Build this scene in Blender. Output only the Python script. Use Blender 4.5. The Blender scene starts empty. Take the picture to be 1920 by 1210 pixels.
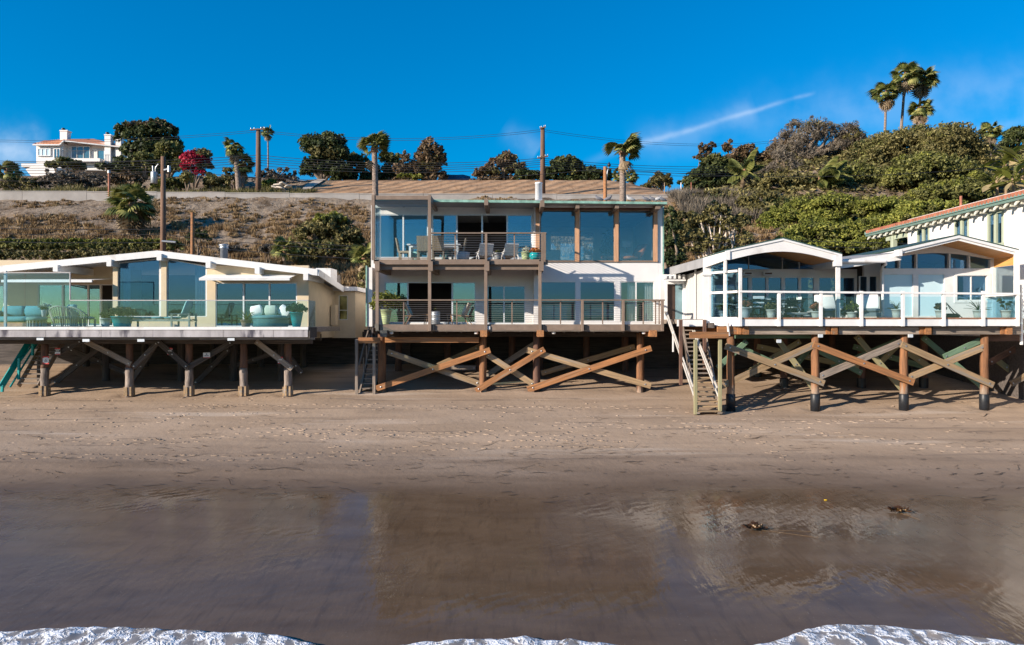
import bpy, math, random
import numpy as np
from mathutils import Vector, Matrix, noise

# ------------------------------------------------------------------ scene, camera, sky, sun
scene = bpy.context.scene
col = scene.collection
F, CX, CY, ZC = 1350.0, 960.0, 605.0, 3.1      # focal length in photo pixels, optical axis, eye height
cam_d = bpy.data.cameras.new('camera'); cam = bpy.data.objects.new('camera', cam_d); col.objects.link(cam)
cam.location = (0, 0, ZC); cam.rotation_euler = (math.radians(90), 0, 0)
cam_d.sensor_width = 36; cam_d.lens = 36 * F / 1920; cam_d.clip_start = 0.1; cam_d.clip_end = 9000
scene.camera = cam

SUN = Vector((2.47, 1.45, -1.0)).normalized()    # direction the light travels
EL = math.asin(-SUN.z); AZ = math.atan2(-SUN.x, -SUN.y)
world = bpy.data.worlds.new('World'); scene.world = world; world.use_nodes = True
wt = world.node_tree; wt.nodes.clear()
def wn(t, **k):
    n = wt.nodes.new(t)
    for a, b in k.items(): setattr(n, a, b)
    return n
def wl(a, b): wt.links.new(a, b)
def wmath(op, a, b=None, c=None, clamp=False):
    n = wn('ShaderNodeMath', operation=op, use_clamp=clamp)
    for i, v in enumerate((a, b, c)):
        if v is None: continue
        if isinstance(v, (int, float)): n.inputs[i].default_value = v
        else: wl(v, n.inputs[i])
    return n.outputs[0]
sky = wn('ShaderNodeTexSky', sky_type='NISHITA', sun_disc=False)
sky.sun_elevation = EL; sky.sun_rotation = AZ
sky.altitude = 300; sky.air_density = 1.0; sky.dust_density = 0.25; sky.ozone_density = 3.0
hs = wn('ShaderNodeHueSaturation'); hs.inputs['Hue'].default_value = 0.506; hs.inputs['Saturation'].default_value = 1.85; hs.inputs['Value'].default_value = 1.0
gm = wn('ShaderNodeGamma'); gm.inputs[1].default_value = 0.78; wl(sky.outputs[0], gm.inputs[0]); wl(gm.outputs[0], hs.inputs['Color'])
# thin cirrus: wisps and one old contrail, laid out by direction on the sky
tc = wn('ShaderNodeTexCoord'); sep = wn('ShaderNodeSeparateXYZ'); wl(tc.outputs['Generated'], sep.inputs[0])
yy = wmath('MAXIMUM', sep.outputs[1], 0.02)
u = wmath('DIVIDE', sep.outputs[0], yy); v = wmath('DIVIDE', sep.outputs[2], yy)
comb = wn('ShaderNodeCombineXYZ'); wl(u, comb.inputs[0]); wl(v, comb.inputs[1])
def streak(px0, py0, px1, py1, w0, w1, amp):
    a = Vector(((px0 - CX) / F, (CY - py0) / F)); b = Vector(((px1 - CX) / F, (CY - py1) / F))
    d = b - a; L = d.length; d /= L
    s = wmath('ADD', wmath('MULTIPLY', wmath('SUBTRACT', u, a.x), d.x), wmath('MULTIPLY', wmath('SUBTRACT', v, a.y), d.y))
    t = wmath('SUBTRACT', wmath('MULTIPLY', wmath('SUBTRACT', v, a.y), d.x), wmath('MULTIPLY', wmath('SUBTRACT', u, a.x), d.y))
    nz = wn('ShaderNodeTexNoise'); nz.inputs['Scale'].default_value = 14; nz.inputs['Detail'].default_value = 5
    wl(comb.outputs[0], nz.inputs['Vector'])
    t = wmath('ADD', t, wmath('MULTIPLY', wmath('SUBTRACT', nz.outputs[0], 0.5), w0 * 1.8))
    f = wmath('DIVIDE', s, L, None, True)
    w = wmath('ADD', wmath('MULTIPLY', f, w1 - w0), w0)
    g = wmath('DIVIDE', t, w); g = wmath('MULTIPLY', g, g)
    g = wmath('POWER', 2.718, wmath('MULTIPLY', g, -1.0))
    ends = wmath('MULTIPLY', wmath('MULTIPLY', wmath('DIVIDE', s, L * .22), 1.0, None, True),
                 wmath('MULTIPLY', wmath('DIVIDE', wmath('SUBTRACT', L, s), L * .06), 1.0, None, True))
    n2 = wn('ShaderNodeTexNoise'); n2.inputs['Scale'].default_value = 22; n2.inputs['Detail'].default_value = 6
    wl(comb.outputs[0], n2.inputs['Vector'])
    tex = wmath('MULTIPLY_ADD', n2.outputs[0], 2.4, -0.45, True)
    return wmath('MULTIPLY', wmath('MULTIPLY', wmath('MULTIPLY', g, ends), tex), amp)
cl = streak(1090, 305, 1532, 172, 0.005, 0.0025, 0.22)
cl = wmath('ADD', cl, streak(1180, 290, 1420, 205, 0.024, 0.016, 0.14))
cl = wmath('ADD', cl, streak(1320, 250, 2300, 120, 0.035, 0.05, 0.14))
cl = wmath('ADD', cl, streak(-400, 240, 95, 285, 0.035, 0.018, .55))
cl = wmath('ADD', cl, streak(940, 240, 1010, 285, 0.012, 0.014, 0.14))
cl = wmath('ADD', cl, streak(1750, 265, 2050, 195, 0.006, 0.008, 0.16))
front = wmath('GREATER_THAN', sep.outputs[1], 0.05)
cl = wmath('MULTIPLY', cl, front, None, True)
mixc = wn('ShaderNodeMix', data_type='RGBA'); wl(cl, mixc.inputs[0]); wl(hs.outputs[0], mixc.inputs[6])
mixc.inputs[7].default_value = (3.6, 4.2, 5.0, 1)
bg = wn('ShaderNodeBackground'); bg.inputs['Strength'].default_value = 0.14
wl(mixc.outputs[2], bg.inputs['Color'])
out = wn('ShaderNodeOutputWorld'); wl(bg.outputs[0], out.inputs[0])

sd = bpy.data.lights.new('sun', 'SUN'); sd.energy = 5.0; sd.angle = math.radians(0.5); sd.color = (1.0, 0.88, 0.74)
so = bpy.data.objects.new('sun', sd); col.objects.link(so)
so.rotation_euler = SUN.to_track_quat('-Z', 'Y').to_euler(); so.location = (-30, -20, 30)
scene.view_settings.view_transform = 'Standard'; scene.view_settings.look = 'None'
scene.view_settings.exposure = 0.72; scene.view_settings.gamma = 1.0; scene.view_settings.use_curve_mapping = False
scene.render.engine = 'CYCLES'
scene.cycles.use_denoising = True; scene.cycles.max_bounces = 7; scene.cycles.transparent_max_bounces = 24
scene.cycles.caustics_reflective = False; scene.cycles.caustics_refractive = False

R = random.Random(7); NR = np.random.default_rng(7)

# ------------------------------------------------------------------ helpers
def X(px, Y): return (px - CX) * Y / F
def Z(py, Y): return ZC + (CY - py) * Y / F
def P(px, py, Y): return Vector((X(px, Y), Y, Z(py, Y)))
def YX(px, x): return x * F / (px - CX)          # depth at which the plane X = x is seen at column px

class MB:
    def __init__(s): s.v = []; s.f = []
    def add(s, v, f):
        n = len(s.v); s.v += [tuple(a) for a in v]; s.f += [tuple(i + n for i in q) for q in f]; return s
    def box(s, x0, x1, y0, y1, z0, z1):
        v = [(x, y, z) for z in (z0, z1) for y in (y0, y1) for x in (x0, x1)]
        return s.add(v, [(0, 2, 3, 1), (4, 5, 7, 6), (0, 1, 5, 4), (2, 6, 7, 3), (0, 4, 6, 2), (1, 3, 7, 5)])
    def pb(s, x0, x1, yt, yb, Ya, Yb):            # box from its front rectangle in the photo at depth Ya
        return s.box(X(x0, Ya), X(x1, Ya), Ya, Yb, Z(yb, Ya), Z(yt, Ya))
    def prism(s, poly, Ya, Yb):                   # polygon (x, z) pushed from Ya to Yb
        n = len(poly)
        v = [(x, Ya, z) for x, z in poly] + [(x, Yb, z) for x, z in poly]
        f = [tuple(range(n)), tuple(range(2 * n - 1, n - 1, -1))]
        f += [(i, i + n, (i + 1) % n + n, (i + 1) % n) for i in range(n)]
        return s.add(v, f)
    def pp(s, poly, Ya, Yb): return s.prism([(X(a, Ya), Z(b, Ya)) for a, b in poly], Ya, Yb)
    def prismx(s, poly, xa, xb):                  # polygon (y, z) pushed along x
        n = len(poly)
        v = [(xa, y, z) for y, z in poly] + [(xb, y, z) for y, z in poly]
        f = [tuple(range(n)), tuple(range(2 * n - 1, n - 1, -1))]
        f += [(i, i + n, (i + 1) % n + n, (i + 1) % n) for i in range(n)]
        return s.add(v, f)
    def prismz(s, poly, za, zb):
        n = len(poly)
        v = [(x, y, za) for x, y in poly] + [(x, y, zb) for x, y in poly]
        f = [tuple(range(n)), tuple(range(2 * n - 1, n - 1, -1))]
        f += [(i, i + n, (i + 1) % n + n, (i + 1) % n) for i in range(n)]
        return s.add(v, f)
    def bar(s, p, q, w, h, up=(0, 0, 1)):
        p, q = Vector(p), Vector(q); d = (q - p).normalized(); up = Vector(up)
        a = d.cross(up)
        if a.length < 1e-4: a = d.cross(Vector((0, 1, 0)))
        a.normalize(); b = a.cross(d).normalized(); a = a * w / 2; b = b * h / 2
        v = [p - a - b, p + a - b, p + a + b, p - a + b, q - a - b, q + a - b, q + a + b, q - a + b]
        return s.add(v, [(0, 1, 2, 3), (7, 6, 5, 4), (0, 4, 5, 1), (1, 5, 6, 2), (2, 6, 7, 3), (3, 7, 4, 0)])
    def tube(s, pts, r, seg=6):
        pts = [Vector(p) for p in pts]; n = len(pts)
        rr = r if isinstance(r, (list, tuple)) else [r] * n
        ring = []
        for i, p in enumerate(pts):
            d = (pts[min(i + 1, n - 1)] - pts[max(i - 1, 0)])
            if d.length < 1e-6: d = Vector((0, 0, 1))
            d.normalize()
            a = d.cross(Vector((0.13, 0.2, 1)) if abs(d.z) < .95 else Vector((1, 0.1, 0))).normalized(); b = d.cross(a)
            ring += [p + (a * math.cos(2 * math.pi * k / seg) + b * math.sin(2 * math.pi * k / seg)) * rr[i] for k in range(seg)]
        f = [(i * seg + k, i * seg + (k + 1) % seg, (i + 1) * seg + (k + 1) % seg, (i + 1) * seg + k) for i in range(n - 1) for k in range(seg)]
        f += [tuple(range(seg - 1, -1, -1)), tuple(range((n - 1) * seg, n * seg))]
        return s.add(ring, f)
    def lathe(s, prof, c=(0, 0, 0), seg=14, sx=1, sy=1):
        n = len(prof)
        v = [(c[0] + r * sx * math.cos(2 * math.pi * k / seg), c[1] + r * sy * math.sin(2 * math.pi * k / seg), c[2] + z) for r, z in prof for k in range(seg)]
        f = [(i * seg + k, i * seg + (k + 1) % seg, (i + 1) * seg + (k + 1) % seg, (i + 1) * seg + k) for i in range(n - 1) for k in range(seg)]
        f += [tuple(range(seg - 1, -1, -1)), tuple(range((n - 1) * seg, n * seg))]
        return s.add(v, f)
    def cushion(s, x0, x1, y0, y1, z0, z1, e=.25):  # soft box: rounded by rings
        prof = [(1 - e, 0), (1, .3), (1, .7), (1 - e, 1)]
        cx, cy, hx, hy = (x0 + x1) / 2, (y0 + y1) / 2, (x1 - x0) / 2, (y1 - y0) / 2
        c = min(hx, hy) * .5
        v = []
        for sc, t in prof:
            ins = (1 - sc) * min(hx, hy)
            ax, ay = hx - ins, hy - ins
            cc = min(c, ax, ay)
            pts = [(ax - cc, -ay), (ax - .3 * cc, -ay + .3 * cc), (ax, -ay + cc), (ax, ay - cc), (ax - .3 * cc, ay - .3 * cc), (ax - cc, ay),
                   (-ax + cc, ay), (-ax + .3 * cc, ay - .3 * cc), (-ax, ay - cc), (-ax, -ay + cc), (-ax + .3 * cc, -ay + .3 * cc), (-ax + cc, -ay)]
            v += [(cx + a, cy + b, z0 + (z1 - z0) * t) for a, b in pts]
        m = 12
        f = [(i * m + k, i * m + (k + 1) % m, (i + 1) * m + (k + 1) % m, (i + 1) * m + k) for i in range(3) for k in range(m)]
        f += [tuple(range(m - 1, -1, -1)), tuple(range(3 * m, 4 * m))]
        return s.add(v, f)
    def rot(s, m, start=0):
        s.v = s.v[:start] + [tuple(m @ Vector(a)) for a in s.v[start:]]; return s

ORG = {}
def thing(name, label, cat, loc=(0, 0, 0), rz=0, group=None, local=False, scale=1):
    o = bpy.data.objects.new(name, None); col.objects.link(o); o.empty_display_size = .2
    o.location = loc; o.rotation_euler = (0, 0, rz); o.scale = (scale,) * 3
    tag(o, label, cat, group)
    ORG[o.name] = Vector((0, 0, 0)) if local else Vector(loc)
    return o
def tag(o, label=None, cat=None, group=None, kind=None):
    if label: o['label'] = label
    if cat: o['category'] = cat
    if group: o['group'] = group
    if kind: o['kind'] = kind
    return o
def part(name, mb, mat, parent=None, smooth=False, loc=None, kind=None, label=None):
    me = bpy.data.meshes.new(name)
    org = ORG[parent.name] if parent else Vector(loc or (0, 0, 0))
    if org.length: vs = [(a[0] - org.x, a[1] - org.y, a[2] - org.z) for a in mb.v]
    else: vs = mb.v
    me.from_pydata(vs, [], mb.f); me.update()
    if mat: me.materials.append(mat)
    if smooth: me.shade_smooth()
    o = bpy.data.objects.new(name, me); col.objects.link(o)
    if parent: o.parent = parent; ORG[o.name] = org
    elif loc: o.location = loc; ORG[o.name] = org
    else: ORG[o.name] = org
    if kind: o['kind'] = kind
    if label: o['label'] = label
    return o
def group_part(name, parent, label=None):          # an Empty that is a part and holds sub-parts
    o = bpy.data.objects.new(name, None); col.objects.link(o); o.empty_display_size = .1; o.parent = parent
    ORG[o.name] = ORG[parent.name]
    if label: o['label'] = label
    return o
def copy_tree(o, parent=None, label=None):
    c = o.copy(); col.objects.link(c); c.parent = parent
    if label: c['label'] = label
    for ch in list(o.children): copy_tree(ch, c)
    return c
def plank(name, p, q, w, h, mat, parent, up=(0, 0, 1), log=None):
    """a timber of its own: local X runs along it. w across, h along 'up'; log=(r0, r1) makes it round"""
    p, q = Vector(p), Vector(q); d = q - p; L = d.length; d.normalize(); up = Vector(up)
    a = up.cross(d)
    if a.length < 1e-4: a = Vector((0, 1, 0)).cross(d)
    a.normalize(); b = d.cross(a)
    m = MB()
    if log:
        n = 7
        pts = [(-L / 2 + L * i / (n - 1), R.uniform(-.012, .012), R.uniform(-.012, .012)) for i in range(n)]
        m.tube(pts, [log[0] + (log[1] - log[0]) * i / (n - 1) + R.uniform(-.006, .006) for i in range(n)], 12)
    else:
        e = min(w, h) * .06; x = L / 2; y = w / 2; z = h / 2
        ring = [(-y + e, -z), (y - e, -z), (y, -z + e), (y, z - e), (y - e, z), (-y + e, z), (-y, z - e), (-y, -z + e)]
        m.add([(-x, r[0], r[1]) for r in ring] + [(x, r[0], r[1]) for r in ring],
              [tuple(range(7, -1, -1)), tuple(range(8, 16))] + [(i, (i + 1) % 8, (i + 1) % 8 + 8, i + 8) for i in range(8)])
    me = bpy.data.meshes.new(name); me.from_pydata(m.v, [], m.f); me.materials.append(mat)
    if log: me.shade_smooth()
    o = bpy.data.objects.new(name, me); col.objects.link(o); o.parent = parent
    mm = Matrix(((d.x, a.x, b.x, 0), (d.y, a.y, b.y, 0), (d.z, a.z, b.z, 0), (0, 0, 0, 1)))
    o.matrix_local = Matrix.Translation((p + q) / 2 - ORG[parent.name]) @ mm
    ORG[o.name] = ORG[parent.name]
    return o

# ------------------------------------------------------------------ materials
def S(r, g, b):
    f = lambda c: c / 12.92 if c <= .04045 else ((c + .055) / 1.055) ** 2.4
    return (f(r / 255), f(g / 255), f(b / 255))
MATS = {}
def newmat(name):
    m = bpy.data.materials.new(name); m.use_nodes = True; nt = m.node_tree; nt.nodes.clear()
    def N(t, **k):
        n = nt.nodes.new(t)
        for a, b in k.items():
            if a == 'inp':
                for i, v in b.items(): n.inputs[i].default_value = v
            else: setattr(n, a, b)
        return n
    def L(a, b): nt.links.new(a, b)
    o = N('ShaderNodeOutputMaterial')
    return m, N, L, o
def M(name, c, rough=.7, var=.18, scale=3.0, stretch=(1, 1, 1), bump=.15, bscale=30, metal=0, rnd=0.0, c2=None, stain=None, spec=.4, dist=.02, tide=None):
    """paint / wood / stone: colour broken up by two noises, fine relief, a tint of its own per object"""
    if name in MATS: return MATS[name]
    m, N, L, o = newmat(name)
    tc = N('ShaderNodeTexCoord'); mp = N('ShaderNodeMapping'); mp.inputs['Scale'].default_value = stretch
    L(tc.outputs['Object'], mp.inputs[0])
    oi = N('ShaderNodeObjectInfo')
    if rnd:
        sc_ = N('ShaderNodeVectorMath', operation='SCALE'); sc_.inputs[0].default_value = (37, 11, 23); L(oi.outputs['Random'], sc_.inputs['Scale'])
        L(sc_.outputs[0], mp.inputs['Location'])
    n1 = N('ShaderNodeTexNoise', inp={'Scale': scale, 'Detail': 6, 'Roughness': .62}); L(mp.outputs[0], n1.inputs['Vector'])
    cr = N('ShaderNodeValToRGB'); L(n1.outputs[0], cr.inputs[0])
    lo = c2 or tuple(x * (1 - var) for x in c); hi = tuple(min(1, x * (1 + (var if not c2 else .05))) for x in c)
    cr.color_ramp.elements[0].position = .32; cr.color_ramp.elements[0].color = (*lo, 1)
    cr.color_ramp.elements[1].position = .68; cr.color_ramp.elements[1].color = (*hi, 1)
    colr = cr.outputs[0]
    if stain:
        n3 = N('ShaderNodeTexNoise', inp={'Scale': stain[1], 'Detail': 4}); L(mp.outputs[0], n3.inputs['Vector'])
        mr = N('ShaderNodeMapRange', inp={1: stain[2], 2: stain[2] + .12}); L(n3.outputs[0], mr.inputs[0])
        mx = N('ShaderNodeMix', data_type='RGBA'); L(mr.outputs[0], mx.inputs[0]); L(colr, mx.inputs[6]); mx.inputs[7].default_value = (*stain[0], 1)
        colr = mx.outputs[2]
    if tide:      # bleached and salt-worn towards the foot of a pile (local X runs up the log)
        sx_ = N('ShaderNodeSeparateXYZ'); L(tc.outputs['Object'], sx_.inputs[0])
        ad_ = N('ShaderNodeMath', operation='MULTIPLY_ADD'); L(n1.outputs[0], ad_.inputs[0]); ad_.inputs[1].default_value = 1.0; L(sx_.outputs[0], ad_.inputs[2])
        mr = N('ShaderNodeMapRange', inp={1: tide[1] + .5, 2: tide[1] + .1}); L(ad_.outputs[0], mr.inputs[0])
        mx = N('ShaderNodeMix', data_type='RGBA'); L(mr.outputs[0], mx.inputs[0]); L(colr, mx.inputs[6]); mx.inputs[7].default_value = (*tide[0], 1); colr = mx.outputs[2]
    if rnd:
        hv = N('ShaderNodeHueSaturation'); L(colr, hv.inputs['Color'])
        mr = N('ShaderNodeMapRange', inp={3: 1 - rnd, 4: 1 + rnd}); L(oi.outputs['Random'], mr.inputs[0]); L(mr.outputs[0], hv.inputs['Value'])
        colr = hv.outputs[0]
    bs = N('ShaderNodeBsdfPrincipled', inp={'Roughness': rough, 'Metallic': metal}); L(colr, bs.inputs['Base Color'])
    bs.inputs['Specular IOR Level'].default_value = spec
    if bump:
        n2 = N('ShaderNodeTexNoise', inp={'Scale': bscale, 'Detail': 4}); L(mp.outputs[0], n2.inputs['Vector'])
        bp = N('ShaderNodeBump', inp={'Strength': bump, 'Distance': dist}); L(n2.outputs[0], bp.inputs['Height']); L(bp.outputs[0], bs.inputs['Normal'])
    L(bs.outputs[0], o.inputs[0]); MATS[name] = m
    return m
def leafmat(name, dark, mid, light, trans=.25):
    if name in MATS: return MATS[name]
    m, N, L, o = newmat(name)
    g = N('ShaderNodeNewGeometry'); cr = N('ShaderNodeValToRGB')
    tc = N('ShaderNodeTexCoord'); nz = N('ShaderNodeTexNoise', inp={'Scale': .55, 'Detail': 3}); L(tc.outputs['Object'], nz.inputs['Vector'])
    mx = N('ShaderNodeMath', operation='MULTIPLY_ADD'); L(nz.outputs[0], mx.inputs[0]); mx.inputs[1].default_value = 1.1; 
    m2 = N('ShaderNodeMath', operation='MULTIPLY_ADD'); L(g.outputs['Random Per Island'], m2.inputs[0]); m2.inputs[1].default_value = .6; m2.inputs[2].default_value = -.35
    L(m2.outputs[0], mx.inputs[2]); L(mx.outputs[0], cr.inputs[0])
    e = cr.color_ramp.elements
    e[0].position = .15; e[0].color = (*dark, 1); e[1].position = .9; e[1].color = (*light, 1)
    k = e.new(.5); k.color = (*mid, 1)
    d = N('ShaderNodeBsdfPrincipled', inp={'Roughness': .6}); d.inputs['Specular IOR Level'].default_value = .25
    t = N('ShaderNodeBsdfTranslucent'); s = N('ShaderNodeMixShader', inp={0: trans})
    L(cr.outputs[0], d.inputs['Base Color']); L(cr.outputs[0], t.inputs[0]); L(d.outputs[0], s.inputs[1]); L(t.outputs[0], s.inputs[2]); L(s.outputs[0], o.inputs[0])
    MATS[name] = m; return m
def glass(name, tint, refl, f0, rough=0.0, ripple=.0):
    """window pane: a tinted sheet that lets light through and mirrors the sky and the sea"""
    if name in MATS: return MATS[name]
    m, N, L, o = newmat(name)
    t = N('ShaderNodeBsdfTransparent'); t.inputs[0].default_value = (*tint, 1)
    g = N('ShaderNodeBsdfGlossy', inp={'Roughness': rough}); g.inputs[0].default_value = (*refl, 1)
    lw = N('ShaderNodeLayerWeight', inp={0: .35})
    ad = N('ShaderNodeMath', operation='MULTIPLY_ADD', use_clamp=True); L(lw.outputs['Fresnel'], ad.inputs[0]); ad.inputs[1].default_value = .45; ad.inputs[2].default_value = f0
    if ripple:
        tc = N('ShaderNodeTexCoord'); nz = N('ShaderNodeTexNoise', inp={'Scale': 1.3, 'Detail': 1}); L(tc.outputs['Object'], nz.inputs['Vector'])
        bp = N('ShaderNodeBump', inp={'Strength': ripple, 'Distance': .01}); L(nz.outputs[0], bp.inputs['Height']); L(bp.outputs[0], g.inputs['Normal'])
    s = N('ShaderNodeMixShader'); L(ad.outputs[0], s.inputs[0]); L(t.outputs[0], s.inputs[1]); L(g.outputs[0], s.inputs[2]); L(s.outputs[0], o.inputs[0])
    MATS[name] = m; return m

white = M('white_paint', (.70, .68, .665), .6, .05, 1.2, bump=.08, bscale=60, dist=.004, stain=((.58, .555, .53), .8, .57))
white_trim = M('white_trim_paint', (.70, .69, .68), .45, .06, 4, bump=.06, bscale=40, dist=.004, rnd=.05, stain=((.55, .52, .49), 1.8, .60))
stucco = M('beige_stucco', (.62, .50, .34), .85, .07, 1.6, bump=.25, bscale=90, dist=.01)
stucco_w = M('white_stucco', (.72, .69, .66), .85, .05, 1.0, bump=.2, bscale=90, dist=.01)
grey_siding = M('grey_siding', (.55, .53, .51), .7, .08, 2, stretch=(1, 1, .2), bump=.1)
orange = M('orange_timber', (.38, .165, .062), .75, .35, 2.2, stretch=(.45, 7, 7), bump=.4, bscale=9, rnd=.22, c2=(.17, .085, .04), stain=((.27, .19, .13), .9, .61))
tan_t = M('tan_timber', (.40, .27, .15), .75, .3, 2.2, stretch=(.45, 7, 7), bump=.4, bscale=9, rnd=.2, c2=(.22, .15, .085), stain=((.27, .225, .18), .9, .54))
grey_t = M('grey_timber', (.33, .27, .22), .8, .3, 2.4, stretch=(.5, 8, 8), bump=.45, bscale=10, rnd=.2, c2=(.14, .11, .09))
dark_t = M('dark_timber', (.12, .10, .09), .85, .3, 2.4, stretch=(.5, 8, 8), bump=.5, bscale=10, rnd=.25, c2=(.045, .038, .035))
green_t = M('green_timber', (.16, .25, .16), .75, .3, 2.2, stretch=(.45, 7, 7), bump=.35, bscale=9, rnd=.2, c2=(.08, .14, .095))
palegreen_t = M('pale_green_timber', (.36, .31, .17), .75, .3, 2.2, stretch=(.45, 6, 6), bump=.35, bscale=9, rnd=.15, c2=(.25, .24, .14))
orange_pile = M('orange_pile', (.30, .135, .058), .8, .4, 2.6, stretch=(.5, 4, 4), bump=.6, bscale=9, rnd=.15, c2=(.12, .058, .03), stain=((.10, .05, .032), .9, .60), tide=((.40, .31, .24), -.75))
brown = M('brown_trim_paint', (.20, .145, .11), .6, .15, 3, bump=.12, bscale=25, rnd=.08)
rustpile = M('rusty_pile', (.19, .095, .062), .8, .4, 3, stretch=(.7, 4, 4), bump=.6, bscale=9, rnd=.15, c2=(.075, .045, .036))
palepile = M('pale_pile', (.34, .28, .24), .85, .4, 3, stretch=(.7, 4, 4), bump=.6, bscale=9, rnd=.15, c2=(.11, .085, .075))
cedar = M('cedar_boards', (.62, .31, .10), .5, .18, 3, stretch=(6, .5, 6), bump=.1)
redwood = M('redwood_column', (.50, .28, .16), .6, .2, 3, stretch=(5, 5, .5), bump=.1)
copper = M('green_copper_edge', (.20, .36, .30), .6, .3, 5, bump=.15)
darkgreen = M('dark_green_edge', (.035, .07, .06), .5, .2, 5, bump=.05)
teal_p = M('teal_paint', (.0, .30, .30), .45, .12, 3, bump=.05)
teal_f = M('teal_fabric', (.05, .23, .29), .85, .12, 8, bump=.2, bscale=80, dist=.004)
aqua_f = M('aqua_fabric', (.24, .44, .43), .85, .1, 8, bump=.2, bscale=80, dist=.004)
white_f = M('white_fabric', (.80, .78, .75), .9, .06, 6, bump=.15, bscale=30, dist=.01)
grey_f = M('grey_fabric', (.28, .29, .30), .9, .1, 6, bump=.15)
sage_f = M('sage_fabric', (.42, .50, .42), .9, .1, 6, bump=.15)
wicker = M('wicker', (.34, .27, .19), .8, .35, 30, stretch=(1, 1, 1), bump=.5, bscale=60, rnd=.12, dist=.006)
palewood = M('pale_weathered_wood', (.52, .47, .38), .8, .2, 6, bump=.2, rnd=.1)
teak = M('teak', (.36, .21, .11), .6, .25, 5, bump=.15)
black_r = M('black_sleeve', (.016, .018, .022), .45, .3, 6, bump=.08)
black_m = M('black_metal', (.015, .015, .017), .45, .2, 6, bump=.0)
steel = M('steel', (.45, .46, .48), .35, .1, 6, bump=.0, metal=.9)
galv = M('galvanised', (.38, .40, .42), .45, .15, 8, bump=.06, metal=.6)
alu = M('aluminium_frame', (.62, .66, .70), .4, .06, 5, bump=0, metal=.2)
concrete = M('concrete', (.33, .305, .285), .9, .16, .5, bump=.3, bscale=8, dist=.03, stain=((.30, .27, .25), .35, .56))
terracotta = M('terracotta_tile', (.50, .21, .11), .8, .3, 4, bump=.2, rnd=.2)
redtile = M('red_tile', (.40, .15, .09), .7, .3, 4, bump=.2, rnd=.15)
pot_w = M('white_pot', (.72, .69, .64), .55, .08, 5, bump=.05)
pot_teal = M('teal_pot', (.01, .33, .35), .25, .12, 6, bump=.03)
pot_green = M('pale_green_pot', (.42, .50, .27), .5, .15, 6, bump=.05)
pot_clay = M('clay_pot', (.40, .25, .17), .8, .2, 6, bump=.1)
pot_grey = M('grey_pot', (.40, .42, .44), .6, .15, 6, bump=.08)
soil = M('potting_soil', (.05, .035, .025), .95, .3, 20, bump=.5)
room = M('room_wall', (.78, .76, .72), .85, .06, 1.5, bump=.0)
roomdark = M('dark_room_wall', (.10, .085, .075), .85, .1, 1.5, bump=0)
roomfloor = M('room_floor', (.22, .15, .10), .6, .15, 2, stretch=(1, 6, 1), bump=.0)
curtain_m = M('curtain_cloth', (.72, .72, .68), .9, .06, 5, bump=.1)
leather = M('tan_leather', (.46, .17, .06), .45, .15, 8, bump=.08)
bark = M('bark', (.20, .15, .11), .9, .35, 4, stretch=(3, 3, .8), bump=.6, bscale=14)
bark_pale = M('pale_bark', (.55, .47, .40), .85, .25, 4, stretch=(3, 3, .8), bump=.5, bscale=14)
palmbark = M('palm_bark', (.34, .26, .21), .9, .5, 5, stretch=(1, 1, 2.2), bump=.9, bscale=9, dist=.06, c2=(.11, .085, .07))
polewood = M('pole_wood', (.15, .085, .055), .85, .3, 3, stretch=(5, 5, .4), bump=.4, rnd=.15)
wire_m = M('wire', (.022, .022, .025), .6, .1, 5, bump=0)
roofgrey = M('grey_roofing', (.26, .26, .27), .9, .12, 2, bump=.2)
red_m = M('sign_red', (.55, .03, .03), .5, .05, 5, bump=0)
tarp = M('blue_tarp', (.05, .08, .13), .35, .3, 1.5, bump=.6, bscale=1.5, dist=.2)
g_win = glass('window_glass', (.80, .89, .94), (.50, .86, 1.0), .14, ripple=.2)
g_light = glass('light_window_glass', (.91, .95, .97), (.58, .88, 1.0), .085, ripple=.2)
g_dark = glass('dark_window_glass', (.66, .78, .86), (.28, .56, .90), .10, ripple=.15)
g_rail = glass('railing_glass', (.86, .95, .975), (.50, .80, 1.0), .02)
g_clear = glass('clear_glass', (.95, .98, .98), (.8, .95, 1.0), .0)
g_frost = M('frosted_glass', (.50, .66, .72), .25, .03, .8, bump=.0, spec=.6)
L_green = leafmat('leaf_green', (.042, .046, .016), (.132, .136, .040), (.29, .275, .085))
L_lime = leafmat('leaf_lime', (0.056, 0.069, 0.013), (0.188, 0.206, 0.037), (0.413, 0.400, 0.088))
L_dark = leafmat('leaf_dark', (0.018, 0.027, 0.011), (0.053, 0.073, 0.025), (0.150, 0.163, 0.056))
L_olive = leafmat('leaf_olive', (0.056, 0.053, 0.021), (0.163, 0.144, 0.053), (0.350, 0.294, 0.119))
L_rust = leafmat('leaf_rust', (0.055, 0.040, 0.022), (0.155, 0.105, 0.055), (0.300, 0.200, 0.120))
L_grey = leafmat('leaf_grey', (0.060, 0.050, 0.041), (0.180, 0.150, 0.114), (0.360, 0.300, 0.228))
L_red = leafmat('leaf_red', (0.160, 0.005, 0.020), (0.420, 0.015, 0.050), (0.650, 0.050, 0.100))
L_orange = leafmat('leaf_orange', (0.350, 0.080, 0.010), (0.600, 0.180, 0.010), (0.750, 0.350, 0.030))
L_pink = leafmat('leaf_pink', (0.100, 0.080, 0.030), (0.400, 0.120, 0.070), (0.550, 0.250, 0.150))
L_white = leafmat('petal_white', (0.450, 0.500, 0.350), (0.750, 0.760, 0.680), (0.850, 0.850, 0.800))
L_palm = leafmat('palm_leaf', (.055, .075, .018), (.19, .215, .06), (.48, .43, .15))
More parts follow.
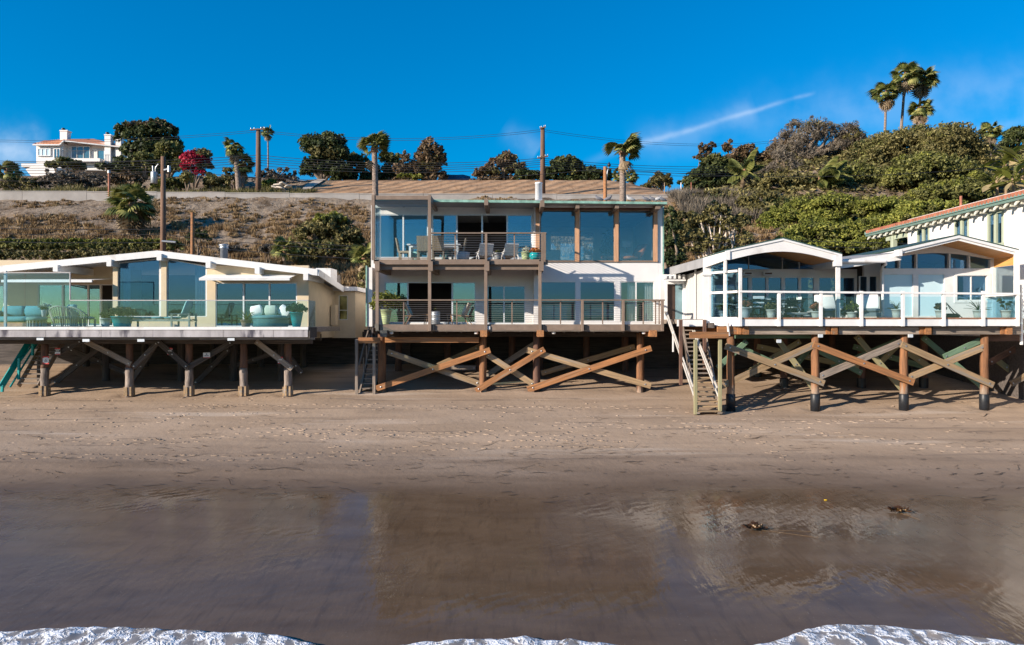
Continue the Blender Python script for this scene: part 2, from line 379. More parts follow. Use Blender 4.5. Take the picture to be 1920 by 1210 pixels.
L_dead = leafmat('dead_palm_leaf', (0.120, 0.085, 0.050), (0.280, 0.200, 0.120), (0.420, 0.330, 0.220), .1)
L_fern = leafmat('fern_leaf', (0.014, 0.042, 0.014), (0.036, 0.102, 0.030), (0.096, 0.180, 0.060))
L_scrub = leafmat('dry_scrub_leaf', (.12, .072, .036), (.28, .178, .085), (.44, .32, .17), .15)

# ------------------------------------------------------------------ foliage
def leafmesh(name, C, N, size, aspect, mat, parent=None, loc=None, kind=None):
    n = len(C); C = np.asarray(C, float); N = np.asarray(N, float)
    N /= np.linalg.norm(N, axis=1, keepdims=True) + 1e-9
    r = NR.normal(size=(n, 3)); T = np.cross(N, r); T /= np.linalg.norm(T, axis=1, keepdims=True) + 1e-9
    B = np.cross(N, T)
    s = (size * NR.uniform(.55, 1.4, n))[:, None]
    V = np.stack([C + T * s, C + B * s * aspect + N * s * .15, C - T * s, C - B * s * aspect + N * s * .15], 1).reshape(-1, 3)
    org = ORG[parent.name] if parent else Vector(loc or (0, 0, 0))
    V -= np.array(org)
    me = bpy.data.meshes.new(name)
    me.vertices.add(4 * n); me.vertices.foreach_set('co', V.ravel())
    me.loops.add(4 * n); me.loops.foreach_set('vertex_index', np.arange(4 * n, dtype=np.int32))
    me.polygons.add(n); me.polygons.foreach_set('loop_start', np.arange(0, 4 * n, 4, dtype=np.int32))
    me.update(calc_edges=True); me.materials.append(mat)
    o = bpy.data.objects.new(name, me); col.objects.link(o)
    if parent: o.parent = parent
    elif loc: o.location = loc
    ORG[o.name] = org
    if kind: o['kind'] = kind
    return o
def crown_pts(blobs, n, clump=.34, per=60, flat=0.0):
    clump *= 1.25; per = max(8, int(per * .55))
    """leaf places: each blob (centre, radii) carries many clumps on and under its skin, gaps between them"""
    vol = np.array([b[1][0] * b[1][2] for b in blobs]); vol = vol / vol.sum()
    Cs, Ns = [], []
    for (c, r), w in zip(blobs, vol):
        m = max(6, int(n * w)); k = max(4, m // per)
        d = NR.normal(size=(k, 3)); d /= np.linalg.norm(d, axis=1, keepdims=True)
        d[:, 2] = np.where(d[:, 2] < -.35, -d[:, 2] * .6, d[:, 2])
        rad = NR.uniform(.45, 1.0, (k, 1)) ** .6
        out_ = NR.uniform(0, 1, (k, 1)) < .22; rad = np.where(out_, rad * NR.uniform(1.0, 1.32, (k, 1)), rad)
        cc = d * rad * np.array(r) * (1 - clump * .3)
        idx = NR.integers(0, k, m)
        e = NR.normal(size=(m, 3)); e /= np.linalg.norm(e, axis=1, keepdims=True)
        cr = clump * min(r) * NR.uniform(.45, 1.25, k) * np.where(out_[:, 0], .55, 1.0)
        e2 = e.copy(); e2[:, 2] *= .75
        pts = cc[idx] + e2 * (cr[idx] * NR.uniform(.35, 1.0, m) ** .5)[:, None]
        Cs.append(pts + np.array(c)); Ns.append(e * .45 + NR.normal(size=(m, 3)) * .75 + d[idx] * .25 + np.array([0, 0, .2]))
    return np.concatenate(Cs), np.concatenate(Ns)
def crown(blobs, n, size, mat, parent, aspect=.5, name='crown', clump=.34, per=60):
    C, N = crown_pts(blobs, n, clump, per)
    return leafmesh(name, C, N, size, aspect, mat, parent)
def trunk(parent, base, tips, r, mat=None, name='trunk', bend=.15):
    m = MB(); base = Vector(base)
    for i, t in enumerate(tips):
        t = Vector(t); mid = base.lerp(t, .5) + Vector((R.uniform(-1, 1), R.uniform(-1, 1), 0)) * (t - base).length * bend
        q1 = base.lerp(mid, .5) + Vector((0, 0, .1)); q3 = mid.lerp(t, .5)
        m.tube([base - Vector((0, 0, .4)), q1, mid, q3, t], [r, r * .75, r * .5, r * .32, r * .12], 7)
    return part(name, m, mat or bark, parent, smooth=True)
# ------------------------------------------------------------------ beach, sea, hillside
def tab(t, y):
    if y <= t[0][0]: return t[0][1]
    for (a, b), (c, d) in zip(t, t[1:]):
        if y <= c: return b + (d - b) * (y - a) / (c - a)
    return t[-1][1]
def sm(a, b, t):
    t = min(1, max(0, (t - a) / (b - a))); return t * t * (3 - 2 * t)
BT = [(-60, -6), (4, -1.75), (10.5, -1.47), (15, -1.27), (19, -1.04), (21.5, -.85), (24, -.6), (27, -.27), (30, .07), (36, .8), (43, 1.6), (48, 2.2)]
SCOUR = [(X(c_, 27.55), 27.55) for c_ in (1370, 1528.5, 1694.5, 1845.5)] + [(X(c_, 31), 31) for c_ in (716, 905.5, 1006, 1200.5)] + [(X(c_, 30), 30) for c_ in (84, 243, 355, 457, 540)]
def beach_z(x, y):
    z = (tab(BT, y - .8) + tab(BT, y) + tab(BT, y + .8)) / 3
    if y > 16:
        a = sm(16, 23, y)
        z += a * (noise.noise(Vector((x * .12, y * .3, 0))) * .10 + noise.noise(Vector((x * .6, y * 1.1, 3))) * .022 + noise.noise(Vector((x * 2.2, y * 3, 5))) * .010)
        z += .05 * math.exp(-((y - 20.5 - .6 * math.sin(x * .22)) / .5) ** 2)
    for (qx, qy) in SCOUR:
        d2 = (x - qx) ** 2 + (y - qy) ** 2
        if d2 < 1.5: z -= .09 * math.exp(-d2 / .12) - .035 * math.exp(-(math.sqrt(d2) - .65) ** 2 / .05)
    return z
def grid(name, xs, ys, fn, mat):
    v = [(x, y, fn(x, y)) for y in ys for x in xs]; n = len(xs)
    f = [(j * n + i, j * n + i + 1, (j + 1) * n + i + 1, (j + 1) * n + i) for j in range(len(ys) - 1) for i in range(n - 1)]
    me = bpy.data.meshes.new(name); me.from_pydata(v, [], f); me.shade_smooth(); me.materials.append(mat)
    o = bpy.data.objects.new(name, me); col.objects.link(o); o['kind'] = 'structure'; ORG[o.name] = Vector((0, 0, 0))
    return o
# sand
m, N, L, o = newmat('beach_sand')
tc = N('ShaderNodeTexCoord'); sp = N('ShaderNodeSeparateXYZ'); L(tc.outputs['Object'], sp.inputs[0])
def mth(op, a, b=None, c=None, clamp=False):
    n = N('ShaderNodeMath', operation=op, use_clamp=clamp)
    for i, v in enumerate((a, b, c)):
        if v is None: continue
        if isinstance(v, (int, float)): n.inputs[i].default_value = v
        else: L(v, n.inputs[i])
    return n.outputs[0]
def nz(scale, stretch=(1, 1, 1), detail=5, rot=0, dist=0, rough=.55):
    mp = N('ShaderNodeMapping'); mp.inputs['Scale'].default_value = stretch; mp.inputs['Rotation'].default_value = (0, 0, rot); L(tc.outputs['Object'], mp.inputs[0])
    n = N('ShaderNodeTexNoise', inp={'Scale': scale, 'Detail': detail, 'Distortion': dist, 'Roughness': rough}); L(mp.outputs[0], n.inputs['Vector']); return n.outputs[0]
def mix(f, a, b):
    n = N('ShaderNodeMix', data_type='RGBA'); L(f, n.inputs[0])
    for i, c in ((6, a), (7, b)):
        if isinstance(c, tuple): n.inputs[i].default_value = (*c, 1)
        else: L(c, n.inputs[i])
    return n.outputs[2]
def rng(v, a, b, c=0, d=1, smooth=True):
    n = N('ShaderNodeMapRange', inp={1: a, 2: b, 3: c, 4: d}); n.interpolation_type = 'SMOOTHSTEP' if smooth else 'LINEAR'; L(v, n.inputs[0]); return n.outputs[0]
yw = mth('ADD', sp.outputs[1], mth('MULTIPLY', mth('SUBTRACT', nz(.16, (1, .6, 1), 4), .5), 3.2))
yw = mth('ADD', yw, mth('MULTIPLY', sp.outputs[0], .018))
wet = rng(yw, 19.9, 17.1)
damp = rng(yw, 23.5, 19.0)
dryc = mix(rng(nz(.5, (.5, 1.6, 1), 7), .3, .7), (.340, .246, .172), (.430, .318, .228))
pale = rng(nz(.7, (.16, 1.5, 1), 6, rot=-.1), .56, .72); dryc = mix(mth('MULTIPLY', pale, .6), dryc, (.54, .44, .35))
dk = rng(nz(1.1, (.28, 1.6, 1), 7, rot=.06), .60, .74); dryc = mix(mth('MULTIPLY', dk, .75), dryc, (.14, .108, .085))
speck = rng(nz(9, (.5, 1.3, 1), 3), .68, .76); dryc = mix(mth('MULTIPLY', speck, .35), dryc, (.10, .075, .055))
dampc = mix(rng(nz(.9, (.35, 1.5, 1), 6), .3, .7), (.175, .125, .090), (.235, .170, .124))
wetc = mix(rng(nz(1.3, (.5, 1.4, 1), 6, rot=.5), .3, .7), (.100, .063, .037), (.132, .086, .053))
swv = N('ShaderNodeTexWave', wave_type='BANDS', bands_direction='Y', inp={'Scale': .20, 'Distortion': 5.0, 'Detail': 4, 'Detail Scale': .35})
L(tc.outputs['Object'], swv.inputs['Vector'])
swash = mth('MULTIPLY', rng(swv.outputs[1], .93, 1.0), rng(nz(.25, (1, .5, 1), 3), .45, .65))
dryc = mix(mth('MULTIPLY', swash, .5), dryc, (.16, .12, .09))
comb_ = rng(nz(5.5, (1.0, .16, 1), 5, rot=.55, dist=.4), .52, .70); wetc = mix(mth('MULTIPLY', comb_, .35), wetc, (.048, .031, .020))
lay_ = rng(nz(.8, (.22, 1.3, 1), 5, rot=.12, dist=.5), .50, .66); wetc = mix(mth('MULTIPLY', lay_, .5), wetc, (.115, .077, .05))
grit_ = rng(nz(26, detail=2), .70, .78); wetc = mix(mth('MULTIPLY', grit_, .5), wetc, (.30, .25, .2))
c = mix(mth('MULTIPLY', damp, .95), dryc, dampc); c = mix(mth('MULTIPLY', swash, .35), c, (.30, .23, .175)); c = mix(wet, c, wetc)
film = rng(nz(.33, (.45, 1.0, 1), 3, rot=.35, dist=.6), .38, .62)
rw = mth('ADD', .05, mth('MULTIPLY', mth('SUBTRACT', 1.0, film), .14))
ro = N('ShaderNodeMix', data_type='FLOAT'); L(wet, ro.inputs[0]); ro.inputs[2].default_value = .9; L(rw, ro.inputs[3])
bs = N('ShaderNodeBsdfPrincipled'); L(c, bs.inputs['Base Color']); L(ro.outputs[0], bs.inputs['Roughness'])
spi = N('ShaderNodeMix', data_type='FLOAT'); L(wet, spi.inputs[0]); spi.inputs[2].default_value = .15; spi.inputs[3].default_value = .20; L(spi.outputs[0], bs.inputs['Specular IOR Level']); bs.inputs['Specular Tint'].default_value = (1, .72, .50, 1)
# relief: ripples combed by the backwash when wet, tracks and lumps when dry
rip = nz(3.2, (1.0, .30, 1), 4, rot=.55, dist=.3); rip2 = nz(11, (1.0, .22, 1), 3, rot=.5)
wv = N('ShaderNodeTexWave', wave_type='BANDS', bands_direction='X', inp={'Scale': 1.1, 'Distortion': 6, 'Detail': 3, 'Detail Scale': 1.4})
mpw = N('ShaderNodeMapping'); mpw.inputs['Rotation'].default_value = (0, 0, .9); L(tc.outputs['Object'], mpw.inputs[0]); L(mpw.outputs[0], wv.inputs['Vector'])
hw = mth('ADD', mth('MULTIPLY', rip, .75), mth('MULTIPLY', rip2, .30))
hw = mth('ADD', hw, mth('MULTIPLY', wv.outputs[1], .10))
vor = N('ShaderNodeTexVoronoi', inp={'Scale': 2.1, 'Randomness': 1.0}); mpv = N('ShaderNodeMapping'); mpv.inputs['Scale'].default_value = (1, 1, .01); L(tc.outputs['Object'], mpv.inputs[0]); L(mpv.outputs[0], vor.inputs['Vector'])
foot = rng(vor.outputs['Distance'], .20, .10)
track = mth('MULTIPLY', rng(nz(.30, (.4, 1.3, 1), 3), .50, .60), rng(sp.outputs[1], 21.5, 24))
foot = mth('MULTIPLY', foot, track)
hd = mth('SUBTRACT', mth('ADD', mth('MULTIPLY', nz(5, detail=6), .7), mth('MULTIPLY', nz(28, detail=3), .18)), mth('MULTIPLY', foot, 1.3))
hh = N('ShaderNodeMix', data_type='FLOAT'); L(wet, hh.inputs[0]); L(hd, hh.inputs[2]); L(hw, hh.inputs[3])
bst = N('ShaderNodeMix', data_type='FLOAT'); L(wet, bst.inputs[0]); bst.inputs[2].default_value = .45; bst.inputs[3].default_value = .14
bp = N('ShaderNodeBump', inp={'Distance': .06}); L(bst.outputs[0], bp.inputs['Strength']); L(hh.outputs[0], bp.inputs['Height']); L(bp.outputs[0], bs.inputs['Normal'])
L(bs.outputs[0], o.inputs[0]); sand = m
ax = lambda a, b, s: [a + s * i for i in range(int(round((b - a) / s)) + 1)]
xs = [-400, -250, -150, -100, -70, -50, -40] + ax(-34, 34, .28) + [40, 50, 70, 100, 150, 250, 400]
ys = [-60, -40, -20, -8, 0] + ax(4, 48, .24)
grid('beach', xs, ys, beach_z, sand)

# sea behind the camera, out to the horizon
m, N, L, o = newmat('sea_water')
tc = N('ShaderNodeTexCoord'); n1 = nz(.35, (1, .6, 1), 6); n2 = nz(2.2, (1, .7, 1), 5)
bs = N('ShaderNodeBsdfPrincipled', inp={'Roughness': .12, 'Base Color': (.01, .045, .08, 1)})
bp = N('ShaderNodeBump', inp={'Strength': .5, 'Distance': .4}); L(mth('ADD', n1, mth('MULTIPLY', n2, .25)), bp.inputs['Height']); L(bp.outputs[0], bs.inputs['Normal']); L(bs.outputs[0], o.inputs[0])
grid('sea', [-4000, -1000, -200, 0, 200, 1000, 4000], [-4000, -1000, -200, -30, 4.4], lambda x, y: -1.62, m)
# the last of a wave: a tongue of lacy foam
EDGE = [(-400, 1185), (-100, 1192), (0, 1188), (60, 1181), (150, 1179), (260, 1180), (380, 1187), (480, 1188), (560, 1200), (640, 1219), (700, 1222), (760, 1210), (800, 1203), (870, 1200), (960, 1197), (1080, 1201), (1160, 1210), (1260, 1228), (1360, 1218), (1450, 1203), (1530, 1182), (1600, 1174), (1680, 1176), (1800, 1190), (1900, 1208), (2000, 1212), (2300, 1200)]
pts = [((a - CX) * 10.3 / F, 4.55 * F / (b - CY)) for a, b in EDGE]
def edge_y(x): return tab(pts, x) + .05 * noise.noise(Vector((x * 2.5, 0, 0))) + .025 * noise.noise(Vector((x * 8, 0, 4)))
m, N, L, o = newmat('sea_foam')
tc = N('ShaderNodeTexCoord'); sp = N('ShaderNodeSeparateXYZ'); L(tc.outputs['UV'], sp.inputs[0])
vo = N('ShaderNodeTexVoronoi', feature='DISTANCE_TO_EDGE', inp={'Scale': 3.4}); mp = N('ShaderNodeMapping'); mp.inputs['Scale'].default_value = (1, .8, 1); L(tc.outputs['Object'], mp.inputs[0])
dn = N('ShaderNodeTexNoise', inp={'Scale': 4, 'Detail': 4}); L(mp.outputs[0], dn.inputs['Vector'])
vm = N('ShaderNodeVectorMath', operation='MULTIPLY_ADD'); L(dn.outputs[1], vm.inputs[0]); vm.inputs[1].default_value = (.5, .5, 0); L(mp.outputs[0], vm.inputs[2]); L(vm.outputs[0], vo.inputs['Vector'])
vo2 = N('ShaderNodeTexVoronoi', feature='DISTANCE_TO_EDGE', inp={'Scale': 11}); L(vm.outputs[0], vo2.inputs['Vector'])
dens = mth('ADD', rng(sp.outputs[1], 0.0, .09, 1.2, .40), mth('MULTIPLY', rng(sp.outputs[1], .02, .35), -.1))
lace = mth('SUBTRACT', dens, mth('ADD', mth('MULTIPLY', vo.outputs[0], 1.6), mth('MULTIPLY', vo2.outputs[0], .7)))
lace = mth('ADD', lace, mth('MULTIPLY', mth('SUBTRACT', nz(6, detail=5), .5), .8))
al = rng(lace, -.22, .20)
w = N('ShaderNodeBsdfPrincipled', inp={'Roughness': .7, 'Base Color': (.80, .81, .83, 1)}); w.inputs['Subsurface Weight'].default_value = 0
wa = N('ShaderNodeBsdfPrincipled', inp={'Roughness': .10, 'Base Color': (.24, .205, .175, 1)})
bp = N('ShaderNodeBump', inp={'Strength': .9, 'Distance': .05}); L(mth('ADD', al, nz(16, detail=4)), bp.inputs['Height']); L(bp.outputs[0], w.inputs['Normal'])
ms = N('ShaderNodeMixShader'); L(al, ms.inputs[0]); L(wa.outputs[0], ms.inputs[1]); L(w.outputs[0], ms.inputs[2]); L(ms.outputs[0], o.inputs[0])
xs = ax(-12, 12, .05); rows = [0, .012, .03, .06, .1, .16, .24, .34, .46, .6, .8, 1.1, 1.5, 2, 2.8, 4, 6]
v = []; uv = []; f = []
for j, r in enumerate(rows):
    for x in xs:
        e = edge_y(x); y = e - r
        rise = (.10 + .05 * noise.noise(Vector((x * 3, 1, 0)))) * (1 - math.exp(-r / .06)) * (.45 + .55 * math.exp(-r / .5)) + .02 * noise.noise(Vector((x * 5, y * 5, 0))) * sm(0, .1, r) + .03 * noise.noise(Vector((x * 1.3, y * 2, 7))) * sm(0, .4, r)
        v.append((x, y, beach_z(x, y) + .004 + rise)); uv.append((x, r))
n = len(xs)
f = [(j * n + i, j * n + i + 1, (j + 1) * n + i + 1, (j + 1) * n + i) for j in range(len(rows) - 1) for i in range(n - 1)]
me = bpy.data.meshes.new('sea_foam'); me.from_pydata(v, [], f); me.shade_smooth(); me.materials.append(m)
ul = me.uv_layers.new(name='UVMap')
li = np.zeros(len(me.loops), np.int32); me.loops.foreach_get('vertex_index', li); ul.data.foreach_set('uv', np.array(uv)[li].ravel())
fo = bpy.data.objects.new('sea_foam', me); col.objects.link(fo); tag(fo, 'white lacy foam edge of a wave on the wet sand', 'foam', kind='stuff')

# hillside
TOPC = [(86, 18.3), (88.5, 18.7), (100, 22.9), (104, 23.1), (230, 22.6)]
TOPL = [(86, 18.3), (95, 20.5), (110, 25.5), (118, 26.6), (230, 29)]
TOPR = [(86, 18.6), (96, 23.5), (110, 29), (120, 31), (230, 35)]
SL = [(43, 1.6), (46.5, 2.1), (47.2, 5.0), (57, 5.2), (62, 6.6), (72, 11.9), (84, 17.45), (85.4, 17.7), (86, 18.3)]
def hill_z(x, y):
    if y < 86: z = tab(SL, y)
    else:
        c = tab(TOPC, y)
        if x > 12: c -= sm(12, 27, x) * 2.4 * sm(88, 100, y)
        a = sm(-27, -36, x); b = sm(24, 44, x)
        z = c * (1 - a - b) + tab(TOPL, y) * a + tab(TOPR, y) * b
    if 72 > y > 47 and x > 14: z += sm(14, 30, x) * sm(57, 70, y) * 1.0
    if y > 58 and not (86 < y < 103 and -27 < x < 30):
        k = min(1, (y - 58) / 6)
        z += k * (noise.noise(Vector((x * .15, y * .15, 1))) * .5 + noise.noise(Vector((x * .5, y * .6, 2))) * .28 + noise.noise(Vector((x * 1.5, y * 1.6, 5))) * (.14 + .16 * sm(76, 84, y)))
    elif y > 86: z += noise.noise(Vector((x * .3, y * .3, 1))) * .1
    return z
m, N, L, o = newmat('hillside_soil')
tc = N('ShaderNodeTexCoord')
base = mix(rng(nz(.55, (1, .6, 1), 8, rough=.7), .36, .62), (.10, .068, .042), (.32, .25, .185))
base = mix(rng(nz(.22, (1, 1, 1), 5), .5, .68), base, (.27, .185, .115))
peb = rng(nz(3.4, detail=7, rough=.8), .54, .61); base = mix(mth('MULTIPLY', peb, .6), base, (.52, .44, .36))
shd = rng(nz(4.0, (1, 1, 1), 5, rough=.7), .60, .70); base = mix(mth('MULTIPLY', shd, .65), base, (.12, .09, .06))
bs = N('ShaderNodeBsdfPrincipled', inp={'Roughness': .95}); bs.inputs['Specular IOR Level'].default_value = .1; L(base, bs.inputs['Base Color'])
bp = N('ShaderNodeBump', inp={'Strength': 1.0, 'Distance': .45}); L(nz(1.7, detail=8, rough=.7), bp.inputs['Height']); L(bp.outputs[0], bs.inputs['Normal']); L(bs.outputs[0], o.inputs[0]); soilm = m
m, N, L, o = newmat('graded_earth')
tc = N('ShaderNodeTexCoord')
mp = N('ShaderNodeMapping'); mp.inputs['Rotation'].default_value = (0, 0, .62); L(tc.outputs['Object'], mp.inputs[0])
wv = N('ShaderNodeTexWave', wave_type='BANDS', bands_direction='X', inp={'Scale': .16, 'Distortion': 2.5, 'Detail': 3, 'Detail Scale': .8}); L(mp.outputs[0], wv.inputs['Vector'])
base = mix(rng(nz(.5, detail=6), .3, .7), (.31, .185, .105), (.41, .26, .155))
base = mix(mth('MULTIPLY', rng(wv.outputs[1], .35, .95), .3), base, (.46, .31, .195))
base = mix(mth('MULTIPLY', rng(nz(.9, (2.5, .25, 1), 5, rot=.62), .52, .7), .6), base, (.22, .125, .068))
bs = N('ShaderNodeBsdfPrincipled', inp={'Roughness': .95}); bs.inputs['Specular IOR Level'].default_value = .1; L(base, bs.inputs['Base Color'])
bp = N('ShaderNodeBump', inp={'Strength': .45, 'Distance': .4}); L(mth('ADD', wv.outputs[1], mth('MULTIPLY', nz(1.4, detail=6), .6)), bp.inputs['Height']); L(bp.outputs[0], bs.inputs['Normal']); L(bs.outputs[0], o.inputs[0]); grade = m
ys = [43, 45, 46.4, 46.6, 47.3, 50, 54, 57] + ax(58, 104, .55) + ax(105, 130, 2) + [140, 160, 190, 230]
xs = [-700, -400, -260, -180, -140] + ax(-110, 110, .9) + [140, 180, 260, 400, 700]
hill = grid('hillside', xs, ys, hill_z, soilm)
hill.data.materials.append(grade)
for p in hill.data.polygons:
    x, y, z = p.center
    if 86.4 < y < 103 and -25.5 + (y - 86) * .05 < x < 29: p.material_index = 1
# concrete retaining wall with a coping, in cast lengths
w = thing('retaining_wall', 'long grey concrete retaining wall along the top of the dry slope', 'wall', (-20, 85, 17)); w['kind'] = 'thing'
x0 = -82
while x0 < 21:
    x1 = min(21.3, x0 + R.uniform(7.5, 9)); zt = 18.55 - .32 * sm(-60, -10, (x0 + x1) / 2) - .12 * sm(-10, 15, x0)
    part('wall_panel', MB().box(x0, x1 - .04, 85, 85.35, 15.8, zt), concrete, w)
    part('coping', MB().box(x0, x1 - .04, 84.96, 85.4, zt + .003, zt + .1), concrete, w)
    x0 = x1

# dry scrub tufts on the slope (a mass nobody could count)
def tufts(name, places, mat, kind='stuff', label=None, cat=None):
    V, Fc = [], []
    for (x, y, z, r, h, n) in places:
        a = NR.uniform(0, 2 * math.pi, n); q = r * np.sqrt(NR.uniform(0, 1, n)) * .7
        bx, by = x + q * np.cos(a), y + q * np.sin(a)
        lean = NR.normal(0, .35, (n, 2)); hh = h * NR.uniform(.45, 1.15, n) * (1 - .5 * (q / r) ** 2)
        w = NR.uniform(.03, .075, n); t = NR.uniform(0, math.pi, n)
        dx, dy = np.cos(t) * w, np.sin(t) * w
        ox = (bx - x) / r * h * .6
        oy = (by - y) / r * h * .6
        k = len(V) * 0
        V.append(np.stack([np.stack([bx - dx, by - dy, np.full(n, z - .06)], 1), np.stack([bx + dx, by + dy, np.full(n, z - .06)], 1),
                           np.stack([bx + lean[:, 0] * h * .5 + ox, by + lean[:, 1] * h * .5 + oy, z + hh], 1)], 1).reshape(-1, 3))
    V = np.concatenate(V); n = len(V) // 3
    me = bpy.data.meshes.new(name); me.vertices.add(3 * n); me.vertices.foreach_set('co', V.ravel())
    me.loops.add(3 * n); me.loops.foreach_set('vertex_index', np.arange(3 * n, dtype=np.int32))
    me.polygons.add(n); me.polygons.foreach_set('loop_start', np.arange(0, 3 * n, 3, dtype=np.int32)); me.update(calc_edges=True); me.materials.append(mat)
    o = bpy.data.objects.new(name, me); col.objects.link(o); tag(o, label, cat, kind=kind); return o
pl = []
for i in range(8500):
    y = R.uniform(61, 84.6); x = R.uniform(-58, 30)
    dn = noise.noise(Vector((x * .16, y * .22, 9)))
    low = 1 - (y - 61) / 23.6
    if dn + low * 1.0 - .20 + R.uniform(-.25, .25) < 0: continue
    r = R.uniform(.15, .62) ** 1.0 * (.55 + low * .95); pl.append((x, y, hill_z(x, y), r, r * R.uniform(.7, 1.1), int(26 + 40 * r)))
tufts('dry_scrub', pl, L_scrub, label='dry brown scrub tufts covering the eroded slope', cat='scrub')
pl = []
for i in range(420):
    x = R.uniform(19, 27.5); y = R.uniform(76, 86)
    if x > 30 and y < 78: continue
    r = R.uniform(.5, 1.2); pl.append((x, y, hill_z(x, y), r, r * 1.1, 60))
tufts('grey_brush', pl, L_grey, label='pale grey dry brush on the bank right of the tall house', cat='brush')
pl = []
for i in range(420):
    x = R.uniform(-62, -25); y = R.uniform(86.5, 92)
    r = R.uniform(.3, .9); pl.append((x, y, hill_z(x, y), r, r * R.uniform(.6, 1.2), 40))
tufts('garden_scrub', pl, L_olive, label='low olive scrub behind the retaining wall on the left', cat='scrub')

def cover(name, label, n, xr_, yr_, size, mat, test=lambda x, y: True):
    C, N_ = [], []
    while len(C) < n:
        x, y = R.uniform(*xr_), R.uniform(*yr_)
        if not test(x, y): continue
        C.append((x, y, hill_z(x, y) + R.uniform(0, .55) * (1 + noise.noise(Vector((x * .4, y * .4, 2)))))); N_.append((R.gauss(0, .6), R.gauss(-.3, .6), 1))
    o = leafmesh(name, C, N_, size, .55, mat, None, (0, 0, 0), 'stuff'); tag(o, label, 'ground cover'); return o
cover('ground_cover', 'tangled olive ground cover over the right hillside', 42000, (26, 100), (74, 122), .30, L_olive, lambda x, y: x > 27 + max(0, 90 - y) * .25)
cover('ivy_cover', 'dark ivy covering the lower bank behind the gabled house', 16000, (20, 60), (58, 80), .24, L_green, lambda x, y: x > 22 + (y - 58) * .35)

fp = MB()
def foot(x, y, a, s):
    n = 8; ca, sa = math.cos(a), math.sin(a); z = beach_z(x, y)
    ring = []
    for rr, hz in ((1.35, -.006), (1.0, .017), (.62, .000)):
        for k in range(n):
            t_ = 2 * math.pi * k / n; u_, v_ = rr * s * 1.5 * math.cos(t_), rr * s * .75 * math.sin(t_); ring.append((x + u_ * ca - v_ * sa, y + u_ * sa + v_ * ca, z + hz * (1 + .5 * math.sin(t_ * 2 + x))))
    fp.add(ring, [(j * n + k, j * n + (k + 1) % n, (j + 1) * n + (k + 1) % n, (j + 1) * n + k) for j in range(2) for k in range(n)])
for (px0, py0, px1, py1, cnt) in ((-40, 868, 1200, 838, 85), (300, 752, 560, 765, 30), (520, 760, 1300, 766, 60), (640, 815, 1150, 835, 40), (100, 835, 900, 820, 55), (1050, 800, 1960, 850, 60), (1250, 790, 1500, 860, 22), (420, 770, 700, 870, 26), (1400, 800, 1900, 790, 36)):
    for k in range(cnt):
        q = (k + R.uniform(-.2, .2)) / cnt; px_, py_ = px0 + (px1 - px0) * q, py0 + (py1 - py0) * q + (3 if k % 2 else -3) + 5 * math.sin(q * 9 + px0)
        y_ = 28.0
        for _ in range(6): y_ = (ZC - beach_z(0, y_)) * F / (py_ - CY)
        foot(X(px_, y_) + R.uniform(-.1, .1), y_ + R.uniform(-.08, .08), math.atan2(0, px1 - px0) + R.gauss(0, .3), R.uniform(.05, .075))
for i in range(130):
    y_ = R.uniform(22.5, 29.5); x_ = R.uniform(-.75, .75) * y_; foot(x_, y_, R.uniform(0, 3), R.uniform(.035, .06))
fo2 = part('footprints', fp, sand, None, True); tag(fo2, 'trails of footprints pressed into the dry sand', 'footprints', kind='stuff')
# ------------------------------------------------------------------ building helpers
def holed(mb, x0, x1, z0, z1, ya, yb, holes):
    """a wall slab (x0..x1, z0..z1, ya..yb) with rectangular openings, reveals included"""
    xs = sorted({x0, x1, *[max(x0, min(x1, h[i])) for h in holes for i in (0, 1)]}); zs = sorted({z0, z1, *[max(z0, min(z1, h[i])) for h in holes for i in (2, 3)]})
    def solid(i, j):
        if i < 0 or j < 0 or i >= len(xs) - 1 or j >= len(zs) - 1: return False
        cx, cz = (xs[i] + xs[i + 1]) / 2, (zs[j] + zs[j + 1]) / 2
        return not any(h[0] < cx < h[1] and h[2] < cz < h[3] for h in holes)
    for i in range(len(xs) - 1):
        for j in range(len(zs) - 1):
            if not solid(i, j): continue
            a, b, c, d = xs[i], xs[i + 1], zs[j], zs[j + 1]
            mb.add([(a, ya, c), (b, ya, c), (b, ya, d), (a, ya, d)], [(0, 1, 2, 3)]); mb.add([(a, yb, c), (b, yb, c), (b, yb, d), (a, yb, d)], [(3, 2, 1, 0)])
            if not solid(i - 1, j): mb.add([(a, ya, c), (a, ya, d), (a, yb, d), (a, yb, c)], [(0, 1, 2, 3)])
            if not solid(i + 1, j): mb.add([(b, ya, c), (b, yb, c), (b, yb, d), (b, ya, d)], [(0, 1, 2, 3)])
            if not solid(i, j - 1): mb.add([(a, ya, c), (a, yb, c), (b, yb, c), (b, ya, c)], [(0, 1, 2, 3)])
            if not solid(i, j + 1): mb.add([(a, ya, d), (b, ya, d), (b, yb, d), (a, yb, d)], [(0, 1, 2, 3)])
    return mb
def pxh(Y, *rects): return [(X(a, Y), X(b, Y), Z(d, Y), Z(c, Y)) for a, b, c, d in rects]   # (px0, px1, top, bottom)
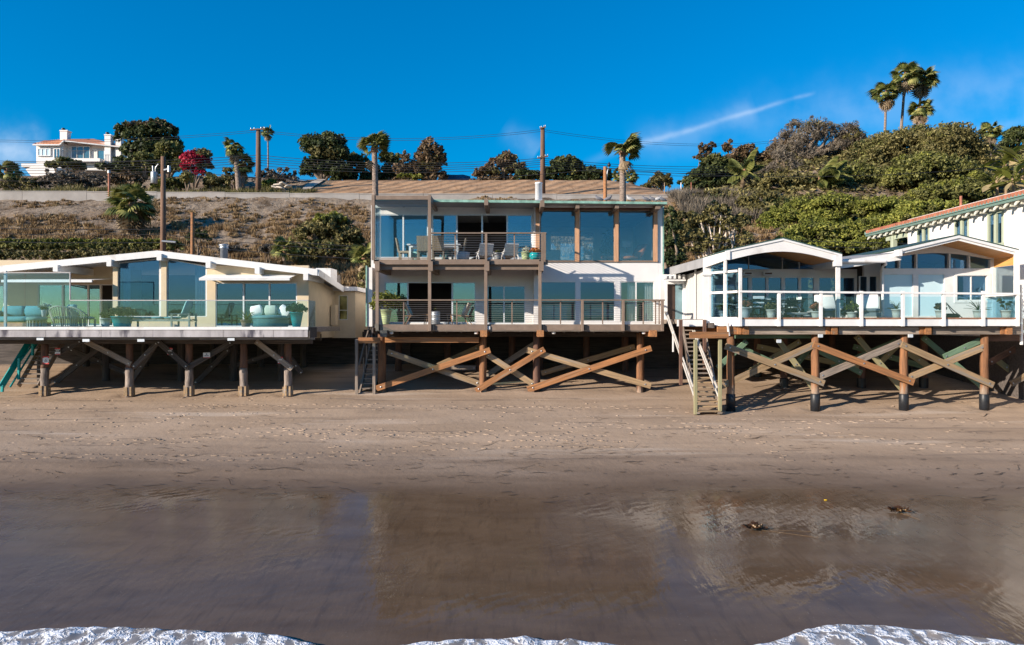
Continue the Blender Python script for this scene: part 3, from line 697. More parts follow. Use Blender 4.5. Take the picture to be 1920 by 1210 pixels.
def window(parent, rect, Y, fmat, gmat, cuts=(), fw=2.0, depth=.09, name='window', open_panes=(), fr=.02, rows=()):
    """rect in photo pixels at depth Y; cuts = mullion columns; open_panes = pane numbers left open"""
    x0, x1, yt, yb = rect; w = fw
    g = group_part(name, parent); mb = MB()
    Yf = Y + fr
    mb.pb(x0, x1, yt, yt + w, Yf, Yf + depth); mb.pb(x0, x1, yb - w, yb, Yf, Yf + depth)
    mb.pb(x0, x0 + w, yt + w, yb - w, Yf, Yf + depth); mb.pb(x1 - w, x1, yt + w, yb - w, Yf, Yf + depth)
    for c in cuts: mb.pb(c - w * .7, c + w * .7, yt + w, yb - w, Yf + .004, Yf + depth + .02)
    for r in rows: mb.pb(x0 + w, x1 - w, r - w * .5, r + w * .5, Yf + .008, Yf + depth + .01)
    part('frame', mb, fmat, g)
    ed = [x0 + w, *cuts, x1 - w]
    for i, (a, b) in enumerate(zip(ed, ed[1:])):
        if i in open_panes: continue
        Yg = Yf + depth * .5 + (.025 if i % 2 else 0)
        part('pane', MB().pb(a, b, yt + w * .5, yb - w * .5, Yg, Yg + .008), gmat, g)
    return g
def bolt(mb, p, r=.035): mb.lathe([(r * .3, 0), (r, 0), (r * .9, .02), (r * .35, .03)], (0, 0, 0), 8); 

# ================================================================== the tall house in the middle
YF, YR, YW, YE = 30.0, 32.3, 32.7, 31.2
hc = thing('beach_house', 'two-storey white house on timber piles with glass walls and cable-railed decks', 'house', (0, 32, .3))
zd, zu = Z(608.5, YF), Z(486.5, YF)                      # deck levels
# --- walls
xl, xr = X(702, YR), X(1234, YR)
wb = MB()
UPR = [(1013, 1079, 394, 490), (1087, 1152, 394, 490), (1160, 1226, 394, 490)]
LOR = [(1014, 1080, 528, 603), (1087, 1153, 528, 603), (1163, 1227, 528, 604)]
part('wall', holed(MB(), X(1006, YR), xr, Z(609, YR), Z(390.5, YR), YR, YR + .2, pxh(YR, *UPR, *LOR)), white, hc)
UPL = [(712, 802.5, 402, 484), (810, 998, 402, 484)]
part('wall', holed(MB(), xl + .02, X(1000, YW), zu - .1, Z(381, YW), YW, YW + .2, pxh(YW, *UPL)), white, hc)
LOL = [(721, 892, 529, 606), (913, 985, 536, 607)]
part('wall', holed(MB(), xl + .02, X(1000, YW), zd - .1, zu - .12, YW, YW + .2, pxh(YW, *LOL)), white, hc)
part('corner_wall', MB().box(X(1000, YW) + .003, X(1000, YW) + .2, YR - .02, 40, zd, Z(384, YR)), white, hc)
part('side_wall', MB().box(xl - .22, xl, YR - .5, 42, zd - .1, zu - .2), white, hc); part('side_wall', MB().box(xl - .21, xl - .01, YW - .1, 42, zu - .197, Z(383, YR)), white, hc)
part('side_wall', MB().box(xr + .003, xr + .2, YR + .003, 42, zd - .1, Z(383, YR)), white, hc)
part('corner_trim', MB().box(xl - .28, xl - .225, YR - .55, YR - .3, zd - .1, Z(500, YR)), copper, hc)
part('corner_trim', MB().box(xr + .205, xr + .26, YR - .02, YR + .2, zd - .1, Z(383, YR)), copper, hc)
# back wall with a rear window, floors and ceilings
xm = X(1000, YW)
part('back_wall', holed(MB(), xm + .3, xr - .01, zu, Z(383, YR), 39, 39.2, [(1.2 + .9, 4.4, zu + .75, zu + 2.25)]), room, hc)
part('back_wall', MB().box(xm + .3, xr - .01, 38.2, 38.4, zd, zu - .3), room, hc)
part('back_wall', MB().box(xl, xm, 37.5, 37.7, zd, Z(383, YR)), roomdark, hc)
part('floor_slab', MB().box(xl + .01, xr - .01, YR + .21, 41.5, zd - .25, zd - .02), roomfloor, hc)
part('floor_slab', MB().box(xl + .01, xm - .01, YW + .21, 41.5, zu - .3, zu - .03), roomfloor, hc)
part('floor_slab', MB().box(xm + .21, xr - .01, YR + .21, 41.5, zu - .3, zu - .03), roomfloor, hc)
part('ceiling', MB().box(xl + .01, xr - .01, YR + .25, 41.5, Z(388, YR), Z(383, YR)), room, hc)
part('rear_window', MB().box(2.1, 4.4, 39.05, 39.06, zu + .75, zu + 2.25), g_win, hc)
# --- windows
for i, r in enumerate(UPR): window(hc, r, YR, brown, g_light, fw=1.4)
for i in range(4):                                      # redwood columns of the upper glass room
    c = (1008, 1082.5, 1156, 1229.5)[i]
    part('column', MB().pb(c - 3.6, c + 3.6, 390, 491, YR - .09, YR - .005), redwood, hc)
part('window_head', MB().pb(1006, 1233, 389.5, 393.5, YR - .08, YR - .004), M('brown_wood_head', (.16, .075, .045), .6), hc)
part('window_sill', MB().pb(1006, 1235, 489.6, 491.6, YR - .06, YR - .003), brown, hc)
window(hc, LOR[0], YR, white_trim, g_dark, fw=1.6); window(hc, LOR[1], YR, white_trim, g_dark, fw=1.6)
window(hc, LOR[2], YR, white_trim, g_light, cuts=(1192.5,), fw=1.6)
window(hc, UPL[0], YW, alu, g_win, cuts=(756,), fw=2); window(hc, UPL[1], YW, alu, g_win, cuts=(856.5, 904, 951), fw=2.2, open_panes=(1, 2))
window(hc, LOL[0], YW, alu, g_win, cuts=(764.5, 806, 848), fw=2, open_panes=(1, 2)); window(hc, LOL[1], YW, alu, g_dark, cuts=(945,), fw=1.8)
# --- roof
part('roof', MB().prism([(X(697, 31), Z(377, 31)), (X(1251, 31), Z(382, 31)), (X(1251, 31), Z(378.5, 31)), (X(697, 31), Z(373, 31))], YE, 43), roofgrey, hc)
part('roof_edge', MB().prism([(X(804, 31), Z(378, 31)), (X(1252, 31), Z(382.3, 31)), (X(1252, 31), Z(378, 31)), (X(804, 31), Z(373.2, 31))], YE - .09, YE - .003), copper, hc)
part('roof_edge', MB().pp([(697, 376.5), (804, 374.5), (804, 371), (697, 369)], 30.0, 30.04), copper, hc)
part('roof', MB().pb(698, 806, 372, 376, 30.05, YE - .1), brown, hc)
part('valance', MB().pb(703, 803, 367, 374.5, 29.93, 29.98), brown, hc)
part('eave_wall', MB().pb(1018, 1231, 380, 389.4, YR - .5, YR - .45), white, hc)
for c, yt, yb, wv_, Ya in ((911.5, 373, 385, 3.7, 30.35), (1017, 376, 388, 3.8, 30.45), (1083, 381, 391, 3.6, YE + .02), (1157, 381, 391, 3.6, YE + .02), (1234, 381, 392, 4.5, YE + .02), (806, 367, 380, 2.8, 30.2)):
    plank('roof_beam', P(c, (yt + yb) / 2, Ya), (X(c, Ya), YW + .1, Z((yt + yb) / 2, Ya)), wv_ * 2 * Ya / F, (yb - yt) * Ya / F, brown, hc)
part('chimney_pipe', MB().lathe([(.16, 0), (.16, .72), (.17, .72), (.17, .78), (.1, .8)], (X(1010, 33), 33, Z(375, 33)), 16), M('white_metal', (.8, .8, .8), .4, .03, bump=0), hc, True)
for px in (758, 855, 955):
    l = part('wall_lamp', MB().lathe([(.03, 0), (.075, .02), (.085, .15), (.06, .16)], (X(px, YW), YW - .1, Z(390.5, YW)), 10), brown, hc)
    part('bracket', MB().pb(px - .9, px + .9, 385.5, 387.5, YW - .09, YW), brown, l)
for px in (1095, 1171): part('downlight', MB().lathe([(.05, 0), (.07, .02), (.06, .07)], (X(px, YE + .4), YE + .4, Z(386, YE + .4)), 8), white_trim, hc)
# --- upper deck
part('deck_floor', MB().box(X(700, YF), X(1021, YF), YF + .06, YW - .02, zu - .16, zu - .004), brown, hc)
for a, b in ((709, 803), (811, 909), (917, 1011)): part('fascia_board', MB().pb(a, b, 486.5, 496, YF, YF + .05), brown, hc)
for c in (707, 807, 913, 1015):
    plank('deck_beam', (X(c, 29.86), 29.86, Z(499.5, YF)), (X(c, 29.86), YW, Z(499.5, YF)), .19, .40, brown, hc)
part('deck_joist', MB().box(X(703, YF), X(1019, YF), YF + .15, YF + .25, Z(505.5, YF), zu - .165), brown, hc)
rl = group_part('railing', hc)
for c, yt, yb, w in ((700, 366, 488, 3.0), (805.6, 366, 490, 2.9)): plank('post', P(c, yb, YF - .04), P(c, yt, YF - .04), .11, w * 2 * YF / F, brown, rl, up=(1, 0, 0))
for c in (911.5, 1017, 1021.5): plank('post', P(c, 497, YF - .04), P(c, 438, YF - .04), .09, .10, brown, rl, up=(1, 0, 0))
for c in (853.5, 964.5): plank('post', P(c, 487, YF + .02), P(c, 439, YF + .02), .04, .05, brown, rl, up=(1, 0, 0))
plank('top_rail', P(806, 437.5, YF - .02), P(1024, 437.5, YF - .02), .14, .055, brown, rl)
plank('top_rail', P(1022, 437.5, YF + .06), (X(1022, YF), YR - .1, Z(437.5, YF)), .12, .05, brown, rl)
plank('bottom_rail', P(703, 484.3, YF - .02), P(803, 484.3, YF - .02), .06, .04, brown, rl)
cb = MB()
for k in range(10):
    y = 442 + k * 4.5; cb.tube([P(808, y, YF + .01), P(1021, y, YF + .01)], .008, 5); cb.tube([P(1021.5, y, YF + .03), (X(1021.5, YF), YR - .1, Z(y, YF))], .008, 5)
part('cable', cb, steel, rl, kind='stuff')
part('windscreen', MB().pb(703, 803, 375, 483, YF - .03, YF - .02), g_clear, rl)
part('windscreen', MB().box(X(700, YF) - .01, X(700, YF), YF + .05, YR - .6, zu, Z(378, YF)), g_clear, rl)
# bolted hardware on the posts
for c in (813.5, 918, 1025): part('bracket', MB().pb(c - 2.2, c + 2.2, 487, 497, YF - .09, YF - .055), black_m, hc)
# --- lower deck
part('deck_floor', MB().box(X(702, YF), X(1243, YF), YF + .06, YR - .01, zd - .14, zd - .004), grey_t, hc)
for a, b in ((712, 803), (809, 909), (915, 1009), (1016, 1089), (1095, 1166), (1172, 1240)): part('fascia_board', MB().pb(a, b, 609.2, 619.5, YF, YF + .05), grey_t if False else brown, hc)
part('fascia_lower', MB().pb(704, 1243, 619.7, 621.5, YF + .02, YF + .12), grey_t, hc)
rl = group_part('railing', hc)
for c, yt, w in ((707.5, 497, .13), (805.8, 497, .13), (911, 497, .13), (1012.5, 497, .13), (1092, 563, .11), (1168.5, 563, .11), (1242, 563, .11)):
    plank('post', P(c, 621, YF - .05), P(c, yt, YF - .05), .10, w, brown, rl, up=(1, 0, 0))
for c in (757, 856.5, 960, 1051, 1130, 1206, 1229, 1236): plank('post', P(c, 608, YF + .02), P(c, 565, YF + .02), .04, .05, brown, rl, up=(1, 0, 0))
plank('top_rail', P(701, 563, YF - .02), P(1246, 563, YF - .02), .15, .055, brown, rl)
plank('top_rail', P(703, 563, YF + .06), (X(703, YF), YR - .6, Z(563, YF)), .12, .05, brown, rl)
plank('top_rail', P(1244, 563, YF + .06), (X(1244, YF), YR - .1, Z(563, YF)), .12, .05, brown, rl)
cb = MB()
for k in range(10):
    y = 567 + k * 4.1; cb.tube([P(704, y, YF + .01), P(1243, y, YF + .01)], .0075, 5)
part('cable', cb, steel, rl, kind='stuff')
for c in (813, 1019, 1098.5, 1175): part('bracket', MB().pb(c - 1.6, c + 1.6, 609.5, 619.5, YF - .07, YF - .004), black_m, hc)
for c in (734, 893, 1038, 1207):
    l = part('flood_light', MB().lathe([(.03, 0), (.085, .02), (.085, .09), (.05, .13), (.02, .16)], (X(c, YF + .2), YF + .2, Z(627, YF + .2)), 10), white_trim, hc)
part('junction_box', MB().pb(913, 919, 612, 618, YF - .05, YF - .003), white_trim, hc)
# --- piles, beams, braces
def braces(house, lst, Y0, mat, th=.09):
    for i, (a, b, c, d, w, dy) in enumerate(lst):
        Y = Y0 + dy
        o = plank('cross_brace', P(a, b, Y), P(c, d, Y), th, w * Y / F, mat[i % len(mat)], house, up=(0, 0, 1))
        mb = MB(); p, q = P(a, b, Y), P(c, d, Y)
        for t in (.045, .5, .955):
            e = p.lerp(q, t); mb.lathe([(.012, 0), (.035, 0), (.03, .02), (.012, .028)], (0, 0, 0), 8)
            n = 32
            mb.v[-n:] = [(e.x + v[0], e.y - th / 2 - v[2], e.z + v[1]) for v in mb.v[-n:]]
        part('bolt', mb, steel, house, kind='stuff')
YP = 31.0
for c, w, yt, yb in ((716, 7.3, 620, 752), (905.5, 6.6, 620, 748), (1006, 6.2, 622, 744), (1200.5, 6.8, 622, 754)):
    p = plank('pile', P(c, yb + 8, YP), P(c, yt, YP), 0, 0, rustpile if c == 1006 else orange_pile, hc, log=(w * YP / F + .02, w * YP / F))
for c in (719, 908, 1008, 1204): part('pile_sleeve', MB().lathe([(.15, 0), (.17, 0), (.17, .44), (.15, .46)], (X(c, YP + .42), YP + .42, beach_z(X(c, YP), YP) - .2), 12), black_r, hc)
part('pile_sleeve', MB().lathe([(.16, 0), (.178, 0), (.178, .78), (.16, .8)], (X(1200.5, YP), YP, Z(757, YP)), 14), black_r, hc)
for c in (731, 1016, 894, 1188, 960, 830, 1110):
    for Y in (35.5, 39.5):
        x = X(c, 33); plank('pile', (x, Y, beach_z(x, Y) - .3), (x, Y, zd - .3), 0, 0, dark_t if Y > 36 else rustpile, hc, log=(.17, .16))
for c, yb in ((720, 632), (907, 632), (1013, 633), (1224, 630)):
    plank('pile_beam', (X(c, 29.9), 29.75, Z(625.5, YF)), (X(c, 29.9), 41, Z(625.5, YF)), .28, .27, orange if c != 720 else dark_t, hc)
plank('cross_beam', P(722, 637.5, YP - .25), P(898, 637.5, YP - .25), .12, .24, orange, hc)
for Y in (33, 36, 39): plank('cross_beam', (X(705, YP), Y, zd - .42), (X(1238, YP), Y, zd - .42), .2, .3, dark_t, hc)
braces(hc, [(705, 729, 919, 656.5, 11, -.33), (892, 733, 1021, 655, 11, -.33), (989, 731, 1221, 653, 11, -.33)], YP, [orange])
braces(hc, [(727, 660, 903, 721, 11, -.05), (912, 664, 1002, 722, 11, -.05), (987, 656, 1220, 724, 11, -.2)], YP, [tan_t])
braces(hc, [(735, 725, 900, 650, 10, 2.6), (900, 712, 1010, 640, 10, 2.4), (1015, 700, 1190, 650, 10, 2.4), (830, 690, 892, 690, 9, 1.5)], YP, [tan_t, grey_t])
part('shade_bulkhead', MB().box(X(640, YR) - 1.5, X(1320, YR) + 8, 37.6, 37.8, .2, zd - .3), dark_t, hc)  # bulkhead brought forward and kept dark to deepen the shade under the house
for k in range(20): plank('shade_joist', (X(705, YP) + k * .62, YF + .2, zd - .25), (X(705, YP) + k * .62, 37.5, zd - .25), .06, .22, dark_t, hc)  # joists added to darken the space under the deck
# --- the ladder-like stair at its left side
st = thing('beach_stair', 'weathered wooden stair with lattice rail left of the tall house', 'staircase', (X(685, 31), 31, .2))
for a, b in ((666.5, 671), (699, 704)):
    plank('post', P((a + b) / 2, 752, 30.3), P((a + b) / 2, 636, 30.3), .12, .11, grey_t, st, up=(0, 1, 0))
plank('header', P(672, 638.5, 30.28), P(713, 638.5, 30.28), .1, .24, orange, st)
A0, A1 = P(674, 744, 30.45), Vector((X(674, 30.45), 33.8, zd - .15)); wS = X(701, 30.45) - X(674, 30.45)
for dx in (0, wS): plank('stringer', A0 + Vector((dx, 0, 0)), A1 + Vector((dx, 0, 0)), .06, .26, grey_t, st)
for k in range(15):
    p = A0.lerp(A1, (k + .5) / 15); plank('tread', p + Vector((.03, 0, .03)), p + Vector((wS - .03, 0, .03)), .24, .045, grey_t, st)
for x_ in (A0.x - .02,):
    plank('handrail', (x_, 30.4, 1.25), (x_, 34.2, zd + 1.0), .05, .12, grey_t, st)
    for k in range(5): y_ = 31.4 + k * .6; plank('baluster', (x_, y_, zd - .9 - .0 + (k - 3) * .55), (x_, y_, .6 + zd - .55 + (k - 3) * .5), .05, .05, grey_t, st)
lm = MB()
for k in range(9):
    y_ = 33.2 + k * .22; lm.bar((A0.x + wS * .7, y_, zd - .1), (A0.x + wS * .7, y_ + .8, zd + .85), .02, .035); lm.bar((A0.x + wS * .7, y_ + .8, zd - .1), (A0.x + wS * .7, y_, zd + .85), .02, .035)
part('lattice', lm, grey_t, st, kind='stuff')
plank('top_rail', (A0.x + wS * .7, 33.1, zd + .9), (A0.x + wS * .7, 36, zd + .95), .06, .09, grey_t, st)
part('landing', MB().box(A0.x - .1, A0.x + wS + .1, 33.8, 37, zd - .2, zd - .06), grey_t, st)

# ================================================================== the beige house on the left
YD, YL, YRF, YQ = 27.8, 31.0, 30.5, 30.0
hl = thing('beach_house', 'single-storey beige house with a low gable, white fascia and frameless glass deck rail', 'house', (-15, 31, .3))
zl = Z(613.5, YD)
xR = X(578.6, YL); xLft = -26.0; xMid = X(212, YL)
# front wall in pieces round the glass
part('wall', holed(MB(), X(388, YL), xR, zl - .5, Z(498, YL), YL, YL + .2, pxh(YL, (404, 557, 530, 613))), stucco, hl)
part('wall', MB().pp([(388, 507), (579, 527), (579, 519), (388, 497)], YL + .02, YL + .18), stucco, hl)
part('wall_pier', MB().pb(302, 312, 478, 594, YL - .03, YL + .2), stucco, hl)
part('wall_pier', MB().pb(211.5, 220.5, 488, 594, YL - .04, YL + .2), stucco, hl)
part('wall', MB().pb(211.5, 388, 594, 625, YL, YL + .2), stucco, hl)
part('return_wall', MB().box(xMid, xMid + .2, YL + .21, 33, zl - .4, Z(490, YL)), stucco, hl)
part('wall', holed(MB(), xLft, xMid, zl - .5, Z(488, 33), 33, 33.2, [(X(70, 33), X(209.5 + 3, 33), zl - .02, Z(533, 33)), (X(-90, 33), X(8, 33), zl + .7, Z(533, 33))]), stucco, hl)
window(hl, (-90, 8, 533, 594), 33, white_trim, g_win, fw=2)
window(hl, (70, 212.5, 533, 612), 33, white_trim, g_win, cuts=(117, 165, 188), fw=2, open_panes=(3,))
def poly_window(parent, poly, Y, fmat, gmat):
    g = group_part('window', parent); fb = MB(); n = len(poly)
    for i in range(n):
        a, b = poly[i], poly[(i + 1) % n]; fb.bar(P(*a, Y + .06), P(*b, Y + .06), .1, .05)
    part('frame', fb, fmat, g); part('pane', MB().pp(poly, Y + .06, Y + .07), gmat, g)
poly_window(hl, [(221, 594), (301, 594), (301, 485.5), (221, 494)], YL, white_trim, g_dark)
poly_window(hl, [(313, 594), (388, 594), (388, 500), (313, 486)], YL, white_trim, g_dark)
window(hl, (404, 557, 530, 613), YL, white_trim, g_dark, cuts=(456.5, 505), fw=2)
for c in (234, 376): part('curtain', MB().add(*(lambda n: ([(X(c - 10 + 20 * i / n, YL + .5), YL + .5 + .06 * math.sin(i * 1.6), z) for z in (Z(594, YL), Z(497, YL)) for i in range(n + 1)], [(i, i + 1, n + 2 + i, n + 1 + i) for i in range(n)]))(16)), curtain_m, hl, True)
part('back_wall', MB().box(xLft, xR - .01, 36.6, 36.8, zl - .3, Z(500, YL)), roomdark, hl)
part('floor_slab', MB().box(xLft, xR - .01, YL + .22, 36.6, zl - .4, zl - .02), roomfloor, hl)
# right side wall: front part, meter cupboard, rear wing
Y2 = 35.5
part('side_wall', MB().prismx([(YL + .003, zl - .5), (Y2, zl - .55), (Y2, Z(542, 35)), (YL + .003, Z(514, YL))], xR - .2, xR - .002), stucco, hl)
part('rear_wing', holed(MB(), xR - .1, X(666, Y2), Z(634, Y2), Z(545, Y2), Y2, Y2 + .2, pxh(Y2, (635, 652, 554, 600))), stucco, hl)
part('rear_wing_side', MB().box(X(666, Y2) - .2, X(666, Y2), Y2 + .21, 42, Z(634, Y2), Z(545, Y2)), stucco, hl)
window(hl, (635, 652, 554, 600), Y2, white_trim, glass('olive_glass', (.45, .5, .35), (.7, .8, .6), .12), fw=1.2, rows=(582,))
part('wing_roof', MB().box(xR - .3, X(672, Y2), Y2 - .25, 42, Z(546, Y2), Z(538.5, Y2)), white_trim, hl)
part('meter_cupboard', MB().pb(620, 629, 572, 610, 34.6, 35.1), stucco, hl)
part('downpipe', MB().tube([P(629.5, 572, 34.9), P(629.5, 608, 34.9)], .03, 8), M('brown_pipe', (.1, .07, .05), .6), hl)
# roof: two low slopes, thick white barge board
rp = [(X(-180, YRF), Z(516, YRF)), (X(295, YRF), Z(470, YRF)), (X(595, YRF), Z(505, YRF))]
def slab(pts_front, pts_back, t):
    n = len(pts_front); mb = MB()
    v = [Vector(p) for p in pts_front] + [Vector(p) for p in pts_back]; lo = [p - Vector((0, 0, t)) for p in v]
    mb.add(v + lo, [(i, i + 1, n + i + 1, n + i) for i in range(n - 1)] + [(2 * n + i + 1, 2 * n + i, 3 * n + i, 3 * n + i + 1) for i in range(n - 1)] +
           [(i, 2 * n + i, 2 * n + i + 1, i + 1) for i in range(n - 1)] + [(n + i + 1, 3 * n + i + 1, 3 * n + i, n + i) for i in range(n - 1)] + [(0, n, 3 * n, 2 * n), (n - 1, 3 * n - 1, 4 * n - 1, 2 * n - 1)])
    return mb
fr_ = [Vector((a, YRF + .06, b - .02)) for a, b in rp]
bk_ = [Vector((rp[0][0], 41, rp[0][1])), Vector((rp[1][0], 41, rp[1][1] - .05)), Vector((-8.28, 35.2, 4.86))]
part('roof', slab(fr_, bk_, .12), white_trim, hl)
part('roof_cover', slab([p + Vector((0, .1, .03)) for p in fr_], [p + Vector((0, 0, .03)) for p in bk_], .02), roofgrey, hl)
for (a, b) in ((0, 1), (1, 2)):
    (xa, za), (xb, zb) = rp[a], rp[b]
    part('barge_board', MB().prism([(xa, za - .27), (xb, zb - .27), (xb, zb), (xa, za)], YRF, YRF + .055), white_trim, hl)
part('eave_board', MB().bar((rp[2][0] + .03, YRF + .03, rp[2][1] - .135), (-8.25, 35.2, 4.86 - .135), .05, .28), white_trim, hl)
for c, yc in ((103.5, 503), (204, 493), (298, 482), (390, 496), (482, 507), (573, 519)):
    plank('roof_beam', P(c, yc, YRF - .12), (X(c, YRF - .12), 33, Z(yc, YRF)), .2, .29, white_trim, hl)
part('roof_hatch', MB().pb(592, 620, 503, 525, 33.4, 34.6), white_trim, hl)
vp = part('vent_pipe', MB().lathe([(.16, 0), (.16, .5), (.20, .52), (.20, .56), (.16, .58), (.22, .64), (.22, .68), (.05, .72)], (X(420, 33), 33, Z(487, 33)), 14), galv, hl, True)
# awnings
for (a, b, yt, c) in ((2, 172, 521.5, 206), (373, 543, 518, 560)):
    g = group_part('awning', hl); Ya = YL - .85
    part('cloth', MB().add([P(a, yt + 3.5, Ya), P(b, yt + 3.5, Ya), Vector((X(b + 16, YL), YL + (1.6 if a < 100 else -.02), Z(yt - 3, YL))), Vector((X(a + 16, YL), YL + (1.6 if a < 100 else -.02), Z(yt - 3, YL)))], [(0, 1, 2, 3)]), white_f, g)
    part('front_bar', MB().pb(a, b, yt + 3.5, yt + 8, Ya - .03, Ya + .03), white_trim, g)
    for e in (a + 8, b - 6): part('arm', MB().bar(P(e, yt + 7, Ya), Vector((X(e + 10, YL), YL, Z(yt + 4, YL))), .04, .05), white_trim, g)
# deck
part('deck_floor', MB().box(xLft, X(578, YD), YD + .05, 33, zl - .2, zl - .005), grey_t, hl)
part('deck_edge', MB().box(xLft, X(578, YD), YD - .03, YD + .04, Z(618.6, YD), Z(613.2, YD)), white_trim, hl)
wf = M('weathered_white_board', (.36, .34, .35), .8, .3, 1.4, stretch=(1.2, 1, .35), bump=.3, stain=((.07, .065, .085), 1.9, .54))
xx = [-60, 86, 190, 287, 419, 513, 577.5]
for a, b in zip(xx, xx[1:]): part('fascia_board', MB().pb(a, b - .6, 618.9, 632.3, YD, YD + .06), wf, hl)
part('fascia_board', MB().box(X(578, YD) + .003, X(578, YD) + .06, YD + .02, YD + 1.0, Z(634, YD), Z(614, YD)), dark_t, hl)
for a, b in ((-60, 190), (190, 375), (375, 590)): plank('ledger', P(a, 635, YD + .2), P(b, 635, YD + .2), .1, .09, grey_t, hl)
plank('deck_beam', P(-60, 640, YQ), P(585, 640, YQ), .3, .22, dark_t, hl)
rl = group_part('glass_railing', hl)
for a, b in ((131, 204), (204, 280), (280, 360), (360, 430), (430, 505), (505, 577)):
    part('pane', MB().pb(a + .4, b - .4, 564, 613.3, YD + .01, YD + .025), g_rail, rl)
part('pane', MB().pb(-60, 46, 512, 613.3, YD + .01, YD + .025), g_rail, rl); part('pane', MB().pb(47, 130, 512, 613.3, YD + .01, YD + .025), g_rail, rl)
part('pane', MB().box(X(577.5, YD), X(577.5, YD) + .015, YD + .04, YD + 1.0, zl, Z(563.5, YD)), g_rail, rl)
rm = M('rail_cap', (.42, .40, .40), .5, .1, bump=0)
part('cap', MB().pb(131, 578, 562.6, 564.2, YD, YD + .04), rm, rl); part('cap', MB().pb(-60, 131.6, 510.8, 512.4, YD, YD + .04), rm, rl); part('cap', MB().pb(130, 131.6, 512.4, 562.6, YD, YD + .04), rm, rl)
part('post', MB().pb(7, 11, 508, 613, YD + .1, YD + .18), white_trim, rl)
# piles

for c in (84, 243, 355, 457, 540):
    r = 6.7 * YQ / F
    plank('pile', P(c, 692, YQ), P(c, 641, YQ), 0, 0, rustpile, hl, log=(r + .005, r - .01))
    plank('pile', P(c, 745, YQ), P(c, 690, YQ), 0, 0, palepile, hl, log=(r + .02, r + .01))
    mb = MB()
    for k in range(7):
        a = k * .9; mb.bar((X(c, YQ) + (r + .03) * math.cos(a), YQ + (r + .03) * math.sin(a), Z(742, YQ)), (X(c, YQ) + (r + .03) * math.cos(a), YQ + (r + .03) * math.sin(a), Z(724, YQ) + R.uniform(-.04, .04)), .07, .05)
    part('footing_boards', mb, tan_t, hl, kind='stuff')
    mb = MB().tube([P(c - 9, 676.5, YQ - .06), P(c + 9, 676.5, YQ - .06)], .014, 6); part('tie_rod', mb, M('rust', (.2, .09, .04), .8), hl)
for c in (20, 150, 300, 405, 500):
    for Y in (33, 36.5, 40): x = X(c, 31); plank('pile', (x, Y, beach_z(x, Y) - .3), (x, Y, zl - .4), 0, 0, dark_t, hl, log=(.17, .16))
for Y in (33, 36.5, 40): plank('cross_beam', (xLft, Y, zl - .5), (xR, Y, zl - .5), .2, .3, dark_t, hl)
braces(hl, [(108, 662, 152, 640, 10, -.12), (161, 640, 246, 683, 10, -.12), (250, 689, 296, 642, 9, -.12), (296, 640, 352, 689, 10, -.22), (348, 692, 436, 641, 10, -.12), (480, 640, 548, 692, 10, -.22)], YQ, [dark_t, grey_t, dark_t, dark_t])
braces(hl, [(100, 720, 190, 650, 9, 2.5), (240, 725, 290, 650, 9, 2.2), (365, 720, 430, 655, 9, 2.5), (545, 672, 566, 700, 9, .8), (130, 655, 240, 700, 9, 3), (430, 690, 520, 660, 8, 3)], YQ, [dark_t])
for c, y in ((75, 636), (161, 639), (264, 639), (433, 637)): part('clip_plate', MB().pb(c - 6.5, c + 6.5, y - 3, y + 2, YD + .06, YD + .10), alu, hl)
part('shade_bulkhead', MB().box(xLft - 4, xR + 3.5, 37.2, 37.4, .2, zl - .3), dark_t, hl)  # dark bulkhead set close behind the piles so the underside stays in shade
for k in range(30): plank('shade_joist', (xR - .3 - k * .6, YD + .2, zl - .31), (xR - .3 - k * .6, 37.1, zl - .31), .06, .2, dark_t, hl)  # added joists, cutting the light bounced up below this deck
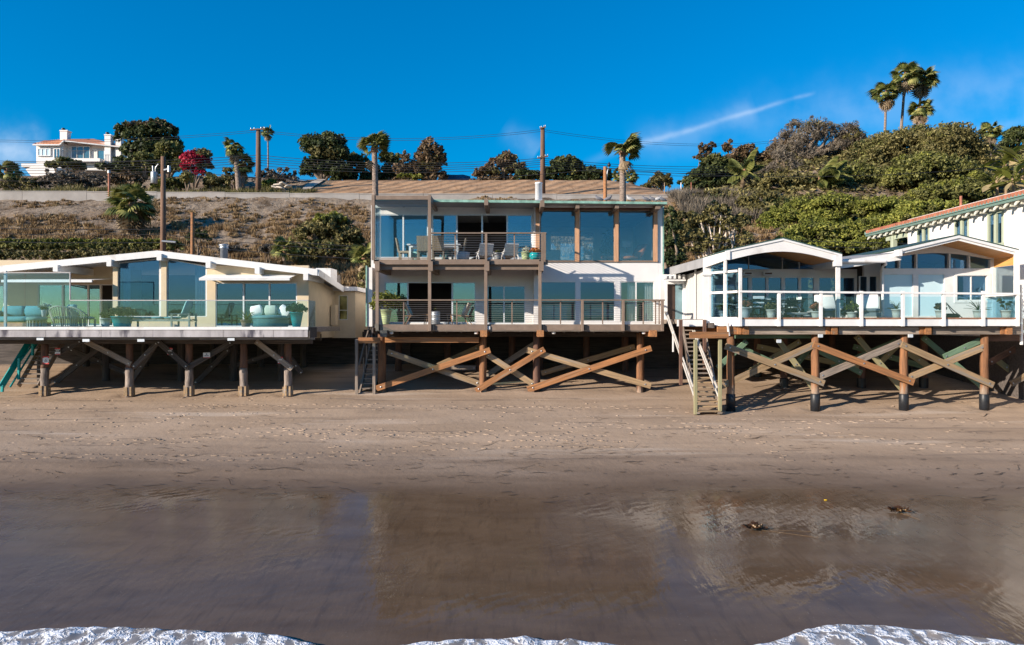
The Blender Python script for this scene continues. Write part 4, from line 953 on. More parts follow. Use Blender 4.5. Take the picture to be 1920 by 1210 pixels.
# warning signs screwed to the piles and braces
def sign(c, yt, yb, w, kind, label):
    Y = YQ - .26
    s = thing('warning_sign', label, 'sign', P(c, yb, Y), group='warning signs under the beige house')
    part('plate', MB().pb(c - w, c + w, yt, yb, Y, Y + .012), white_trim, s); h = yb - yt
    if kind == 0:
        for a, b in ((0, .14), (.88, 1)): part('red_band', MB().pb(c - w, c + w, yt + a * h, yt + b * h, Y - .004, Y - .0005), red_m, s)
        for e in (-1, 1):
            for a, b in ((.14, .22), (.78, .88)): part('red_corner', MB().pb(c + e * w * .85 - 1.2, c + e * w * .85 + 1.2, yt + a * h, yt + b * h, Y - .004, Y - .0005), red_m, s)
        mk = MB().pb(c - .7, c + .7, yt + .36 * h, yt + .44 * h, Y - .004, Y - .0005)
        for a in (.52, .60, .68): mk.pb(c - 2.6, c + 2.4, yt + a * h, yt + (a + .025) * h, Y - .004, Y - .0005)
        part('lettering', mk, black_m, s, kind='stuff')
    elif kind == 1:
        part('red_band', MB().pb(c - w, c + w, yt, yt + .18 * h, Y - .004, Y - .0005), red_m, s); part('red_band', MB().pb(c - w, c + w, yt + .90 * h, yb, Y - .004, Y - .0005), red_m, s)
        part('black_band', MB().pb(c - w, c + w, yt + .24 * h, yt + .58 * h, Y - .004, Y - .0005), black_m, s)
        mk = MB()
        for k in range(4): mk.pb(c - 3.2 + k * 1.7, c - 2.2 + k * 1.7, yt + .33 * h, yt + .50 * h, Y - .007, Y - .0045)
        part('lettering', mk, white_trim, s, kind='stuff')
        part('lettering', MB().pb(c - 3, c + 3, yt + .80 * h, yt + .84 * h, Y - .004, Y - .0005), red_m, s, kind='stuff')
    else:
        part('lettering', MB().pb(c - 1.1, c + 1.1, yt + .18 * h, yt + .40 * h, Y - .004, Y - .0005).pb(c - 3.8, c + 3.8, yt + .55 * h, yt + .68 * h, Y - .004, Y - .0005), M('sign_navy', (.02, .03, .09), .5), s, kind='stuff')
        part('red_band', MB().pb(c - w, c + w, yt + .90 * h, yb, Y - .004, Y - .0005), red_m, s)
sign(85.8, 668.3, 683, 5.8, 0, 'white notice with red corners on the leftmost pile of the beige house')
sign(107.8, 652.7, 665.5, 5, 1, 'small red, black and white sign on the brace beside the teal stair')
sign(318.5, 652.7, 665.5, 4.8, 1, 'small red, black and white sign on the brace between second and third piles')
sign(387.3, 661.5, 671, 6.5, 2, 'small white horizontal sign on the brace right of the middle pile')
sign(525.7, 669.5, 682, 4.8, 1, 'small red, black and white sign on the brace by the rightmost pile')
# teal-railed stair
st = thing('beach_stair', 'open wooden stair with bright teal handrail under the beige house', 'staircase', (X(50, 30), 30, 0))
A0, A1 = P(35, 724, 30.0), P(88, 632, 31.6); wv3 = Vector((.82, 0, 0))
plank('stringer', A0, A1, .05, .2, tan_t, st); plank('stringer', A0 + wv3, A1 + wv3, .05, .2, grey_t, st)
for k in range(11):
    p = A0.lerp(A1, (k + .6) / 11); plank('tread', p, p + wv3, .22, .05, grey_t, st)
plank('handrail', P(2, 726, 29.6), P(55, 640, 30.9), .05, .26, teal_p, st)
plank('mid_rail', P(19, 726, 29.7), P(72, 640, 31.2), .04, .07, teal_p, st); plank('mid_rail', P(36, 680, 30.3), P(66, 640, 31), .04, .06, teal_p, st)
for a, b, c_, d_, Y in ((35, 712, 36, 672, 30.1), (61, 667, 62, 640, 30.7), (4, 735, 5, 722, 29.6)): plank('post', P(a, b, Y), P(c_, d_, Y), .09, .09, teal_p, st, up=(0, 1, 0))
# ================================================================== the white twin-gabled house on the right
YA, YG = 27.0, 27.4                                   # deck front, gable fronts
W1, W2, W3 = 30.2, 28.75, 29.6                        # glass walls: left gable, right gable, link between
hr = thing('beach_house', 'white house with two arched gables and long glass-and-post deck rail on timber piles', 'house', (13, 29, 0))
zr = Z(597.5, YA)
# deck
dk = [(X(1386, YA), YA + .05), (X(1911, YA), YA + .05), (X(1911, YA), 31.5), (X(1331, 28.3), 31.5), (X(1331, 28.3), 28.32)]
part('deck_floor', MB().prismz(dk, zr - .14, zr - .01), M('deck_boards', (.30, .16, .10), .8, .3, 3, stretch=(.5, 6, 1)), hr)
part('deck_edge', MB().pb(1386, 1911, 595.8, 598.4, YA - .02, YA + .05), M('peeling_edge', (.26, .13, .08), .9, .4, 4), hr)
xs_ = [1391, 1458, 1537, 1613, 1691, 1767, 1841, 1905]
for a, b in zip(xs_, xs_[1:]): part('fascia_board', MB().pb(a + 6, b - .5, 599, 611.5, YA, YA + .06), white_trim, hr)
for a, b in zip(xs_, xs_[1:]): part('fascia_board', MB().pb(a - .4, a + 5.6, 599, 611.5, YA + .02, YA + .05), white_trim, hr)
Bp = lambda t, py: P(1386, py, YA).lerp(P(1331, py, 28.3), t)       # along the angled bay: t=0 at the corner post
def bayz(t, z): a = Bp(t, 600); return Vector((a.x, a.y, z))
part('fascia_board', MB().bar(bayz(0, Z(604, YA)), bayz(1.0, Z(604, YA)), .06, .31), white_trim, hr)
part('side_fascia', MB().pb(1270, 1331, 600, 612, 28.33, 28.4), white_trim, hr)
for a, b in ((1345, 1395), (1402, 1560), (1571, 1735), (1747, 1912)):
    plank('rim_beam', P(a, 620, YA + .35), P(b, 620, YA + .35), .15, .30, grey_t if a > 1400 else orange, hr)
for a in (1399, 1565, 1741, 1893):
    plank('beam_end', P(a, 620, YA + .12), (X(a, YA), 35, Z(620, YA)), .22, .30, orange, hr)
    plank('beam_end', P(a - 12, 620, YA + .2), (X(a - 12, YA), 35, Z(620, YA)), .14, .28, orange, hr)
plank('cross_beam', P(1378, 629.5, YA + 1), P(1525, 629.5, YA + 1), .12, .22, green_t, hr)
plank('cross_beam', P(1850, 634, YA + .8), P(1960, 634, YA + .8), .12, .25, rustpile, hr)
# railing
rl = group_part('railing', hr)
for c in (1388, 1460.5, 1539, 1615, 1693, 1769.5, 1843.5, 1908):
    plank('post', P(c, 612, YA - .03), P(c, 503 if c == 1388 else 546 if c < 1900 else 470, YA - .03), .10, .11, white_trim, rl, up=(1, 0, 0))
plank('top_rail', P(1386, 547, YA - .03), P(1911, 551.5, YA - .03), .14, .075, white_trim, rl)
for a, b in ((1391, 1457), (1464, 1536), (1542, 1612), (1618, 1690), (1696, 1767), (1773, 1841), (1847, 1905)): part('pane', MB().pb(a, b, 556.5, 596.5, YA + .01, YA + .022), g_rail, rl)
plank('top_rail', P(1908, 552, YA), (X(1908, YA), 31, Z(552, YA)), .12, .07, white_trim, rl)
part('pane', MB().box(X(1908, YA), X(1908, YA) + .012, YA + .1, 31, zr, Z(557, YA)), g_rail, rl)
# angled windscreen bay
by = group_part('angled_windscreen', hr)
bz = lambda py: Z(py, YA)
for t, top in ((0, 503), (.46, 478), (1.0, 486)):
    if t: plank('post', bayz(t, bz(611)), bayz(t, bz(top)), .12, .12, white_trim, by, up=(1, 0, 0))
for za, zb_ in ((508, 512), (547, 549), (597, 597)): part('rail', MB().bar(bayz(.04, bz(za)), bayz(1.0, bz(za)), .08, .085), white_trim, by)
for t0, t1 in ((.04, .44), (.49, .97)):
    for z0, z1 in ((510, 545), (549, 595)): part('pane', MB().bar(bayz(t0, bz((z0 + z1) / 2)), bayz(t1, bz((z0 + z1) / 2)), .01, (z1 - z0 - 3) * YA / F), g_win, by)
part('pane', MB().bar(bayz(.49, bz(496)), bayz(.97, bz(496)), .01, 22 * YA / F), g_win, by)
part('bay_post', MB().pb(1319, 1333, 496, 609, 28.25, 28.32), white_trim, hr)
part('bay_cap', MB().pb(1317, 1334, 513, 517, 28.2, 28.34), white_trim, hr)
# left gable
g1L, g1T, g1R = (1361, 470.5), (1468.5, 447.5), (1579, 477)
def gw(p, Y=YG): return Vector((X(p[0], Y), Y, Z(p[1], Y)))
a, t, b = gw(g1L), gw(g1T), gw(g1R)
back = lambda v, y, dz=0: Vector((v.x, y, v.z + dz))
part('roof', slab([a + Vector((0, .08, -.03)), t + Vector((0, .08, -.03)), b + Vector((0, .08, -.03))], [back(a, 40), back(t, 40), back(b, 40)], .14), white_trim, hr)
part('roof_edge', slab([a + Vector((0, 0, .05)), t + Vector((0, 0, .05)), b + Vector((0, 0, .05))], [back(a, 40, .06), back(t, 40, .06), back(b, 40, .06)], .05), darkgreen, hr)
arc = [(1369, 487.5)] + [(1369 + 199 * k / 12, 487.5 - 17 * math.sin(math.pi * k / 12) + 2.5 * k / 12) for k in range(1, 12)] + [(1568, 490)]
part('gable_arch', MB().pp([g1L, (1361, 487), *arc, (1579, 491), g1R, g1T], YG, YG + .12), white, hr)
part('gable_trim', MB().pp([(1361, 470.7), (1361, 473.6), (1468.5, 451), (1579, 480.5), (1579, 477.2), (1468.5, 447.7)], YG - .04, YG - .003), white_trim, hr)
part('gable_end', MB().pp([(1360.5, 470.6), (1369, 469), (1369, 487.5), (1360.5, 487.5)], YG - .05, YG - .041), white_trim, hr)
part('soffit', MB().add([Vector((t.x, YG + .13, t.z - .2)), Vector((b.x, YG + .13, b.z - .2)), Vector((b.x, W1, b.z - .2)), Vector((t.x, W1, t.z - .2)), Vector((a.x, YG + .13, a.z - .2)), Vector((a.x, W1, a.z - .2))], [(0, 1, 2, 3), (4, 0, 3, 5)]), cedar, hr)
part('column', MB().pb(1569, 1575.5, 490, 597, YG + .02, YG + .14), white_trim, hr); part('column_head', MB().pb(1566, 1579, 479, 499, YG - .06, YG + .16), white_trim, hr)
part('column', MB().pb(1358.5, 1362.5, 487, 512, YG + .02, YG + .14), stucco_w, hr)
# left gable glass wall
wx0, wx1 = X(1316, W1), X(1607, W1)
part('wall', holed(MB(), wx0, wx1, zr - .1, Z(505, W1), W1, W1 + .15, pxh(W1, (1386, 1404, 520, 592), (1409, 1437, 520, 592), (1440, 1466, 520, 592), (1471, 1498, 520, 592), (1501, 1527, 520, 592), (1535, 1604, 520, 592))), white, hr)
for r in ((1386, 1404), (1409, 1437), (1440, 1466), (1471, 1498), (1501, 1527)): window(hr, (*r, 520, 592), W1, white_trim, g_dark, fw=1.2)
window(hr, (1535, 1604, 520, 592), W1, white_trim, g_dark, fw=1.4, cuts=(1568,))
def g1z(px, Y, drop): 
    x = X(px, Y); k = (x - a.x) / (t.x - a.x); zz = a.z + (t.z - a.z) * k if x < t.x else t.z + (b.z - t.z) * (x - t.x) / (b.x - t.x)
    return zz - drop
cg = group_part('clerestory', hr)
ed = [1318, 1364, 1404, 1467, 1499, 1527]
for u0, u1 in zip(ed, ed[1:]):
    pts_ = [(X(u0, W1), Z(505, W1)), (X(u1, W1), Z(505, W1)), (X(u1, W1), g1z(u1, W1, .3)), (X(u0, W1), g1z(u0, W1, .3))]
    part('pane', MB().prism(pts_, W1 + .05, W1 + .06), g_dark, cg)
    part('mullion', MB().pb(u1 - .6, u1 + .6, Z(0, W1) * 0 + 470, 505, W1 + .02, W1 + .09), white_trim, cg)
for c in (1403, 1441):
    h_ = part('patio_heater', MB().pb(c - 9, c + 9, 509.5, 516.5, W1 - .35, W1 - .1), white_trim, hr); part('element', MB().pb(c - 6.5, c + 6.5, 511.5, 514.5, W1 - .36, W1 - .352), M('heater', (.12, .06, .04), .5), h_)
# link between the gables: low roof, gutter, set-back glass
part('link_roof', slab([P(1577, 489, YG + .3), P(1690, 473, YG + .3)], [P(1577, 489, YG + .3) + Vector((0, 6, .3)), P(1690, 473, YG + .3) + Vector((0, 6, .3))], .3), white_trim, hr)
part('link_roof_cover', slab([P(1577, 487.6, YG + .3), P(1690, 471.4, YG + .3)], [P(1577, 487.6, YG + .3) + Vector((0, 6, .3)), P(1690, 471.4, YG + .3) + Vector((0, 6, .3))], .03), roofgrey, hr)
part('gutter', MB().tube([P(1577, 490, YG + .2), P(1660, 490.5, YG + .2)], .07, 8), white_trim, hr)
part('downpipe', MB().tube([P(1660, 490, YG + .2), P(1661, 496, YG + .3), P(1655, 500, W2 - .1), P(1655, 597, W2 - .1)], .05, 8), white_trim, hr)
part('wall', holed(MB(), X(1607, W1) + .003, X(1652, W3), zr - .1, Z(486, W3), W3, W3 + .15, pxh(W3, (1612, 1627, 518, 592), (1630, 1645, 518, 592))), white, hr)
window(hr, (1612, 1627, 518, 592), W3, white_trim, g_dark, fw=1); window(hr, (1630, 1645, 518, 592), W3, white_trim, g_dark, fw=1)
# right gable
g2L, g2T, g2R = (1685, 468), (1798.5, 441.5), (1910.5, 469.5)
a2, t2, b2 = gw(g2L), gw(g2T), gw(g2R)
part('roof', slab([a2 + Vector((0, .06, -.03)), t2 + Vector((0, .06, -.03)), b2 + Vector((0, .06, -.03))], [back(a2, 38), back(t2, 38), back(b2, 38)], .16), white_trim, hr)
part('roof_edge', slab([a2 + Vector((0, 0, .05)), t2 + Vector((0, 0, .05)), b2 + Vector((0, 0, .05))], [back(a2, 38, .06), back(t2, 38, .06), back(b2, 38, .06)], .05), darkgreen, hr)
part('barge_board', MB().pp([(1685, 468), (1685, 473), (1798.5, 446.5), (1910.5, 474.5), (1910.5, 469.5), (1798.5, 441.5)], YG, YG + .055), white_trim, hr)
part('gable_end', MB().pb(1685, 1692, 468, 480, YG - .02, YG + .3), white_trim, hr)
for s_, e_ in ((t2, b2), (a2, t2)):
    n_ = 9
    for k in range(n_):
        y0_, y1_ = YG + .06 + (W2 - YG) * k / n_, YG + .06 + (W2 - YG) * (k + 1) / n_ - .012
        part('soffit_board', MB().add([Vector((s_.x, y0_, s_.z - .2)), Vector((e_.x, y0_, e_.z - .2)), Vector((e_.x, y1_, e_.z - .2)), Vector((s_.x, y1_, s_.z - .2))], [(0, 1, 2, 3)]), cedar, hr)
part('column', MB().pb(1904.5, 1911, 474, 600, YG - .02, YG + .1), white_trim, hr)
part('side_panel', MB().add([Vector((b2.x - .05, YG + .1, b2.z - .2)), Vector((b2.x - .05, W2, b2.z - .2)), Vector((b2.x - .05, W2, b2.z - .55)), Vector((b2.x - .05, YG + .1, b2.z - .55))], [(0, 1, 2, 3)]), cedar, hr)
xw0, xw1 = X(1653, W2), X(1868, W2)
part('wall', holed(MB(), xw0, xw1, zr - .1, Z(503.5, W2), W2, W2 + .15, pxh(W2, (1658, 1712, 514, 594), (1722, 1771, 514, 594), (1794, 1851, 517, 563.5))), white, hr)
for r in ((1658, 1712), (1722, 1771)):
    g = group_part('window', hr); part('pane', MB().pb(*r, 514, 594, W2 + .06, W2 + .075), g_frost, g)
    part('head', MB().pb(r[0], r[1], 513.9, 515.2, W2 + .03, W2 + .09), white_trim, g); part('sill', MB().pb(r[0], r[1], 592.6, 594, W2 + .03, W2 + .09), white_trim, g)
window(hr, (1794, 1851, 517, 563.5), W2, white_trim, g_dark, cuts=(1821,), fw=1.2)
part('window_trim', holed(MB(), X(1789, W2), X(1857, W2), Z(568, W2), Z(512.5, W2), W2 - .03, W2 - .002, pxh(W2, (1794, 1851, 517, 563.5))), white_trim, hr)
def g2z(x): return a2.z + (t2.z - a2.z) * (x - a2.x) / (t2.x - a2.x) if x < t2.x else t2.z + (b2.z - t2.z) * (x - t2.x) / (b2.x - t2.x)
top_ = [(xw0, g2z(xw0) - .18), (t2.x, t2.z - .18), (b2.x, g2z(b2.x) - .18)]
arc2 = [(1660 + 197 * k / 16, 489 - 14.5 * math.sin(math.pi * min(1, max(0, (k + 1) / 18))) ) for k in range(17)]
gwp = [(xw0, Z(489, W2)), *[(X(p, W2), Z(q, W2)) for p, q in arc2], (b2.x, Z(489, W2)), *top_[::-1]]
part('gable_wall', MB().prism(gwp, W2, W2 + .15), white, hr)
part('gable_pier', MB().pb(1857.5, 1868, 488, 503.6, W2 + .002, W2 + .14), white, hr)
cg = group_part('clerestory', hr)
ed = [1660, 1687, 1719, 1781, 1818, 1857]
for u0, u1 in zip(ed, ed[1:]): part('pane', MB().pb(u0 + .8, u1 - .8, 472, 503.5, W2 + .17, W2 + .18), g_dark, cg)
for u1 in ed[1:-1]: part('mullion', MB().pb(u1 - 1.3, u1 + 1.3, 473, 503.5, W2 + .02, W2 + .165), white_trim, cg)
part('wall_post', MB().pb(1861, 1868, 503.7, 597, W2 - .06, W2 - .003), white_trim, hr)
part('side_glass', MB().box(b2.x - .04, b2.x - .03, YG + .2, W2, zr, b2.z - .5), g_clear, hr)
# interiors
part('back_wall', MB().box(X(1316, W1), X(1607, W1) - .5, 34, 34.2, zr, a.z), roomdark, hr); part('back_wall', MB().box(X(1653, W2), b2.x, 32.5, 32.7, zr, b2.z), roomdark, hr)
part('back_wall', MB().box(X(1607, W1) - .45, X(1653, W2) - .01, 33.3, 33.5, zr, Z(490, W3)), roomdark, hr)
part('floor_slab', MB().box(wx0, b2.x, W1 + .2, 38, zr - .3, zr - .02), roomfloor, hr)
part('side_wall', MB().box(b2.x - .2, b2.x - .01, W2 + .2, 38, zr - .2, b2.z), white, hr)
# left side: clad wall, entry door under a small pergola, side roof
xs1 = X(1331, 28.3); YB = YX(1286, xs1)
for k in range(8):
    y0_, y1_ = 28.4 + (YB - 28.4) * k / 8, 28.4 + (YB - 28.4) * (k + 1) / 8 - .02
    part('siding_board', MB().box(xs1 - .04, xs1, y0_, y1_, zr - .1, Z(503, 28.3) - .35 * (y0_ - 28.4) / 4), grey_siding, hr)
part('side_wall', MB().box(xs1 + .003, xs1 + .1, 28.4, 38, zr - .2, Z(503, 28.3)), white, hr)
part('side_downpipe', MB().tube([P(1304, 505, YX(1304, xs1 - .1)), P(1304, 612, YX(1304, xs1 - .1))], .045, 8), grey_siding, hr)
part('entry_wall', holed(MB(), X(1238, YB), X(1286, YB), zr - .1, Z(515, YB), YB, YB + .15, pxh(YB, (1251, 1280, 533, 600))), white, hr)
dr = part('door', MB().pb(1251.5, 1266, 534, 600, YB + .1, YB + .14), M('dark_door', (.06, .035, .025), .5), hr)
part('door', MB().pb(1266.5, 1279.5, 534, 600, YB + .06, YB + .09), M('blue_grey_door', (.17, .27, .30), .4), hr)
part('door_frame', holed(MB(), X(1247, YB), X(1284, YB), zr - .05, Z(527, YB), YB - .05, YB - .003, pxh(YB, (1251, 1280, 533, 601))), white_trim, hr)
for k in range(5): part('pergola_slat', MB().box(X(1246 + k * 8.5, YB - .4), X(1249.5 + k * 8.5, YB - .4), YB - .5, YB - .004, Z(524, YB), Z(516, YB)), white_trim, hr)
part('pergola_beam', MB().pb(1243, 1286, 524.3, 527, YB - .5, YB - .42), white_trim, hr)
part('entry_landing', MB().box(X(1243, YB), xs1 - .05, 28.45, YB - .01, zr - .2, zr - .02), grey_t, hr)
e0, e1 = P(1360.8, 472, YG), P(1318, 484, 28.3); e2 = Vector((X(1236, 34), 34, Z(507, 34)))
part('side_eave', MB().add([e0, e1, e1 - Vector((0, 0, .40)), e0 - Vector((0, 0, .32)), e0 + Vector((.15, .3, 0)), e1 + Vector((.15, .3, 0)), e1 + Vector((.15, .3, -.4)), e0 + Vector((.15, .3, -.32))], [(0, 1, 2, 3), (7, 6, 5, 4), (0, 4, 5, 1), (3, 2, 6, 7)]), M('grey_white_board', (.60, .58, .55), .7, .06), hr)
part('side_roof', MB().add([e1, e2, e2 - Vector((0, 0, .36)), e1 - Vector((0, 0, .36)), e1 + Vector((2.2, .5, .5)), e2 + Vector((4.5, 1, 1.1))], [(0, 1, 2, 3), (0, 4, 5, 1)]), roofgrey, hr)
# piles, sleeves and braces
YP = 27.55
for c in (1370, 1528.5, 1694.5, 1845.5):
    r = 6.9 * YP / F
    plank('pile', P(c, 742, YP), P(c, 626, YP), 0, 0, orange_pile, hr, log=(r + .01, r))
    part('pile_sleeve', MB().lathe([(r, 0), (r + .035, 0), (r + .035, .72), (r + .02, .74), (r, .75)], (X(c, YP), YP, Z(775, YP)), 16), black_r, hr, True)
for c, Y in ((1470, 31.5), (1615, 31.5), (1732, 31.5), (1920, 29.5), (1880, 33), (1420, 34), (1560, 35), (1700, 35)):
    x = X(c, Y); zb = beach_z(x, Y)
    plank('pile', (x, Y, zb - .3), (x, Y, zr - .5), 0, 0, rustpile, hr, log=(.16, .15))
    part('pile_sleeve', MB().lathe([(.16, 0), (.185, 0), (.185, .5), (.16, .52)], (x, Y, zb - .1), 12), black_r, hr)
braces(hr, [(1360, 649, 1545, 719, 12, -.33), (1525, 646, 1713, 717.5, 12, -.33), (1690, 646, 1862, 722.5, 12, -.33)], YP, [tan_t, orange, tan_t])
braces(hr, [(1352, 724, 1528, 646, 12, -.05), (1535, 707, 1690, 642, 12, -.05), (1702, 709, 1847, 650, 12, -.05), (1770, 670, 1845, 635, 11, .15)], YP, [tan_t, grey_t, tan_t, green_t])
braces(hr, [(1380, 648, 1470, 690, 10, 2.2), (1400, 700, 1500, 640, 10, 2.8), (1455, 632, 1530, 735, 10, 1.0), (1530, 655, 1615, 700, 10, 2.4), (1560, 690, 1680, 640, 10, 3.0), (1605, 630, 1694, 733, 10, 1.1), (1700, 660, 1745, 690, 10, 2.4), (1730, 632, 1845, 728, 10, 1.1),
            (1480, 700, 1520, 650, 10, 3.5), (1640, 690, 1690, 640, 10, 3.5), (1420, 650, 1610, 690, 10, 3.8), (1600, 650, 1740, 690, 10, 3.8), (1345, 690, 1400, 640, 10, .9)], YP, [green_t, palegreen_t, palegreen_t, green_t])
braces(hr, [(1855, 680, 1930, 640, 11, 1.8), (1865, 672, 1908, 706, 10, 2.2), (1896, 720, 1950, 690, 11, 1.2)], YP, [rustpile, palegreen_t, tan_t])
for c, y in ((1461, 640), (1539, 630), (1708, 630)): part('flood_light', MB().pb(c - 4, c + 4, y - 3, y + 3, YA + .15, YA + .22), alu, hr)
part('white_drain', MB().tube([P(1364.5, 606, YA + .2), P(1367, 630, YA + .2)], .05, 8), white_trim, hr)
part('shade_bulkhead', MB().box(X(1290, YA), 20.5, 36, 36.2, .1, zr - .2), dark_t, hr)  # dark bulkhead placed near the piles to hold the underfloor in shade
for k in range(19): plank('shade_joist', (X(1345, YA) + k * .62, YA + .5, zr - .26), (X(1345, YA) + k * .62, 35.9, zr - .26), .06, .2, dark_t, hr)  # joists put in to keep the underfloor dim
# stair down to the sand
st = thing('beach_stair', 'steep wooden stair with white double handrails and a timber header by the gabled house', 'staircase', (7.2, 27, -.3))
B0, B1 = P(1308, 771, 26.6), P(1281, 612, 29.6); wv3 = Vector((X(1350, 26.6) - X(1308, 26.6), 0, 0))
plank('stringer', B0 + Vector((-.03, 0, -.05)), B1 + Vector((-.03, 0, -.05)), .07, .26, grey_t, st); plank('stringer', B0 + wv3, B1 + wv3, .07, .26, grey_t, st)
for k in range(19):
    p = B0.lerp(B1, k / 19); plank('tread', p, p + wv3, .26, .05, tan_t if k < 8 else grey_t, st)
    for e in (0, 1):
        if k < 9: part('cleat', MB().box(p.x + e * wv3.x - .06 - e * .05, p.x + e * wv3.x + .05, p.y - .12, p.y + .1, p.z - .09, p.z - .03), grey_t, st)
for c, yt, yb, Y, m_ in ((1304, 637, 777, 26.55, palegreen_t), (1350, 637, 776, 26.55, palegreen_t), (1276.5, 600, 722, 28.0, rustpile), (1321, 600, 702, 28.2, rustpile)):
    plank('post', P(c, yb, Y), P(c, yt, Y), .12, .12, m_, st, up=(0, 1, 0))
plank('header', P(1293, 628.5, 26.45), P(1366, 628.5, 26.45), .09, .235, orange, st)
for a_, b_, Ya_, c_, d_, Yb_ in ((1301, 742, 26.7, 1247, 585, 30.2), (1299.5, 726, 26.7, 1250, 585, 30.2), (1347, 744, 26.7, 1299, 620, 29), (1345, 728, 26.7, 1302, 620, 29)):
    plank('handrail', P(a_, b_, Ya_), P(c_, d_, Yb_), .04, .055, M('worn_white_rail', (.50, .47, .43), .7, .2, 3, bump=.2), st)
plank('newel', P(1262, 660, 29.2), P(1262, 622, 29.2), .06, .06, white_trim, st, up=(0, 1, 0))

# ================================================================== the white villa at the right edge
xv, xe = 20.45, 20.0; ze = Z(436, YX(1640, xe))
hv = thing('villa', 'white stucco villa with red tile roof and pale green rafter tails at the right edge', 'house', (21, 33, 3))
YV1, YV0 = YX(1702, xv), 25.0
wins = []
for p0, p1, ya_, yb_ in ((1720, 1743, 430, 462), (1790, 1817, 412, 450), (1852, 1882, 400, 455)):
    y1_, y0_ = YX(p0, xv), YX(p1, xv); ym = (y0_ + y1_) / 2; wins.append((y0_, y1_, ZC + (CY - yb_) * y0_ / F, ZC + (CY - ya_) * y1_ / F))
tmp = holed(MB(), YV0, YV1, 2.5, ze + .35, -xv - .25, -xv, wins)        # built in (y, -x, z), then turned
vw = MB(); vw.v = [(-b_, a_, c_) for a_, b_, c_ in tmp.v]; vw.f = [tuple(reversed(q)) for q in tmp.f]
part('wall', vw, stucco_w, hv)
part('wall', MB().box(xv + .01, xv + 9, YV1 - .25, YV1 - .001, 3, ze + .3), stucco_w, hv)
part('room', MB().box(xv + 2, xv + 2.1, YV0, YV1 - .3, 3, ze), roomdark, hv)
part('shade_base', MB().box(xv + .05, xv + .3, YV0, YV1, -.5, 2.495), dark_t, hv)  # dark base added below the villa wall, its colour stands for shade
sage = M('sage_trim', (.36, .40, .30), .6, .08, bump=0)
for (y0_, y1_, z0_, z1_) in wins:
    g = group_part('window', hv)
    m_ = MB()
    for q in (y0_, (y0_ + y1_) / 2 - .08, y1_ - .1): m_.box(xv - .03, xv + .08, q, q + (.16 if q not in (y0_, y1_ - .1) else .1), z0_, z1_)
    m_.box(xv - .028, xv + .078, y0_ + .1, y1_ - .1, z1_ - .09, z1_).box(xv - .05, xv + .078, y0_ - .04, y1_ + .04, z0_ - .1, z0_)
    part('frame', m_, sage, g)
    for q0, q1 in ((y0_ + .1, (y0_ + y1_) / 2 - .08), ((y0_ + y1_) / 2 + .08, y1_ - .1)):
        part('pane', MB().box(xv + .05, xv + .058, q0, q1, z0_, z1_ - .09), g_dark, g)
        part('blind', MB().box(xv + .09, xv + .1, q0, q1, z1_ - .1 - (z1_ - z0_) * (.85 if y0_ > 32 else .3), z1_ - .09), white_f, g)
# roof slope rising away from us, fascia, rafter tails, barrel tiles
rise = .255
part('roof_deck', MB().add([(xe, YV0, ze), (xe, 40.6, ze), (xe + 6, 40.6, ze + 6 * rise), (xe + 6, YV0, ze + 6 * rise), (xe, YV0, ze - .1), (xe, 40.6, ze - .1), (xe + 6, 40.6, ze + 6 * rise - .1), (xe + 6, YV0, ze + 6 * rise - .1)], [(0, 3, 2, 1), (4, 5, 6, 7), (0, 1, 5, 4), (1, 2, 6, 5)]), M('soffit_paint', (.45, .44, .38), .7), hv)
part('fascia', MB().box(xe - .07, xe - .003, YV0, 40.6, ze - .14, ze + .07), M('green_fascia', (.13, .20, .17), .5, .1, bump=0), hv)
part('gutter_strip', MB().box(xe - .12, xe - .072, YV0, 40.6, ze - .02, ze + .11), M('teal_gutter', (.17, .28, .25), .45, .1, bump=0), hv)
k = 0; y_ = YV0 + .3
while y_ < 40.5:
    part('rafter_tail', MB().prismx([(0, 0)] * 0 or [(y_, ze - .12), (y_ + .13, ze - .12), (y_ + .13, ze - .29), (y_, ze - .29)], xe + .1, xe + .46).add(
        [(xe + .1 - .22 * math.sin(q * math.pi / 8), y_ + s * .13, ze - .12 - .22 * (1 - math.cos(q * math.pi / 8))) for s in (0, 1) for q in range(5)] + [(xe + .1, y_, ze - .12), (xe + .1, y_ + .13, ze - .12)],
        [(10, 0, 1, 2, 3, 4), (11, 9, 8, 7, 6, 5)] + [(q, q + 5, q + 6, q + 1) for q in range(4)]), M('pale_rafter', (.55, .54, .46), .6, .08, bump=0), hv)
    y_ += .62
mb = MB(); y_ = YV0
while y_ < 40.5:
    for r_ in range(2):
        x0_ = xe - .14 + r_ * .42
        mb.tube([(x0_, y_, ze + .13 + (x0_ - xe) * rise), (x0_ + .46, y_, ze + .10 + (x0_ + .46 - xe) * rise)], [.095, .075], 7)
    y_ += .21
part('roof_tiles', mb, redtile, hv, kind='stuff')
part('roof_vent', MB().tube([(xe + 1.2, 34.0, ze + .3), (xe + 1.2, 34.0, ze + 1.0)], .06, 8), redtile, hv); part('roof_vent', MB().tube([(xe + 1.2, 29.0, ze + .3), (xe + 1.2, 29.0, ze + .95)], .06, 8), redtile, hv)
plank('porch_post', (xe + .35, YX(1676, xe + .35), 3), (xe + .35, YX(1676, xe + .35), ze - .35), .25, .25, sage, hv, up=(1, 0, 0))
plank('porch_beam', (xe + .4, YX(1650, xe), ze - .45), (xe + .4, YV1, ze - .45), .18, .22, sage, hv)
fn = thing('side_fence', 'white slatted side fence squeezed between the gabled house and the villa', 'fence', (19.6, 27.6, 2))
for k in range(9): plank('slat', (19.45, 27.5, zr + .06 + k * .145), (20.8, 27.5, zr + .06 + k * .145), .03, .085, white_trim, fn)
